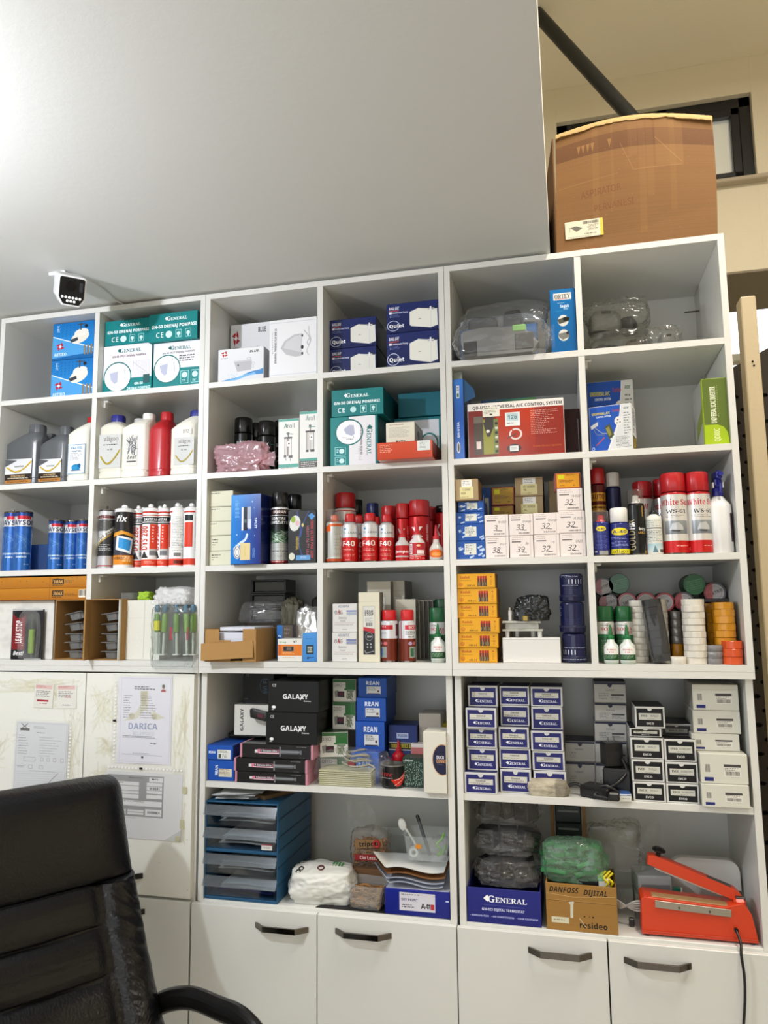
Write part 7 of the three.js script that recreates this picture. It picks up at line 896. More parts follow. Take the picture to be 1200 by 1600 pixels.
{const s=spot(612,632,1180,-0.1),c=cell(20,20,(g)=>g.bg('#b01a24'));glueBottle('glue_bottle','small all red bottle with a pointed cap behind the mug','bottle',undefined,{y:L1,z:-0.115,u:[613,633],v:1156,vc:1171,vs:1178,c,cap:'#b01a24'});}
// mug
{const z=-0.064,s=spot(595.5,633,1210,z),r=s.r,h=topY(614,1193,z)- L1,c=cell(220,190,(g)=>{g.bg('#161617').r(0,0,1,0.05,'#3a3a3a');g.t('ATEK',0.25,0.42,0.2,'#b0262c',{fit:0.4,it:'italic',rot:0.1}).small(0.12,0.56,0.34,0.05,1,'#e0d8d8').p([[0.4,0.64],[0.62,0.6],[0.86,0.3],[0.9,0.26],[0.82,0.62],[0.68,0.9],[0.56,0.96]],'#c8281c').cv([[0.5,0.66],[0.72,0.6],[0.92,0.24]],'#f0e8e4',4).cv([[0.5,0.9],[0.72,0.7],[0.84,0.5]],'#f0e8e4',3);});
const g=new THREE.Group();mesh(latheGeo([[0.001,0],[r*0.9,0],[r*0.95,0.003],[r,0.012],[r,h - 0.004],[r*0.985,h - 0.001],[r*0.95,h]],c,0.004,h,40),pm(c.a,'gloss'),'mug_body',g);mesh(lathe([[r*0.95,h],[r*0.92,h - 0.004],[r*0.91,0.006],[0,0.006]],40),M(0x55524e,0.35),'inner_wall',g);mesh(lathe([[r*0.93,h - 0.002],[r*1.005,h - 0.003],[r*1.005,h+0.0005],[r*0.95,h+0.001]],40),M(0x8d8a86,0.3,{metalness:0.7}),'rim',g);mesh(tube([[-r*0.3,h*0.8,-r*0.9],[-r*0.5,h*0.75,-r*1.5],[-r*0.5,h*0.35,-r*1.5],[-r*0.3,h*0.25,-r*0.9]],0.004,24,8),M(0x161617,0.25),'handle',g);g.position.set(s.x,L1+0.0003,z);g.rotation.y=0.35;put(g,'mug','black mug with a red swoosh standing at the shelf front','mug');}
const lat=cell(150,190,(g)=>{g.bg('#20362c');for(let i=0;i<260;i++)g.l([[rr(0,1),rr(0.1,1)],[rr(0,1),rr(0.1,1)]].map((p,k,a)=>k?[a[0][0]+rr(-0.05,0.05),a[0][1]+rr(-0.05,0.05)]:p),['#8fa898','#3c5c4a','#b9c8bc'][i%3],3);g.t('Pelsan',0.3,0.08,0.1,'#d8dcd8',{fit:0.5,it:'italic'});});
carton('patterned_carton','dark green carton with a pale lattice pattern beside the mug','box',undefined,{y:L1,z:-0.06,u:[629,662],v:1184,vm:1205,d:0.06,base:'#22382e',faces:{f:lat,t:'#33483c'}});
const dc=cell(190,330,(g)=>{g.bg('#d8d5c8').o(0.84,0.45,0.26,'#c99a6a').o(0.84,0.45,0.245,'#1a1c3c').t('DUCR',0.74,0.41,0.075,'#e8e6ee',{fit:0.36}).t('CONNE',0.78,0.475,0.075,'#e0a268',{fit:0.44}).small(0.6,0.52,0.3,0.015,1,'#777');});
carton('duct_carton','tall cream carton with a dark round emblem, standing at the front right','box',undefined,{y:L1,z:-0.004,u:[661.5,701.5],v:1144,vm:1190,d:0.09,base:'#cfcbbd',faces:{f:dc,t:'#d8d5c8',l:'#b8b4a6'}});
// bag with panels and cable
const zc=zOf(540,1226,L1),pl=M(0xb9b795,0.55);let yb=L1+0.001;
const px0=at(497,1215,-0.03).x,px1=at(579,1215,-0.03).x;
for(let i=0;i<8;i++){const g=new THREE.Group(),w=px1 - px0;mesh(tr(blocks(w,0.0042,0.1,0.0008),0,0,0.05),pl,'panel_body',g);mesh(tr(blocks(w*0.9,0.0012,0.006,0.0003),0,0.0042,0.045),pl,'rib',g);g.position.set((px0+px1)/2+rr(-0.001,0.001),yb,-0.085);put(g,'switch_plate',ord(7 - i,8)+' of the thin cream plates stacked in the clear bag','plate','cream plates in the bag');yb+=0.0056;}
{const g=new THREE.Group(),cm=M(0x8d8a7a,0.45);mesh(tube(Array.from({length:26},(_,i)=>{const a=i*0.72;return[Math.cos(a)*(0.048 - i*0.0007)+0.01,0.012+0.0016*i+0.003*Math.sin(i*2.1),Math.sin(a)*(0.03 - i*0.0003)];}),0.0032,160,8),cm,'cable_body',g);mesh(tube([[0.05,0.02,0.02],[0.07,0.012,0.03],[0.06,0.0,0.036]],0.003,30,8),cm,'cable_end',g);mesh(tr(blocks(0.022,0.014,0.02,0.002),0.0,0.012,0.03),M(0x7a2c30,0.5),'connector',g,'reddish connector');g.position.set((px0+px1)/2+0.025,yb+0.002,-0.05);put(g,'cable_coil','coiled grey cable lying on the cream panels in the clear bag','cable');}
bag('clear_bag','clear bag with cream panels and a coiled cable at the shelf front',{w:0.25,h:0.105,d:0.105,s:81,amp:0.1,f:2.4,x:(px0+px1)/2+0.012,y:L1,z:-0.08,tail:[0.09,0.05,0.04,0.07,0.07]});
}
{
const gen=cell(220,150,(g)=>{g.bg('#d0d0d0').r(0.05,0.09,0.9,0.86,'#232468').o(0.5,0.1,0.12,'#d0d0d0').r(0.12,0.3,0.76,0.27,'#cfcdc2').t('General',0.5,0.38,0.12,'#2a2a34',{font:'serif',fit:0.3}).small(0.16,0.48,0.68,0.06,1,'#555');g.general(0.53,0.74,0.2,'#eceef6','center',0.66);});
const gen0=cell(220,150,(g)=>{g.bg('#d0d0d0').r(0.04,0.07,0.92,0.88,'#232468').r(0.1,0.26,0.8,0.3,'#cfcdc2').t('General',0.5,0.35,0.13,'#2a2a34',{font:'serif',fit:0.3}).small(0.14,0.46,0.72,0.06,1,'#555');g.general(0.53,0.74,0.22,'#eceef6','center',0.7);});
const cols=[[[731,777.5],[727.5,775.5],[728.5,776],[730,777.5],[725,777]],[[780.5,827],[782,827],[779,826.5],[780,829],[781.5,830]],[[829,879],[830,879],[829.5,880],[832,882.5],[834,885]]];
const tops=[[1071,1106,1137,1168,1207],[1072,1102,1136,1169,1202],[1073,1104,1142,1173.5,1205]],zs=[[-0.055,-0.03,-0.045,-0.05,-0.024],[-0.07,-0.072,-0.055,-0.06,-0.055],[-0.075,-0.078,-0.058,-0.062,-0.06]],cn=['left','middle','right'];
for(let c=0;c<3;c++){let y=L1;for(let i=4;i>=0;i--){const f=(c===1&&(i===0||i===1||i===3))?gen0:gen;y=carton('thermostat_carton',ord(i,5)+' blue and white carton in the '+cn[c]+' of three columns','box','blue and white thermostat cartons',{y,z:zs[c][i],u:cols[c][i],v:tops[c][i],vm:tops[c][i]+14,d:0.11,base:'#bfbfbf',faces:{f,t:'#1f2058',r:'#a8a8aa',l:'#8e8e92'},turn:rr(-0.008,0.008)}).top;}}
const top=cell(170,110,(g)=>{g.bg('#b4b3ae').r(0,0,1,0.12,'#23263e').o(0.5,0.12,0.14,'#23263e',0.8).t('TOPANT',0.5,0.4,0.12,'#4a4a4e',{fit:0.44,b:''}).small(0.14,0.56,0.34,0.34,4,'#777').r(0.54,0.6,0.4,0.08,'#3a3a3e').small(0.54,0.74,0.4,0.16,2,'#6a6a6e');});
const top2=cell(170,110,(g)=>{g.bg('#a9a8a4').r(0,0,1,0.1,'#23263e').o(0.5,0.1,0.14,'#23263e',0.8).t('TOPANT',0.46,0.4,0.13,'#4a4a4e',{fit:0.44,b:''}).small(0.14,0.56,0.3,0.34,4,'#777');});
let y=L1;[[1192,930.5],[1158,930],[1127,929],[1098,929],[1065,928]].forEach(([v,u],i)=>{y=carton('relay_carton',ord(4 - i,5)+' grey white carton in the tall pile behind the black adapters','box','grey white relay cartons',{y,z:-0.15,u:[u,u+50],v,vm:v+14,d:0.1,base:'#9a9994',faces:{f:top,t:'#23263e'}}).top;});
y=L1;[1190,1158].forEach((v,i)=>{y=carton('relay_carton',(i?'upper':'lower')+' grey white carton of the short pile next to the blue columns','box','grey white relay cartons',{y,z:-0.155,u:[883,930],v,vm:v+14,d:0.1,base:'#92918c',faces:{f:top2,t:'#23263e'}}).top;});
const ev=(t)=>cell(190,130,(g)=>{g.bg('#d2d2ce').r(0.05,0.08,0.9,0.86,'#151517').o(0.5,0.08,0.11,'#d2d2ce',1.1).r(0.12,0.3,0.76,0.32,'#c9c9be').t('EVCO',0.3,0.43,0.13,'#222226',{fit:0.26}).t(t,0.66,0.43,0.12,'#333338',{b:'',fit:0.4}).small(0.4,0.55,0.3,0.04,1,'#777').t('EVCO',0.5,0.79,0.15,'#e0e0e0',{fit:0.34});});
const e1=ev('EV3L21'),e2=ev('EV3B23N7');
const E=(lab,y0,u,v,z,f)=>carton('controller_carton',lab,'box','black and white controller cartons',{y:y0,z,u,v,vm:v+16,d:0.13,base:'#c4c4c0',faces:{f,t:'#1a1a1c',r:'#b0b0ac',l:'#8a8a88'}});
const rows=[[1222,1187,1153],[1225,1191,1155]];
let ya=L1;[[989.5,1040.5],[987,1038],[985,1037]].forEach((u,i)=>{ya=E(ord(2 - i,3)+' black and white carton in the left column of the block',ya,u,rows[0][i],-0.03 - 0.003*i,e1).top;});
let yc=L1;[[1041.5,1093],[1040,1091],[1038,1088]].forEach((u,i)=>{yc=E(ord(2 - i,3)+' black and white carton in the right column of the block',yc,u,rows[1][i],-0.03 - 0.003*i,e2).top;});
const e3=E('black and white carton lying flat on the left column, pushed back',ya,[984,1034],1138,-0.05,e1);E('single black and white carton highest of all, standing over the block',e3.top,[992,1039],1104,-0.05,e1);
E('black and white carton in the shade on the right column, set far back',yc,[1033,1082],1131,-0.09,cell(150,80,(g)=>g.bg('#8a8a88').r(0.05,0.14,0.9,0.86,'#1a1a1c').o(0.5,0.14,0.12,'#8a8a88').r(0.14,0.4,0.72,0.36,'#77776f').t('EVCO EV3',0.5,0.58,0.2,'#222',{fit:0.6})));  // greyer print than its neighbours, shade put into the colours
const bw=cell(250,150,(g)=>{g.bg('#d3d2c6').bars(0.1,0.36,0.1,0.26,'#4a4a48').r(0.07,0.8,0.2,0.13,'#22286a').r(0.5,0.33,0.36,0.42,'#dedcd2').r(0.5,0.34,0.36,0.1,'#4a4644').small(0.52,0.46,0.32,0.12,2,'#6a6662').bars(0.53,0.58,0.3,0.14,'#5a5652').small(0.64,0.78,0.2,0.03,1,'#888');});
y=L1;[[[1096.5,1171.5],1226],[[1094,1168.5],1178],[[1081,1156],1146.5],[[1083,1157],1110],[[1082,1154],1069.5]].forEach(([u,v],i)=>{const zz=[-0.006,-0.012,-0.05,-0.052,-0.05][i];y=carton('white_carton',ord(4 - i,5)+' white carton with a barcode label in the right hand pile','box','white barcode cartons',{y,z:zz,u,v,vm:v+20,d:0.15,base:'#c9c8bc',faces:{f:bw,t:'#c4c3b8',l:'#9a9990'}}).top;});
// stone
{const z=-0.052,a=at(824,1230,z),b=at(892,1230,z),w=b.x - a.x,h=topY(858,1216.5,z)- L1,g=new THREE.Group(),geo=crumple(w,h,0.05,91,0.1,2,16),n=geo.attributes.position,col=[];for(let i=0;i<n.count;i++){const t=noise.noise(n.getX(i)*60,n.getY(i)*60,3),dk=n.getX(i)>w*0.16?0.55:1,k=(0.62+0.22*t+0.14*noise.noise(n.getX(i)*400,n.getY(i)*400,n.getZ(i)*400))*dk;col.push(k*0.72,k*0.64,k*0.48);}geo.setAttribute('color',new THREE.Float32BufferAttribute(col,3));mesh(geo,M(0xffffff,0.9,{vertexColors:true,bumpMap:fine,bumpScale:0.002}),'stone_body',g);g.position.set((a.x+b.x)/2,L1+0.0003,z);g.rotation.y=-0.05;put(g,'stone','pale beige stone lying at the shelf edge before the blue cartons','stone');}
// black adapters heap
const bk=M(0x111113,0.35),bk2=M(0x1a1a1c,0.5);
const adapter=(lab,u,v,z,w,h,d,r,rz,y0=L1)=>{const g=new THREE.Group();mesh(tr(blocks(w,h,d,0.004),0,0,d/2),bk,'housing',g);mesh(tr(blocks(w*0.6,h*0.3,0.001,0.0003),0,h*0.35,d/2+0.001),bk2,'type_plate',g);for(const s of[-1,1])mesh(new THREE.CylinderGeometry(0.002,0.002,0.016,10).translate(s*0.009,h+0.006,0),M(0x8a8a88,0.3,{metalness:1}),'plug_pin',g);const p=at(u,v,z);g.position.set(p.x,y0+0.0004,z);g.rotation.set(0,r,rz);put(g,'power_adapter',lab,'adapter','black power adapters');return g;};
adapter('black adapter lying low in front, near the stone',935,1232,-0.055,0.085,0.032,0.06,-0.5,0);adapter('upright black adapter on top of the heap',955,1170,-0.1,0.05,0.065,0.05,0.3,0,L1+0.076);adapter('black adapter in the middle of the heap',965,1200,-0.095,0.075,0.075,0.07,-0.15,0);
{const g=new THREE.Group();mesh(tube([[-0.12,0.012,0.02],[-0.08,0.028,0.015],[-0.04,0.018,0.035],[0.0,0.034,0.05],[0.04,0.012,0.055],[0.02,0.008,0.07],[-0.03,0.012,0.062],[0.03,0.04,0.045],[0.06,0.07,0.02],[0.05,0.1,0.01]],0.005,100,8),bk,'lead',g);mesh(tr(blocks(0.03,0.022,0.03,0.004),0.02,0.002,0.085),bk,'connector',g);mesh(tr(new THREE.CylinderGeometry(0.007,0.007,0.03,14).rotateZ(Math.PI/2),-0.13,0.014,0.02),M(0x9a9a96,0.3,{metalness:0.8}),'metal_plug',g);g.position.set(at(945,1225,-0.07).x,L1+0.001,-0.085);put(g,'adapter_lead','tangled black lead around the power adapters','cable');}
carton('small_carton','tiny white carton with a blue top before the black cartons','box',undefined,{y:L1,z:-0.012,u:[959,987],v:1241,vm:1246,d:0.05,base:'#cfcec6',faces:{f:cell(90,34,(g)=>g.bg('#d6d5cc').r(0,0,1,0.14,'#3a5a94').small(0.5,0.5,0.4,0.3,1,'#777')),t:'#3a5a94'},turn:0.06,free:true});
}
{
const teal=M(0x164f74,0.42),tealD=M(0x0f3a58,0.45),clr=M(0xffffff,0.04,{transmission:1,thickness:0}),tub=M(0xf4f8f8,0.16,{transmission:0.82,thickness:0,side:THREE.DoubleSide});
const z0=-0.022,x0=Math.max(at(316,1330,z0).x,0.0235),x1=at(434,1330,z0).x,w=x1 - x0,yT=topY(376,1254,z0),H=yT - L2,d=0.3,t=0.004,g=new THREE.Group();
mesh(slab(0,t,0,H,-d,0,0.001),teal,'side_panel',g);mesh(slab(w - t,w,0,H,-d,0,0.001),teal,'side_panel',g);mesh(slab(t,w - t,H - t,H,-d,0,0.001),teal,'top_panel',g);mesh(slab(t,w - t,0,t*2,-d,0,0.001),teal,'bottom_panel',g);mesh(slab(t,w - t,t*2,H - t,-d,-d+t,0.001),tealD,'back_panel',g);
mesh(slab(t,w - t,H*0.5 - 0.005,H*0.5+0.004,-d+t,0,0.001),teal,'shelf',g);
for(const k of[0.17,0.34,0.5,0.64,0.82])mesh(slab(w,w+0.0022,H*k,H*k+0.006,-d+0.006,-0.002,0.0008),tealD,'side_rib',g);
const papers=M(0xc9cccd,0.75),names2=[];
const bays=[[H*0.5+0.006+(H*0.5 - 0.012)*0.5,H - t - 0.002],[H*0.5+0.006,H*0.5+0.004+(H*0.5 - 0.012)*0.5],[0.01+(H*0.5 - 0.014)*0.5,H*0.5 - 0.007],[0.01,0.008+(H*0.5 - 0.014)*0.5]];
bays.forEach(([b,c],i)=>{
const hh=c - b,dr=mesh(merge([slab(t+0.003,w - t - 0.003,b,b+0.0025,-d+0.02,0.0),slab(t+0.003,t+0.0055,b+0.0025,c - 0.004,-d+0.02,0.0),slab(w - t - 0.0055,w - t - 0.003,b+0.0025,c - 0.004,-d+0.02,0.0),slab(t+0.003,w - t - 0.003,b+0.0025,b+hh*0.62,0.0,0.0025)]),clr,'drawer',g);
const s=new THREE.Shape();s.moveTo(0,0);s.lineTo(0.016,-hh*0.38);s.lineTo(0.0185,-hh*0.38);s.lineTo(0.003,0.003);s.closePath();
const lip=mesh(new THREE.ExtrudeGeometry(s,{depth:w - 0.002,bevelEnabled:false}).rotateY(-Math.PI/2),M(0xd4dade,0.16,{transmission:0.9,thickness:0,ior:1.16}),'pull_lip',dr);lip.position.set(w - 0.001,c - 0.006,0.001);
});
const tag=cell(90,44,(q)=>q.bg('#dedcd8').r(0,0,1,0.2,'#8c1c2c').t('EVRAK',0.5,0.62,0.4,'#9a8f8c',{fit:0.6}));const tg=mesh(boxGeo(0.034,0.017,0.0006,0.0001,patch('#ddd',tag.a),{f:tag}),pm(tag.a,'satin'),'label',g,'white label with a red stripe');tg.position.set(w - 0.034,bays[1][0]+0.004,0.0034);
g.position.set(x0,L2+0.0004,z0);put(g,'drawer_organiser','blue plastic desk organiser with four clear drawers of papers','organiser');
const sheet=(lab,x,y,z,w2,d2,r,m=papers,bend=0.003,grp)=>{const q=new THREE.PlaneGeometry(w2,d2,16,8).rotateX(-Math.PI/2),p=q.attributes.position;for(let i=0;i<p.count;i++)p.setY(i,0.0012+bend*(0.5+0.5*Math.sin(p.getX(i)*31+p.getZ(i)*12+x*90)));q.computeVertexNormals();const k=merge([q,q.clone().translate(0,-0.0008,0)]);const o=mesh(k,m,'paper_sheet');o.position.set(x,y,z);o.rotation.y=r;return put(o,'paper_sheet',lab,'paper',grp);};
const inb=['sheets of paper in the top clear drawer','sheets of paper in the second clear drawer, below the top one','grey papers in the third clear drawer','papers over blue film in the lowest clear drawer'];
bays.forEach(([b,c],i)=>{for(let k=0;k<3;k++)sheet(['upper','middle','lower'][2 - k]+' of the '+inb[i],x0+w*0.54+0.004*(k - 1),L2+b+0.006+k*((c - b)*0.16),z0 - 0.115,w*0.76,0.18,0.03*(k - 1),k===0&&i===3?M(0x26357c,0.4):k===1&&i===2?M(0x9a968a,0.8):papers,0.004,'papers in the blue organiser drawers');});
for(let k=0;k<4;k++)sheet(['lowest','second','third','topmost'][k]+' loose sheet piled on top of the blue organiser',x0+0.075+0.006*k,yT+0.003+k*0.006,z0 - 0.1+0.004*k,0.13,0.17,[0.2,-0.1,0.05,0.25][k],M(0xd6d8d8,0.7),0.003,'loose sheets on the organiser');
{const b=new THREE.Group();mesh(tr(blocks(0.05,0.012,0.14,0.001),0,0,0.07),M(0x6a5434,0.7),'wood_strip',b);b.position.set(x0+0.19,yT+0.0006,z0 - 0.11);b.rotation.y=-0.5;put(b,'wood_strip','short brown wooden strip on top of the blue organiser','strip');}
// white carrier bag with bread
const wb=new THREE.Group(),wm=M(0xe2e2da,0.45,{transmission:0.12,thickness:0});{const geo=crumple(0.215,0.1,0.15,101,0.1,1.7,18);mesh(geo,wm,'bag_film',wb);const gr=M(0x3d8a44,0.5),ray=new THREE.Raycaster(),probe=new THREE.Mesh(geo,wm),hit=(x,z)=>{ray.set(V(x,1,z),V(0,-1,0));const h=ray.intersectObject(probe)[0];return h?h.point.y:0.09;};
for(let i=0;i<4;i++)mesh(tr(new THREE.BoxGeometry(0.0055,0.0012,0.034),0.034+i*0.009,hit(0.034+i*0.009,0)+0.0006,0),gr,'green_print',wb,'green stripe print');mesh(tr(new THREE.TorusGeometry(0.009,0.0026,6,20).rotateX(-1.2),0,hit(0,0.03)+0.001,0.03),M(0x5a2a30,0.5),'round_print',wb,'dark round print');mesh(tr(new THREE.TorusGeometry(0.0065,0.0018,6,18).rotateX(-1),-0.06,hit(-0.06,0.03)+0.001,0.03),blackGloss,'letter_print',wb);mesh(tr(new THREE.TorusGeometry(0.0065,0.0018,6,18).rotateX(-1),-0.066,hit(-0.066,0.045)+0.001,0.045),blackGloss,'letter_print',wb);}
{const p=at(502,1400,-0.06);wb.position.set(p.x - 0.01,L2+0.0004,-0.105);wb.rotation.y=0.12;put(wb,'carrier_bag','crumpled white carrier bag with green stripes beside the blue organiser','bag');}
{const s=new THREE.Shape();s.moveTo(-0.11,0);s.lineTo(0.12,0);s.lineTo(0.12,0.06);s.lineTo(-0.06,0.05);s.quadraticCurveTo(-0.1,0.03,-0.11,0);const m=mesh(new THREE.ExtrudeGeometry(s,{depth:0.0012,bevelEnabled:false}).rotateX(-Math.PI/2),M(0x101012,0.7),'mat');m.position.set(at(555,1412,-0.03).x - 0.01,L2+0.0004,-0.026);put(m,'black_mat','thin black sheet lying under the noodle container','mat');}
// noodles: container and printed bag
const noodle=(n,w2,h2,d2,seed2,r=0.0016)=>{let s2=seed2;const q=()=>{s2=(s2*16807)%2147483647;return s2/2147483647;};const parts=[];for(let i=0;i<n;i++){let p=[(q()- 0.5)*w2,q()*h2,(q()- 0.5)*d2];const pts=[p];for(let k=0;k<5;k++){p=[Math.max(-w2/2,Math.min(w2/2,p[0]+(q()- 0.5)*0.035)),Math.max(0,Math.min(h2,p[1]+(q()- 0.5)*0.014)),Math.max(-d2/2,Math.min(d2/2,p[2]+(q()- 0.5)*0.035))];pts.push(p);}parts.push(tube(pts,r,12,5));}return merge(parts);};
const nm=M(0xa9793f,0.55);
{const p=at(569,1385,-0.03),g2=new THREE.Group(),W=0.058,D=0.045,hh=0.066;const z=-0.075;
mesh(loft([{y:0,a:W*0.82,c:D*0.82,n:6},{y:0.004,a:W*0.86,c:D*0.86,n:6},{y:hh*0.7,a:W*0.97,c:D*0.97,n:6},{y:hh*0.72,a:W*1.02,c:D*1.02,n:6},{y:hh,a:W*1.05,c:D*1.05,n:6},{y:hh,a:W*1.02,c:D*1.02,n:6}],44,false),tub,'container_wall',g2);mesh(slab(-W*0.8,W*0.8,0.0002,0.0012,-D*0.8,D*0.8),clr,'container_floor',g2);
g2.position.set(p.x,L2+0.0022,z);g2.rotation.y=-0.1;put(g2,'food_container','clear plastic container of brown noodles on the black sheet','container');
const n=mesh(noodle(220,W*1.5,0.042,D*1.5,77),nm,'noodle_strands');n.userData.kind='stuff';n.position.set(p.x,L2+0.0055,z);put(n,'noodles','brown noodles heaped inside the clear container','noodles',null,'stuff');
const lidm=new THREE.Group(),q=at(602,1310,-0.24);mesh(merge([loft([{y:0,a:0.062,c:0.0035,n:6},{y:0.004,a:0.066,c:0.0045,n:6},{y:0.078,a:0.066,c:0.0045,n:6},{y:0.088,a:0.058,c:0.0035,n:6}],36)]),tub,'lid_panel',lidm);mesh(tr(slab(-0.05,0.05,0.008,0.076,0.0046,0.0058),0,0,0),clr,'raised_field',lidm);lidm.position.set(q.x,L2+0.0008,-0.3);lidm.rotation.x=-0.1;lidm.scale.y=1.75;put(lidm,'container_lid','clear container lid leaning behind the printed noodle bag','lid');}
{const p=at(570,1330,-0.15),g2=new THREE.Group(),hb=0.185;const base2=carton('small_carton','low brown carton at the back under the printed noodle bag','box',undefined,{y:L2,z:-0.14,u:[545,610],v:1358,vm:1375,d:0.09,base:'#6a4a2c',kind:'matte'});
const n=mesh(noodle(200,0.1,0.07,0.05,99),nm,'noodle_strands');n.userData.kind='stuff';n.position.set(p.x+0.01,base2.top+0.004,-0.185);put(n,'noodles','brown noodles inside the printed clear bag','noodles',null,'stuff');
const lg=cell(220,130,(q)=>q.c.clearRect(0,0,1,1));const filmg=crumple(0.135,hb*0.62,0.07,107,0.1,2,16);mesh(filmg,film(0xf6f2ee,0.08),'bag_film',g2);
const mt=new THREE.PlaneGeometry(0.085,0.08,12,10),pp=mt.attributes.position;for(let i=0;i<pp.count;i++){const k=(pp.getY(i)/0.08+0.5);pp.setX(i,pp.getX(i)*(1.25 - 0.35*k)- k*0.028);pp.setZ(i,0.01*noise.noise(pp.getX(i)*50,k*3,4)+0.004);}mt.computeVertexNormals();mesh(tr(mt,-0.016,hb*0.62+0.03,0),film(0xf6f6f4,0.06),'bag_mouth',g2);
const print=(txt,c,s,font)=>{const k=cell(txt.length*34,60,(q)=>q.bg(c).t(txt,0.5,0.52,0.8,font,{fit:0.94}));return k;};
const r1=print('tripou','#8a6a48',1,'#141010'),r2=print('Cin Lezzeti','#8c1a20',1,'#f0d8d0');
const b1=mesh(boxGeo(0.088,0.024,0.0008,0.0002,patch('#8a6a48',r1.a),{f:r1}),pm(r1.a,'gloss'),'printed_name',g2);b1.position.set(0.004,0.058,0.0365);b1.rotation.z=0.12;const b2=mesh(boxGeo(0.1,0.018,0.0008,0.0002,patch('#8c1a20',r2.a),{f:r2}),pm(r2.a,'gloss'),'red_band',g2);b2.position.set(0.008,0.02,0.0345);b2.rotation.z=0.06;mesh(tr(new THREE.TorusGeometry(0.009,0.0035,8,20),0.028,0.072,0.0376),M(0xa81a20,0.4),'red_ring',g2);
g2.position.set(p.x+0.008,base2.top+0.0006,-0.185);g2.rotation.z=-0.03;put(g2,'noodle_bag','open clear bag of noodles printed with black and red lettering','bag');}
// blue tissue pack, papers, clear bin
const bp=cell(260,100,(q)=>{q.grad(0,0,1,1,[[0,'#12208a'],[1,'#0e1c78']]).r(0.22,0.08,0.56,0.74,'#d2d0da').t('SKY PRINT',0.38,0.36,0.15,'#3a2c5a',{fit:0.26}).small(0.25,0.14,0.3,0.08,1,'#777').t('A4',0.62,0.6,0.28,'#1c1c20',{fit:0.14}).t('1',0.69,0.6,0.26,'#1c1c20').small(0.26,0.56,0.22,0.18,2,'#444').r(0.71,0.5,0.055,0.22,'#b02a34').r(0.94,0.3,0.05,0.05,'#dfe4f8');});
const K=carton('paper_pack','blue wrapped pack of printing paper with a white label','pack',undefined,{y:L2,z:-0.024,u:[601,706],v:1391,vm:1405,d:0.21,base:'#101e7c',faces:{f:bp,t:'#c9ccd8'},kind:'gloss',b:0.003});
const wave=(lab,x,y,z,w2,d2,m,amp,ph,r,grp)=>{const q=new THREE.PlaneGeometry(w2,d2,30,14).rotateX(-Math.PI/2),p=q.attributes.position;for(let i=0;i<p.count;i++){const s=p.getX(i)/w2+0.5,f=p.getZ(i)/d2+0.5;p.setY(i,0.004+amp*(0.5 - 0.5*Math.cos(s*6.28*1.1+ph))*f+(s<0.18?(0.18 - s)*0.28*f:0)-(s>0.8?(s - 0.8)*0.12*f*(ph>1?1:0):0));}q.computeVertexNormals();const o=mesh(merge([q,q.clone().translate(0,-0.001,0)]),m,'paper_sheet');o.position.set(x,y,z);o.rotation.y=r;return put(o,'paper_sheet',lab,'paper',grp);};
const cx=at(645,1375,-0.09).x;wave('lower white sheet curling over the blue paper pack',cx,K.top+0.002,-0.105,0.19,0.16,M(0xcfd4e0,0.7),0.013,0.6,0.05,'curled sheets on the paper pack');wave('middle bluish sheet curling over the blue paper pack',cx - 0.002,K.top+0.013,-0.105,0.2,0.16,M(0xb9c2d4,0.7),0.013,0.6,0.05,'curled sheets on the paper pack');wave('brown paper bag folded between the white sheets',cx,K.top+0.026,-0.107,0.2,0.16,M(0x9c6a3c,0.75),0.013,0.6,0.05,null);wave('topmost white sheet, its left corner curled up, under the clear bin',cx - 0.004,K.top+0.042,-0.107,0.205,0.16,M(0xd8d9d6,0.7),0.013,0.6,0.05,'curled sheets on the paper pack');
{const y0=K.top+0.066,g2=new THREE.Group(),W=0.068,D=0.045,hh=0.07;mesh(loft([{y:0,a:W*0.84,c:D*0.84,n:6},{y:hh,a:W,c:D,n:6},{y:hh+0.002,a:W*1.05,c:D*1.06,n:6}],40,false),tub,'bin_wall',g2);mesh(slab(-W*0.8,W*0.8,0.0002,0.0014,-D*0.8,D*0.8),clr,'bin_floor',g2);mesh(tr(blocks(0.017,0.0125,0.0006,0.0002),-0.02,0.036,D*0.955),M(0xd98a1c,0.5),'price_tag',g2,'orange price tag');const X=Math.min(at(668,1330,-0.1).x,0.776 - W*1.06);g2.position.set(X,y0,-0.11);g2.rotation.x=0.06;put(g2,'clear_bin','clear plastic bin with an orange tag on the curled papers','container');
const item=(nm2,lab,cat,parts,pos,rot)=>{const q=new THREE.Group();for(const[ge,m,n]of parts)mesh(ge,m,n,q);q.position.set(X+pos[0],y0+pos[1],-0.11+pos[2]);q.rotation.set(...rot);put(q,nm2,lab,cat);};
item('pen','dark grey pen leaning out of the clear bin','pen',[[lathe([[0,0],[0.0045,0.002],[0.005,0.09],[0.004,0.118],[0,0.119]],16),M(0x4a4c50,0.4),'barrel'],[tr(lathe([[0.0053,0],[0.0056,0.01],[0.0053,0.016]],16),0,0.1,0),blackGloss,'cap_ring']],[0.008,0.005,0.01],[-0.1,0,0.35]);
item('adhesive_roll','small white roll lying in the clear bin','roll',[[lathe([[0.006,-0.01],[0.013,-0.01],[0.013,0.01],[0.006,0.01],[0.006,-0.01]],24).rotateX(Math.PI/2),M(0xd4d4d0,0.5),'roll_body'],[lathe([[0.0055,-0.011],[0.0062,-0.011],[0.0062,0.011]],20).rotateX(Math.PI/2),M(0x8a8a86,0.6),'core']],[-0.04,0.0165,0.018],[0,0.2,0]);
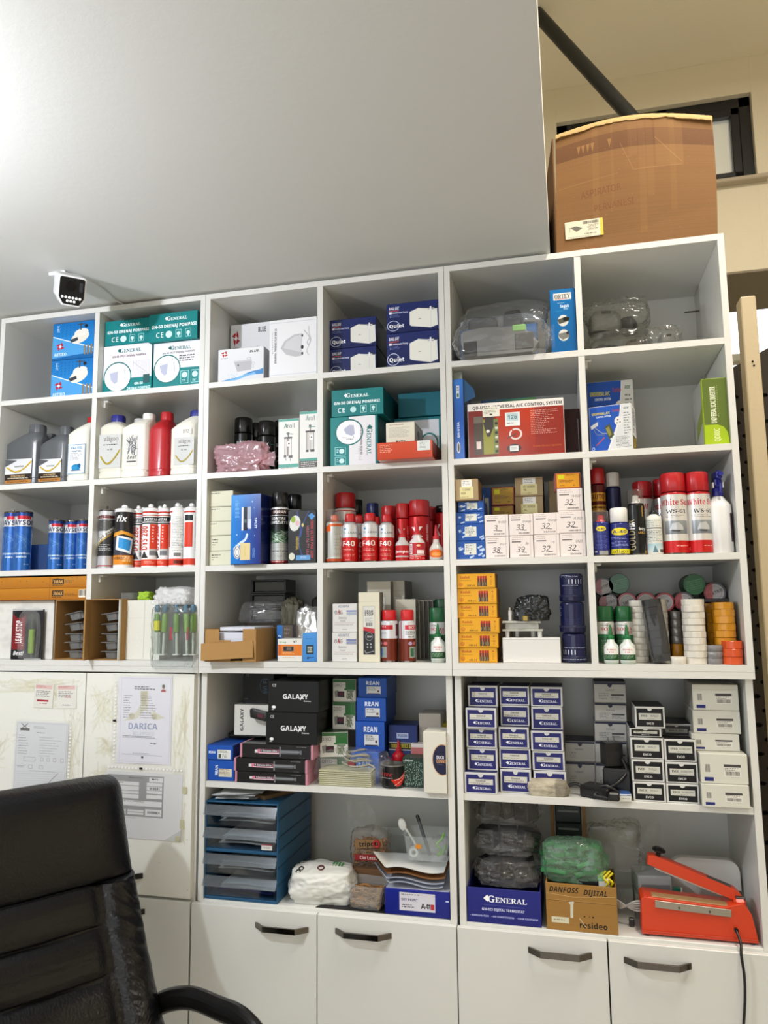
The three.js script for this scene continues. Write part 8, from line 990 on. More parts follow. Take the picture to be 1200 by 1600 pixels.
item('spoon','white plastic spoon sticking out of the clear bin on the left','spoon',[[tube([[0,0,0],[-0.01,0.04,0],[-0.024,0.08,0.003]],0.0035,20,8),M(0xdadad4,0.4),'handle'],[new THREE.SphereGeometry(0.012,16,10).scale(1,1.5,0.35).translate(-0.03,0.09,0.004),M(0xdadad4,0.4),'bowl']],[-0.028,0.004,-0.012],[0,0,0.25]);
item('green_tie','bright green plastic strip hanging out of the clear bin on the right','strip',[[tube([[0,0,0],[0.012,0.02,0.01],[0.0,0.034,0.012],[0.016,0.05,0.006],[0.02,0.064,0]],0.0032,40,6),M(0x6fae2c,0.45),'strip_body'],[tube([[0.005,0.004,0.012],[0.02,0.016,0.014],[0.026,0.034,0.01]],0.0028,20,6),M(0x6fae2c,0.45),'strip_end']],[0.03,0.008,0.012],[0,0,0]);
bag('clear_bag','wispy clear bag bunched at the back above the clear bin',{w:0.11,h:0.15,d:0.08,s:121,amp:0.26,f:2.6,x:0.71,y:L2,z:-0.3,mat:film(0xeeeeee,0.1)});}
carton('brown_block','short brown block behind the clear bin','block',undefined,{y:L2,z:-0.22,u:[626,652],v:1345,vm:1360,d:0.06,base:'#8a6a3c',kind:'matte'});
}
{
const gbx=cell(320,160,(g)=>{g.grad(0,0,1,1,[[0,'#252a80'],[1,'#1e2270']]);g.general(0.52,0.3,0.27,'#fff','center',0.62);g.l([[0.22,0.47],[0.78,0.49]],'#8a90d0',1);g.t('GN-023 DIJITAL TERMOSTAT',0.49,0.6,0.1,'#dfe2f4',{fit:0.58}).t('• REFRIGERATION    • AIR CONDITIONING    • COOK EQUIPMENT',0.5,0.8,0.07,'#c4c9ec',{fit:0.92});});
const z1=-0.024,A=at(728,1415,z1),B2=at(843.5,1415,z1),yT=topY(786,1390,z1)- L2,gw=B2.x - A.x;
const tray=new THREE.Group(),bl=patch('#1e2268',gbx.a),mm=pm(gbx.a,'satin');const P=(x0,x1,y0,y1,za,zb,n,f)=>{const o=mesh(boxGeo(x1 - x0,y1 - y0,zb - za,0.0008,bl,f?{f}:{}),mm,n,tray);o.position.set((x0+x1)/2,y0,zb);};
P(0,gw,0,yT,-0.004,0,'carton_front',gbx);P(0,0.004,0,yT,-0.22,-0.004,'carton_side');P(gw - 0.004,gw,0,yT,-0.22,-0.004,'carton_side');P(0.004,gw - 0.004,0,yT,-0.22,-0.216,'carton_back');P(0.004,gw - 0.004,0,0.003,-0.216,-0.004,'carton_floor');
tray.position.set(Math.max(A.x,0.8235),L2+0.0004,z1);put(tray,'thermostat_carton','wide open blue carton with large white lettering filled with bagged black parts','box');
// bagged black parts above it
const bp=M(0x141415,0.4),X0=0.8235;let n=0;
const part=(x,y,z,w,h,d,r,rz)=>{const g=new THREE.Group();h=dy*0.74;mesh(tr(blocks(w,h,d,0.002),0,0,d/2),bp,'housing',g);mesh(tr(blocks(w*0.7,h*0.5,0.002,0.0005),0,h*0.25,d/2+0.0015),blackGloss,'face_plate',g);g.position.set(x,y,z);g.rotation.set(0,r,rz);const where=['low at the left','low in the middle','low at the right','halfway up at the left','halfway up in the middle','halfway up at the right','high at the left','high in the middle','high at the right'][n++];put(g,'black_module','black module in a clear bag, '+where+' above the lettered blue carton','module','bagged black modules');};
const dy=(0.317 - yT)/3,hs=[0,1,2].map((k)=>L2+yT+0.006+k*dy);
hs.forEach((y,j)=>{for(let i=0;i<3;i++)part(X0+0.052+i*0.056,y+rr(0,0.006),-0.085 - 0.03*j - 0.02*(i%2),0.05,0.05,0.06,rr(-0.6,0.6),rr(-0.25,0.25));});
hs.forEach((y,j)=>bag('clear_bag',['lowest','middle','topmost'][j]+' shiny clear bag of black modules above the lettered blue carton',{w:0.206,h:dy - 0.003,d:0.16,s:131+j*3,amp:0.15,f:3.4,x:X0+0.109,y:y - 0.004,z:-0.105 - 0.03*j,turn:[0.08,-0.1,0.12][j],group:'clear bags of black modules'}));
const bw2=new THREE.Group();mesh(slab(-0.009,0,0,0.215,-0.03,0),M(0x8a6438,0.8),'wood_side',bw2);mesh(slab(0.085,0.094,0,0.215,-0.03,0),M(0x8a6438,0.8),'wood_side',bw2);mesh(slab(0,0.085,0,0.01,-0.03,0),M(0x8a6438,0.8),'wood_floor',bw2);
{const p=at(890,1300,-0.24);bw2.position.set(p.x - 0.045,L2+0.0005,-0.24);const top=topY(885,1266,-0.24)- L2;bw2.scale.y=1.4;put(bw2,'wooden_frame','narrow wooden frame holding black blocks behind the green bag','frame');for(let i=0;i<5;i++){const g=new THREE.Group();mesh(tr(blocks(0.076,0.05,0.028,0.003),0,0,0.014),bp,'housing',g);mesh(tr(blocks(0.06,0.006,0.002,0.0005),0,0.03,0.0155),M(0x6a6a6a,0.3),'ridge',g);g.position.set(p.x - 0.0025,L2+0.0155+i*0.0512,-0.255);put(g,'black_block',ord(4 - i,5)+' black block in the narrow wooden frame','block','black blocks in the wooden frame');}}
// brown carton with lettering
const dz=-0.022,a=at(853.5,1420,dz),b=at(964.5,1420,dz),dw=b.x - a.x,dh=topY(909,1383,dz)- L2;
const dcl=cell(330,250,(g)=>{g.bg('#9c7234');for(let i=0;i<60;i++)g.r(0,rnd(),1,0.002,'rgba(80,55,20,.14)');g.r(0,0.36,1,0.012,'rgba(70,45,15,.6)').r(0,0.348,1,0.01,'rgba(220,180,120,.5)');g.t('DANFOSS',0.25,0.13,0.16,'#0c0906',{fit:0.42,it:'italic'}).t('DIJITAL',0.7,0.15,0.16,'#0c0906',{fit:0.34,it:'italic'});g.l([[0.0,0.22],[0.4,0.27],[0.98,0.2]],'rgba(220,200,160,.5)',3);for(const[x,r]of[[0.54,0.014],[0.61,0.01],[0.66,0.017]])g.o(x,0.67,r,'#181208');g.t('resideo',0.66,0.86,0.17,'#0c0906',{fit:0.4});g.r(0.07,0.72,0.25,0.13,'#d4cfb4').small(0.1,0.77,0.19,0.05,1,'#8a8468').p([[0.32,0.38],[0.4,0.36],[0.39,0.42],[0.38,0.72],[0.34,0.72],[0.345,0.44]],'#cfc9b4').l([[0.47,0.72],[0.56,0.9]],'rgba(225,215,190,.7)',4);});
{const g=new THREE.Group(),kb=patch('#94692f',dcl.a),km=pm(dcl.a,'matte'),Q=(x0,x1,y0,y1,za,zb,nme,f)=>{const o=mesh(boxGeo(x1 - x0,y1 - y0,zb - za,0.0008,kb,f?{f}:{}),km,nme,g);o.position.set((x0+x1)/2,y0,zb);};
Q(0,dw,0,dh,-0.004,0,'carton_front',dcl);Q(0,0.004,0,dh,-0.19,-0.004,'carton_side');Q(dw - 0.004,dw,0,dh*0.92,-0.19,-0.004,'carton_side');Q(0.004,dw - 0.004,0,dh*0.9,-0.19,-0.186,'carton_back');Q(0.004,dw - 0.004,0,0.003,-0.186,-0.004,'carton_floor');g.position.set(a.x,L2+0.0004,dz);g.rotation.y=-0.02;put(g,'lettered_carton','open brown carton with black hand lettering under the green bag','box');}
// green connectors in a bag
const gm=[M(0x1d7a3c,0.4),M(0x2a8c4a,0.4),M(0x14602e,0.4)],cxx=a.x+dw*0.36,cy=L2+dh*0.97;let k=0;
for(let j=0;j<4;j++)for(let i=0;i<5;i++){const g=new THREE.Group(),m=gm[(i+j)%3];mesh(tr(blocks(0.036,0.011,0.014,0.001),0,0,0.007),m,'housing',g);for(let q=0;q<4;q++)mesh(tr(blocks(0.005,0.003,0.006,0.0005),-0.0135+q*0.009,0.011,0.003),m,'wire_clamp',g);g.position.set(cxx - 0.062+i*0.031+(j%2)*0.008,cy+0.014+j*0.02,-0.075 - 0.01*j+0.012*(i%2));g.rotation.set(rr(-0.4,0.4),rr(-0.5,0.5),rr(-0.5,0.5));put(g,'green_connector','green plug connector in the green looking bag, '+['bottom','second','third','top'][j]+' layer, '+['far left','left','middle','right','far right'][i],'connector','green plug connectors');k++;}
bag('clear_bag','greenish clear bag bulging with green plug connectors',{w:0.19,h:0.112,d:0.11,s:141,amp:0.14,f:2.8,x:cxx+0.012,y:cy,z:-0.085,mat:M(0xbfe8cc,0.12,{transmission:0.85,thickness:0,side:THREE.DoubleSide})});
{const g=new THREE.Group(),ym=M(0xd8c414,0.4);for(let i=0;i<5;i++)mesh(tube([[0,0,0],[0.006,0.012,0.006],[-0.004,0.022,0.002],[0.008,0.034,-0.002]].map((p)=>[p[0]+i*0.006 - 0.012,p[1]+(i%2)*0.004,p[2]+(i%3)*0.004]),0.003,16,6),ym,'strand',g);g.position.set(a.x+dw*0.86,L2+dh*0.95,-0.05);put(g,'yellow_tie','bunch of bright yellow plastic ties beside the green bag','ties');}
bag('clear_bag','large loose clear bag spreading right behind the green one',{w:0.18,h:0.14,d:0.06,s:147,amp:0.22,f:2.2,x:a.x+dw*1.02,y:cy,z:-0.19,mat:film(0xf2f2f0,0.08),tail:[0.06,0.09,0.02,0.14,0.1]});
{const g=new THREE.Group();for(let i=0;i<3;i++){mesh(tr(blocks(0.03,0.03,0.03,0.002),i*0.026,i*0.004,0),i===2?M(0xc9c9c6,0.5):bp,'housing',g);}g.position.set(a.x+dw*0.55,L2+dh*0.8,-0.04);put(g,'loose_parts','small black and white parts at the mouth of the lettered carton','parts');}
// grey adapter with cable, router, green strip
const gd=new THREE.Group(),gx=at(1018,1383,-0.16),gg=M(0xa4a6a6,0.45),wB=at(1054,1380,-0.13).x - at(990,1380,-0.13).x;mesh(tr(blocks(wB*0.86,0.05,0.09,0.004),0,0,0.045),gg,'housing',gd);mesh(slab(-wB*0.36,wB*0.36,0.008,0.028,0.045,0.0462,0.0004),M(0x7c7e7e,0.5),'front_panel',gd);gd.rotation.y=0.15;{const sb=carton('small_carton','low grey carton under the grey box behind the sealer','box',undefined,{y:L2,z:-0.14,u:[993,1052],v:1400,vm:1410,d:0.1,base:'#8a8a86',kind:'matte'});gd.position.set(gx.x+0.003,sb.top+0.0004,-0.19);}put(gd,'grey_device','light grey plastic device behind the left end of the orange sealer','device');
{const g=new THREE.Group();const gr=M(0x1c6a50,0.4);mesh(slab(-0.009,0.009,0,0.085,-0.01,0,0.001),gr,'strip_body',g);mesh(slab(0.009,0.013,0,0.085,-0.011,0.001,0.0005),M(0xc9cac6,0.4),'strip_edge',g);g.position.set(at(1053,1380,-0.12).x,L2+0.0005,-0.13);g.rotation.z=-0.1;g.scale.y=1.1;put(g,'terminal_strip','narrow green strip standing beside the grey device','strip');}
{const g=new THREE.Group(),cm=M(0xb4b4ae,0.5);for(let i=0;i<5;i++)mesh(tube([[-0.07+i*0.004,0.04 - i*0.006,0],[-0.04,0.03 - i*0.004,0.02],[0,0.014+i*0.006,0.03],[0.045,0.02+i*0.004,0.02],[0.07,0.012+i*0.006,0.0]],0.0026,30,6),cm,'lead',g);mesh(tr(blocks(0.014,0.02,0.014,0.002),-0.012,-0.028,0.03),bp,'black_plug',g);g.position.set(at(992,1405,-0.1).x,L2+0.03,-0.11);put(g,'grey_cables','bundle of thin grey cables at the left end of the sealer','cable');}
{const x0=at(1052,1370,-0.2).x,x1=Math.min(at(1165,1370,-0.2).x,1.568),hh=topY(1110,1350,-0.2)- L2,g=new THREE.Group(),s=new THREE.Shape(),w2=x1 - x0,r=0.035;s.moveTo(0,0);s.lineTo(w2,0);s.lineTo(w2,hh - r);s.quadraticCurveTo(w2,hh,w2 - r,hh);s.lineTo(r,hh);s.quadraticCurveTo(0,hh,0,hh - r);s.closePath();mesh(new THREE.ExtrudeGeometry(s,{depth:0.02,bevelEnabled:true,bevelSize:0.004,bevelThickness:0.004,bevelSegments:3}),M(0xd6d5d0,0.35),'router_body',g);const pr=cell(120,20,(q)=>q.bg('#d2d1cc').small(0.1,0.3,0.8,0.4,1,'#8a8a86'));const lb=mesh(boxGeo(0.06,0.008,0.0006,0.0001,patch('#d2d1cc',pr.a),{f:pr}),pm(pr.a,'satin'),'printed_name',g);lb.position.set(w2*0.56,hh*0.62,0.0246);g.position.set(x0,L2+0.0045,-0.24);put(g,'router','rounded white router standing behind the orange sealer','router');}
// impulse sealer
{
const z=-0.03,L=at(1003,1430,z),R=at(1184,1450,z),x0=L.x,x1=Math.min(R.x,1.5745),w2=x1 - x0,g=new THREE.Group(),hB=topY(1015,1404,z)- L2 - 0.006,dp=0.075;
const or=M(0xcf3a0c,0.38,{clearcoat:0.3,clearcoatRoughness:0.3}),orD=M(0xb8330a,0.4),steel=M(0xa9a294,0.35,{metalness:0.7});
const s=new THREE.Shape();s.moveTo(0,0);s.lineTo(w2,0);s.lineTo(w2 - 0.012,hB*0.72);s.lineTo(w2 - 0.03,hB*1.02);s.lineTo(w2 - 0.075,hB*0.88);s.lineTo(0.008,hB);s.lineTo(0.002,hB*0.94);s.closePath();
const bd=mesh(new THREE.ExtrudeGeometry(s,{depth:dp - 0.006,bevelEnabled:true,bevelSize:0.002,bevelThickness:0.003,bevelSegments:3}),or,'sealer_base',g);bd.position.z=-dp;
mesh(slab(0.001,w2 - 0.002,0.006,0.0085,0.0,0.0014,0.0003),orD,'seam',g);
const plate=mesh(slab(0.035,w2 - 0.06,-0.018,0.0,0.0008,0.0022,0.0004),steel,'steel_plate',g);plate.position.y=hB*0.985;plate.rotation.z=-0.05;for(const q of[0.32,0.72])mesh(new THREE.CylinderGeometry(0.003,0.003,0.0015,12).rotateX(Math.PI/2).translate(0.035+(w2 - 0.095)*q,-0.011,0.003),chrome,'screw',plate);
const strip=mesh(slab(0.028,w2 - 0.062,0.001,0.006,-0.04,-0.01,0.001),M(0x9c7a50,0.5),'sealing_strip',g);strip.position.y=hB*0.985;strip.rotation.z=-0.05;
const arm=new THREE.Group();arm.name='press_arm';g.add(arm);const al=Math.hypot(at(1012,1360,z).x -(x0+w2 - 0.04),at(1012,1355,z).y - at(1160,1408,z).y);
const as=new THREE.Shape();as.moveTo(0,-0.012);as.lineTo(-al,-0.009);as.lineTo(-al - 0.003,0.012);as.lineTo(-al+0.01,0.017);as.lineTo(-0.01,0.012);as.lineTo(0.014,0.0);as.lineTo(0.01,-0.012);as.closePath();
const ag=mesh(new THREE.ExtrudeGeometry(as,{depth:0.03,bevelEnabled:true,bevelSize:0.0015,bevelThickness:0.002,bevelSegments:2}),or,'arm_body',arm);ag.position.z=-0.05;mesh(slab(-al+0.02,-0.035,-0.0165,-0.012,-0.045,-0.024,0.001),M(0xc9c2b4,0.4),'pressing_bar',arm);
mesh(slab(-al*0.8,-0.02,0.0142,0.0152,-0.045,-0.024,0.0003),M(0x4a4a4a,0.5),'top_strip',arm);
const kn=mesh(lathe([[0,0],[0.006,0],[0.0065,0.012],[0.017,0.017],[0.018,0.021],[0.012,0.026],[0,0.0275]],28),blackGloss,'knob',arm);kn.position.set(-al+0.022,0.0135,-0.034);kn.rotation.z=0.12;
const pv=at(1160,1407,z);arm.position.set(pv.x - x0 - 0.004,pv.y - L2 - 0.008,-0.012);arm.rotation.z=-Math.atan2(at(1012,1358,z).y - pv.y,pv.x - at(1012,1358,z).x);arm.rotation.z=-0.33;
mesh(slab(pv.x - x0 - 0.012,pv.x - x0+0.012,hB*0.8,pv.y - L2+0.002 - 0.008,-0.07,-0.02,0.002),M(0x3a3630,0.5),'hinge',g);mesh(slab(w2 - 0.05,w2 - 0.02,hB*0.7,hB*1.1,-0.06,-0.012,0.006),or,'rear_hump',g);
for(const[fx,fz]of[[0.012,-0.01],[w2 - 0.012,-0.01],[0.012,-0.065],[w2 - 0.012,-0.065]])mesh(new THREE.CylinderGeometry(0.006,0.006,0.008,12).translate(fx,-0.002,fz),blackGloss,'rubber_foot',g);
mesh(new THREE.CylinderGeometry(0.0055,0.0055,0.006,16).rotateX(Math.PI/2).translate(at(1150,1453,z).x - x0,at(1150,1453,z).y - L2 - 0.006,0.003),blackGloss,'cord_grommet',g);
g.position.set(x0,L2+0.0065,z);put(g,'bag_sealer','orange impulse bag sealer with a raised arm and black knob','sealer');
const c0=at(1150,1453,z),pts=[[c0.x,c0.y,z+0.006],[c0.x+0.004,c0.y - 0.02,z+0.03],...[[1158,1490],[1163,1525],[1164,1560],[1162,1600],[1157,1660],[1150,1760]].map(([u,v])=>{const p=at(u,v,0.016);return[p.x,p.y,0.016];}),[1.5,FLOOR+0.006,0.03]];
put(mesh(tube(pts,0.0034,90,8),M(0x0c0c0c,0.4),'cord_body'),'mains_cable','black power cord of the orange sealer hanging over the white door','cord');
}
}
// ================= papers on the left doors, security camera, chair =================
{
const zd=0.0004;
const flat=(name,label,u0,u1,v0,v1,c,o={})=>{
const a=at(u0,(v0+v1)/2,zd),b=at(u1,(v0+v1)/2,zd),t=at((u0+u1)/2,v0,zd),k=at((u0+u1)/2,v1,zd),w=b.x - a.x,h=t.y - k.y,g=new THREE.Group();
if(o.sleeve){const[l,r,p,q]=o.sleeve;mesh(slab(-w/2 - l*w,w/2+r*w,-q*h,h+p*h,0.0012,0.0016,0.0001),film(0xffffff,0.1),'clear_sleeve',g);const holes=[];const M2=M(0xf4f4f0,0.5);if(o.punch)for(let i=0;i<22;i++)holes.push(o.punch==='l'?tr(blocks(w*0.035,h*0.018,0.0004,0.0001),-w/2 - l*w*0.5,h*(0.03+i*0.043),0.0021):o.punch==='r'?tr(blocks(w*0.035,h*0.018,0.0004,0.0001),w/2+r*w*0.5,h*(0.03+i*0.043),0.0021):tr(blocks(w*0.022,h*0.03,0.0004,0.0001),-w/2 - l*w+(1+l+r)*w*(0.04+i*0.0435),h+p*h*0.5,0.0021));if(holes.length)mesh(merge(holes),M2,'punched_strip',g);if(o.clip)mesh(tr(blocks(0.011,0.006,0.003,0.001),o.clip[0]*w,o.clip[1]*h,0.0045),blackGloss,'pin',g);}
mesh(tr(boxGeo(w,h,0.0005,0.0001,patch('#d8d8d6',c.a),{f:c}),0,0,0.0009),pm(c.a,'matte'),'paper',g);
for(const[x,y,tw,th]of o.tape??[])mesh(tr(blocks(tw,th,0.0004,0.0001),x*w,y*h,0.0024),M(0xe6e2c4,0.25,{transmission:0.5,thickness:0}),'tape_strip',g);
g.position.set((a.x+b.x)/2,k.y,zd);g.rotation.z=o.rot??0;return put(g,name,label,'paper',o.group);
};
const docA=cell(250,380,(g)=>{g.bg('#dcdbe2').box(0.05,0.02,0.92,0.96,'#aaa8b4',1);g.small(0.3,0.115,0.42,0.05,2,'#3a3a44');const tan='#b9b49c';g.p([[0.4,0.17],[0.56,0.17],[0.56,0.3],[0.54,0.4],[0.66,0.43],[0.62,0.36],[0.72,0.42],[0.88,0.47],[0.72,0.5],[0.63,0.45],[0.5,0.38],[0.38,0.48],[0.3,0.5],[0.1,0.52],[0.24,0.46],[0.36,0.4],[0.42,0.32]],'#cfccba').p([[0.42,0.17],[0.54,0.17],[0.52,0.33],[0.44,0.33]],tan).o(0.26,0.46,0.035,tan).o(0.68,0.46,0.035,tan);g.small(0.1,0.22,0.16,0.28,10,'#4a4a54',0.3).small(0.42,0.22,0.3,0.28,10,'#5a5a62',0.3);g.t('DARICA',0.47,0.575,0.1,'#8590b0',{fit:0.62}).t('BELEDİYESİ',0.49,0.66,0.052,'#aeb2c4',{b:'',fit:0.66});g.small(0.1,0.685,0.78,0.03,2,'#44444c').small(0.62,0.76,0.18,0.025,1,'#222').l([[0.1,0.895],[0.84,0.905]],'#55555e',1).small(0.3,0.88,0.36,0.015,1,'#777').r(0.46,0.915,0.04,0.024,'#333');g.r(0.78,0.085,0.12,0.09,'#d4d8dc').o(0.84,0.12,0.022,'#8a6050',0.8).o(0.84,0.108,0.016,'#2a2422',1.1).p([[0.79,0.175],[0.81,0.148],[0.87,0.148],[0.89,0.175]],'#a02c30');});
flat('certificate','white municipal certificate with a pale blue place name, taped on the right tall door',184.5,268,1057,1193.5,docA,{sleeve:[0.11,0.035,0.03,0.03],punch:'l',clip:[-0.56,0.47]});
const docB=cell(300,260,(g)=>{g.bg('#d6d6d6').r(0.02,0.05,0.74,0.62,'#8e8e8e').small(0.3,0.08,0.2,0.03,1,'#333').r(0.57,0.07,0.18,0.07,'#dcdcdc').small(0.6,0.085,0.12,0.04,1,'#333');for(const[x,y,w,h]of[[0.14,0.15,0.3,0.055],[0.14,0.215,0.3,0.065],[0.14,0.29,0.3,0.04],[0.14,0.34,0.3,0.06],[0.54,0.15,0.2,0.05],[0.54,0.21,0.2,0.05],[0.54,0.27,0.2,0.045],[0.54,0.33,0.2,0.06],[0.04,0.43,0.7,0.08],[0.04,0.57,0.24,0.03],[0.04,0.61,0.24,0.03],[0.3,0.57,0.21,0.03],[0.3,0.61,0.21,0.03],[0.53,0.55,0.21,0.1]])g.r(x,y,w,h,'#dadada');g.bars(0.58,0.222,0.13,0.03,'#222').bars(0.56,0.58,0.15,0.035,'#222').small(0.15,0.16,0.12,0.02,1,'#555').small(0.05,0.44,0.5,0.02,1,'#666').small(0.1,0.69,0.5,0.012,1,'#777');g.p([[1,0.82],[0.78,1],[1,1]],'#bfbfbc');});
flat('tax_form','grey printed form in a clear sleeve low on the right tall door',164,284,1207,1311,docB,{sleeve:[0.01,0.03,0.09,0.0],punch:'t',clip:[-0.04,1.045],tape:[[0.53,0.72,0.016,0.02],[0.51,0.2,0.014,0.026],[0.46,0.0,0.016,0.016]],rot:-0.008});
const docC=cell(260,380,(g)=>{g.bg('#d3d4d6').box(0.02,0.02,0.95,0.97,'#9a9ca0',1);g.l([[0.1,0.03],[0.24,0.1]],'#222',3).l([[0.22,0.03],[0.09,0.1]],'#222',3).r(0.08,0.085,0.18,0.03,'#333').small(0.34,0.06,0.3,0.03,2,'#888').small(0.4,0.13,0.24,0.015,1,'#444');for(let i=0;i<8;i++)g.small(0.06,0.17+i*0.032,0.2,0.014,1,'#555').small(0.46,0.19+i*0.032,rr(0.3,0.48),0.012,1,'#777');g.box(0.18,0.44,0.22,0.05,'#666',1);for(const x of[0.5,0.62,0.74,0.88])g.box(x,0.44,0.05,0.04,'#666',1);g.box(0.28,0.535,0.07,0.04,'#666',1).box(0.48,0.535,0.07,0.04,'#666',1).small(0.06,0.55,0.2,0.03,2,'#666');for(let i=0;i<12;i++)g.l([[0.05,0.62+i*0.028],[0.95,0.6+i*0.028]],'#a9abae',1);g.l([[0.84,0.62],[0.7,0.72],[0.5,0.94]],'#3a3a3e',2).small(0.3,0.6,0.6,0.012,1,'#888');});
flat('inspection_form','grey printed form with a hand drawn slash, taped on the left tall door',22,104,1128,1256,docC,{sleeve:[0.02,0.08,0.03,0.0],punch:'r',rot:-0.012});
const rec=(k)=>cell(90,110,(g)=>{g.bg('#dedbd2').r(0.06,0.04,0.86,0.16,'rgba(200,110,110,.35)').small(0.1,0.06,0.7,0.1,2,'#b07070').small(0.1,0.28,0.8,0.28,4,'#777');if(k)g.small(0.4,0.44,0.4,0.14,2,'#c08080').small(0.3,0.84,0.5,0.06,1,'#446');else g.r(0.16,0.66,0.6,0.07,'#9c1c2c').small(0.3,0.8,0.4,0.06,1,'#a66');});
flat('receipt','small receipt with a red bar on the left tall door',53,83,1069,1106,rec(0),{rot:-0.03,group:'faded receipts'});flat('receipt','small faded pink receipt right of the one with the red bar',89,120,1070,1107,rec(1),{rot:0.02,group:'faded receipts'});
}
{
const pl=at(98,424,0.235),fc=at(112,455,0.33),g=new THREE.Group(),wh=M(0xdedede,0.4),bk=M(0x0d0f13,0.15);
mesh(slab(-0.03,0.03,CEIL - 0.012,CEIL - 0.0004,-0.03,0.03,0.003),wh,'mounting_plate',g);
mesh(lathe([[0,CEIL - 0.04],[0.016,CEIL - 0.04],[0.024,CEIL - 0.024],[0.024,CEIL - 0.012],[0,CEIL - 0.012]],24),wh,'ball_joint',g);
const h=new THREE.Group();h.name='housing';g.add(h);const s=new THREE.Shape(),a=0.037;s.moveTo(-a,-0.02);s.lineTo(-a,0.034);s.quadraticCurveTo(-a,0.042,-a+0.008,0.042);s.lineTo(a - 0.008,0.042);s.quadraticCurveTo(a,0.042,a,0.034);s.lineTo(a,-0.02);s.lineTo(a*0.62,-0.042);s.lineTo(-a*0.62,-0.042);s.closePath();
mesh(new THREE.ExtrudeGeometry(s,{depth:0.13,bevelEnabled:true,bevelSize:0.002,bevelThickness:0.002,bevelSegments:2}),wh,'housing_shell',h).position.z=-0.13;
const f=mesh(new THREE.ExtrudeGeometry(s,{depth:0.003,bevelEnabled:false}).scale(0.93,0.93,1),bk,'black_face',h);f.position.z=0.001;
mesh(new THREE.CylinderGeometry(0.013,0.014,0.005,28).rotateX(Math.PI/2).translate(-0.003,0.013,0.005),M(0x05060a,0.06),'lens',h);mesh(slab(0.02,0.029,0.002,0.028,0.003,0.005,0.001),M(0x2c3036,0.2),'sensor_window',h);
for(let i=0;i<9;i++){const r=i<6?0:1,x=r?(i - 7)*0.0095:(i - 2.5)*0.0098;mesh(new THREE.SphereGeometry(0.0042,12,8).scale(1,1,0.5).translate(x,-0.019 - r*0.0105,0.0045),M(0xf0f0ee,0.15),'light_dot',h);}
g.position.set(pl.x,0,pl.z);h.position.set(fc.x - pl.x,fc.y,fc.z - pl.z);h.rotation.order='YXZ';h.rotation.set(0.46,0.76,0.0);
put(g,'security_camera','white security camera with a black face hanging under the grey ceiling','camera');
const c0=at(122,432,0.24),pts=[[c0.x - 0.03,CEIL - 0.016,0.22],...[[135,439,0.2],[152,446,0.15],[168,456,0.09],[180,467,0.03]].map(([u,v,z])=>{const p=at(u,v,z);return[p.x,Math.min(p.y,CEIL - 0.0035),z];})];const e=pts[4];pts.push([e[0]+0.015,CEIL - 0.0048,-0.06],[e[0]+0.02,CEIL - 0.0048,-0.2]);
put(mesh(tube(pts,0.0028,70,8),M(0xcfcfca,0.5),'cable_body'),'camera_cable','thin white cable running from the security camera to the shelf top','cable');
}
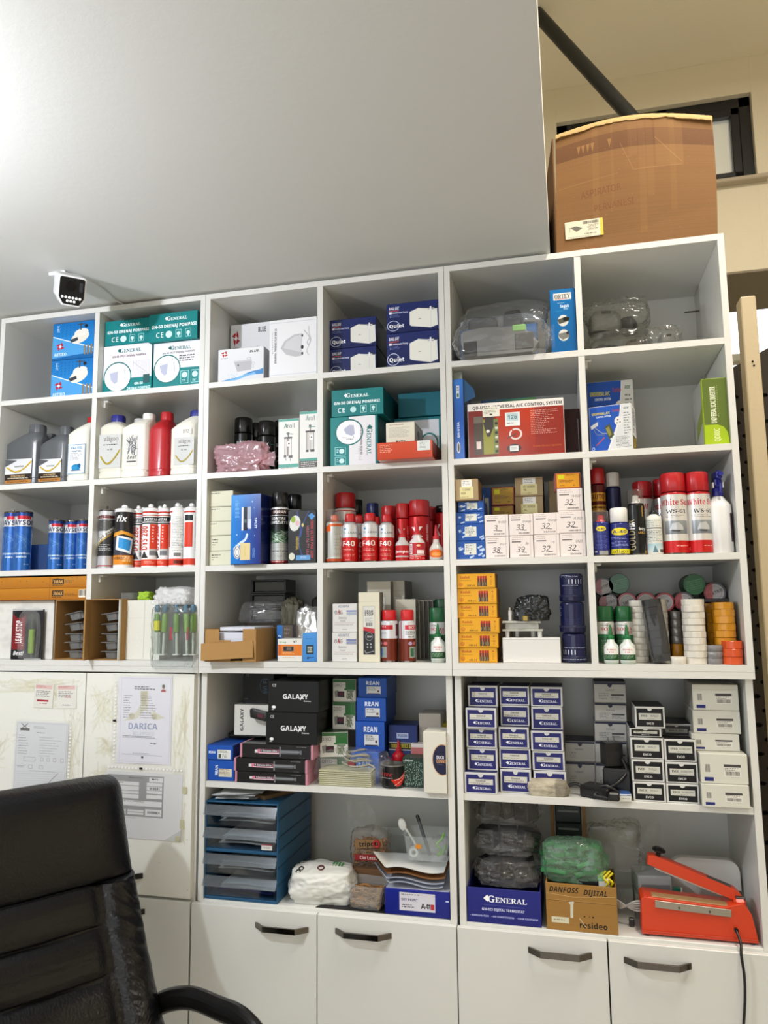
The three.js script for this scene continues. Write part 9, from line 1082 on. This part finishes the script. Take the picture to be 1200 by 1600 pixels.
{
const g=new THREE.Group(),lea=M(0x070709,0.33,{bumpMap:grainTex(256,(x,y)=>0.5+0.3*noise.noise(x*40,y*40,8)+0.25*noise.noise(x*12,y*12,4),5),bumpScale:0.0014,specularIntensity:0.7}),wood=M(0x0c0a09,0.28);
const YT=-0.277,SE=-0.512,YB=-1.0,A=0.268,back=(y)=>{const d=Math.max(0,-0.307 - y);return 0.35*d+0.4*d*d - 0.035;};
function pad(y0,y1,rows,fn,thick){
const P=[],U=[],I=[],seg=120;for(let j=0;j<=rows;j++)for(let i=0;i<seg;i++){const t=j/rows,y=y0+(y1 - y0)*t,th=i/seg*2*Math.PI,c=Math.cos(th),s=Math.sin(th),e0=0.045,dt=Math.max(0,y -(y0 - e0)),db=Math.max(0,(y1+0.012)- y),ca=A -(fn.round?e0 - Math.sqrt(Math.max(0,e0*e0 - dt*dt)):0),th2=thick*Math.sqrt(Math.max(0.0016,1 - Math.pow(dt/e0,2)*(fn.round?1:0))),x=Math.sign(c)*Math.pow(Math.abs(c),0.28)*ca,z=Math.sign(s)*Math.pow(Math.abs(s),0.55)*th2;P.push(x,y,back(y)+z+(s>0?fn.f(x,y,t)*Math.pow(s,0.4)*Math.min(1,th2/thick+0.15):0));U.push(x,y);}
for(let j=0;j<rows;j++)for(let i=0;i<seg;i++){const a=j*seg+i,b=j*seg+(i+1)%seg;I.push(a,b,a+seg,b,b+seg,a+seg);}
for(const j of[0,rows]){const m=P.length/3;let sx=0,sy=0,sz=0;for(let i=0;i<seg;i++){sx+=P[(j*seg+i)*3];sy+=P[(j*seg+i)*3+1];sz+=P[(j*seg+i)*3+2];}P.push(sx/seg,sy/seg,sz/seg);U.push(0,0);for(let i=0;i<seg;i++){const a=j*seg+i,b=j*seg+(i+1)%seg;j?I.push(m,a,b):I.push(m,b,a);}}
const q=new THREE.BufferGeometry();q.setAttribute('position',new THREE.Float32BufferAttribute(P,3));q.setAttribute('uv',new THREE.Float32BufferAttribute(U,2));q.setIndex(I);q.computeVertexNormals();return q;
}
const wr=(x,y,k)=>(1 - Math.abs(noise.noise(x*9+k,(y+x*0.5)*26,k))*2)*0.5+(1 - Math.abs(noise.noise(x*20+k,(y+x*0.6)*55,k+3))*2)*0.25;
mesh(pad(YT,SE,60,{round:true,f:(x,y,t)=>0.04*Math.pow(Math.sin(Math.PI*Math.min(1,Math.max(0,t*0.92+0.06))),0.55)*(1 - Math.pow(Math.abs(x)/A,6))+0.002*noise.noise(x*8,y*9,2)},0.052),lea,'headrest',g);
mesh(pad(SE - 0.001,YB,150,{round:false,f:(x,y)=>{const ax=Math.abs(x),d=SE - y,side=ax>0.165;if(side)return 0.03*Math.sqrt(Math.max(0,1 - Math.pow((ax - 0.218)/0.056,2)))+0.013*wr(x,y,5)*Math.min(1,(ax - 0.165)*40);const ph=((d+0.004+0.02*ax)%0.095)/0.095;return 0.026*Math.pow(Math.sin(Math.PI*Math.min(1,Math.max(0,ph))),0.42)*Math.min(1,(0.166 - ax)*28)+0.006*wr(x,y,9)+0.002*noise.noise(x*12,y*14,1);}},0.052),lea,'backrest',g);
mesh(tr(loft([{y:0,a:0.25,c:0.24,n:5},{y:0.03,a:0.27,c:0.26,n:5},{y:0.09,a:0.27,c:0.26,n:5},{y:0.115,a:0.25,c:0.24,n:4},{y:0.122,a:0.2,c:0.19,n:4}],48),0,-1.1,0.56),lea,'seat',g);
for(const s of[-1,1]){const c=new THREE.CatmullRomCurve3([[0.275,-0.79,0.2],[0.278,-0.74,0.29],[0.285,-0.7,0.4],[0.29,-0.682,0.52],[0.29,-0.668,0.64],[0.288,-0.685,0.71],[0.285,-0.75,0.735],[0.28,-0.86,0.7],[0.272,-1.0,0.6],[0.262,-1.06,0.5]].map(([x,y,z])=>V(s*x,y - 0.034,z*0.955))),sh=new THREE.Shape();sh.absellipse(0,0,0.017,0.026,0,Math.PI*2);mesh(new THREE.ExtrudeGeometry(sh,{steps:90,extrudePath:c,curveSegments:10}),wood,'armrest',g);}
mesh(tr(new THREE.CylinderGeometry(0.03,0.03,0.26,20),0,-1.23,0.52),blackGloss,'gas_column',g);mesh(tr(blocks(0.3,0.025,0.3,0.004),0,-1.128,0.67),blackGloss,'seat_plate',g);
for(let i=0;i<5;i++){const a=i*1.2566,L=0.28,leg=mesh(tube([[0,-1.33,0.52],[Math.sin(a)*L*0.5,-1.36,0.52+Math.cos(a)*L*0.5],[Math.sin(a)*L,-1.42,0.52+Math.cos(a)*L]],0.022,16,10),wood,'leg',g);mesh(tr(new THREE.CylinderGeometry(0.028,0.028,0.03,18).rotateZ(Math.PI/2).rotateY(a),Math.sin(a)*L,FLOOR+0.0285,0.52+Math.cos(a)*L),blackGloss,'caster',leg);}
const c1=at(183,1228,0.25),th=0.977;g.rotation.y=th;g.position.set(c1.x - Math.cos(th)*0.25,0,0.25+Math.sin(th)*0.25);
put(g,'office_chair','black leather executive chair with worn pleats and curved arms, lower left','chair');
}
for(const o of scene.children)o.traverse((k)=>{if(k.isMesh)k.castShadow=k.receiveShadow=true;});
renderer.render(scene,camera);
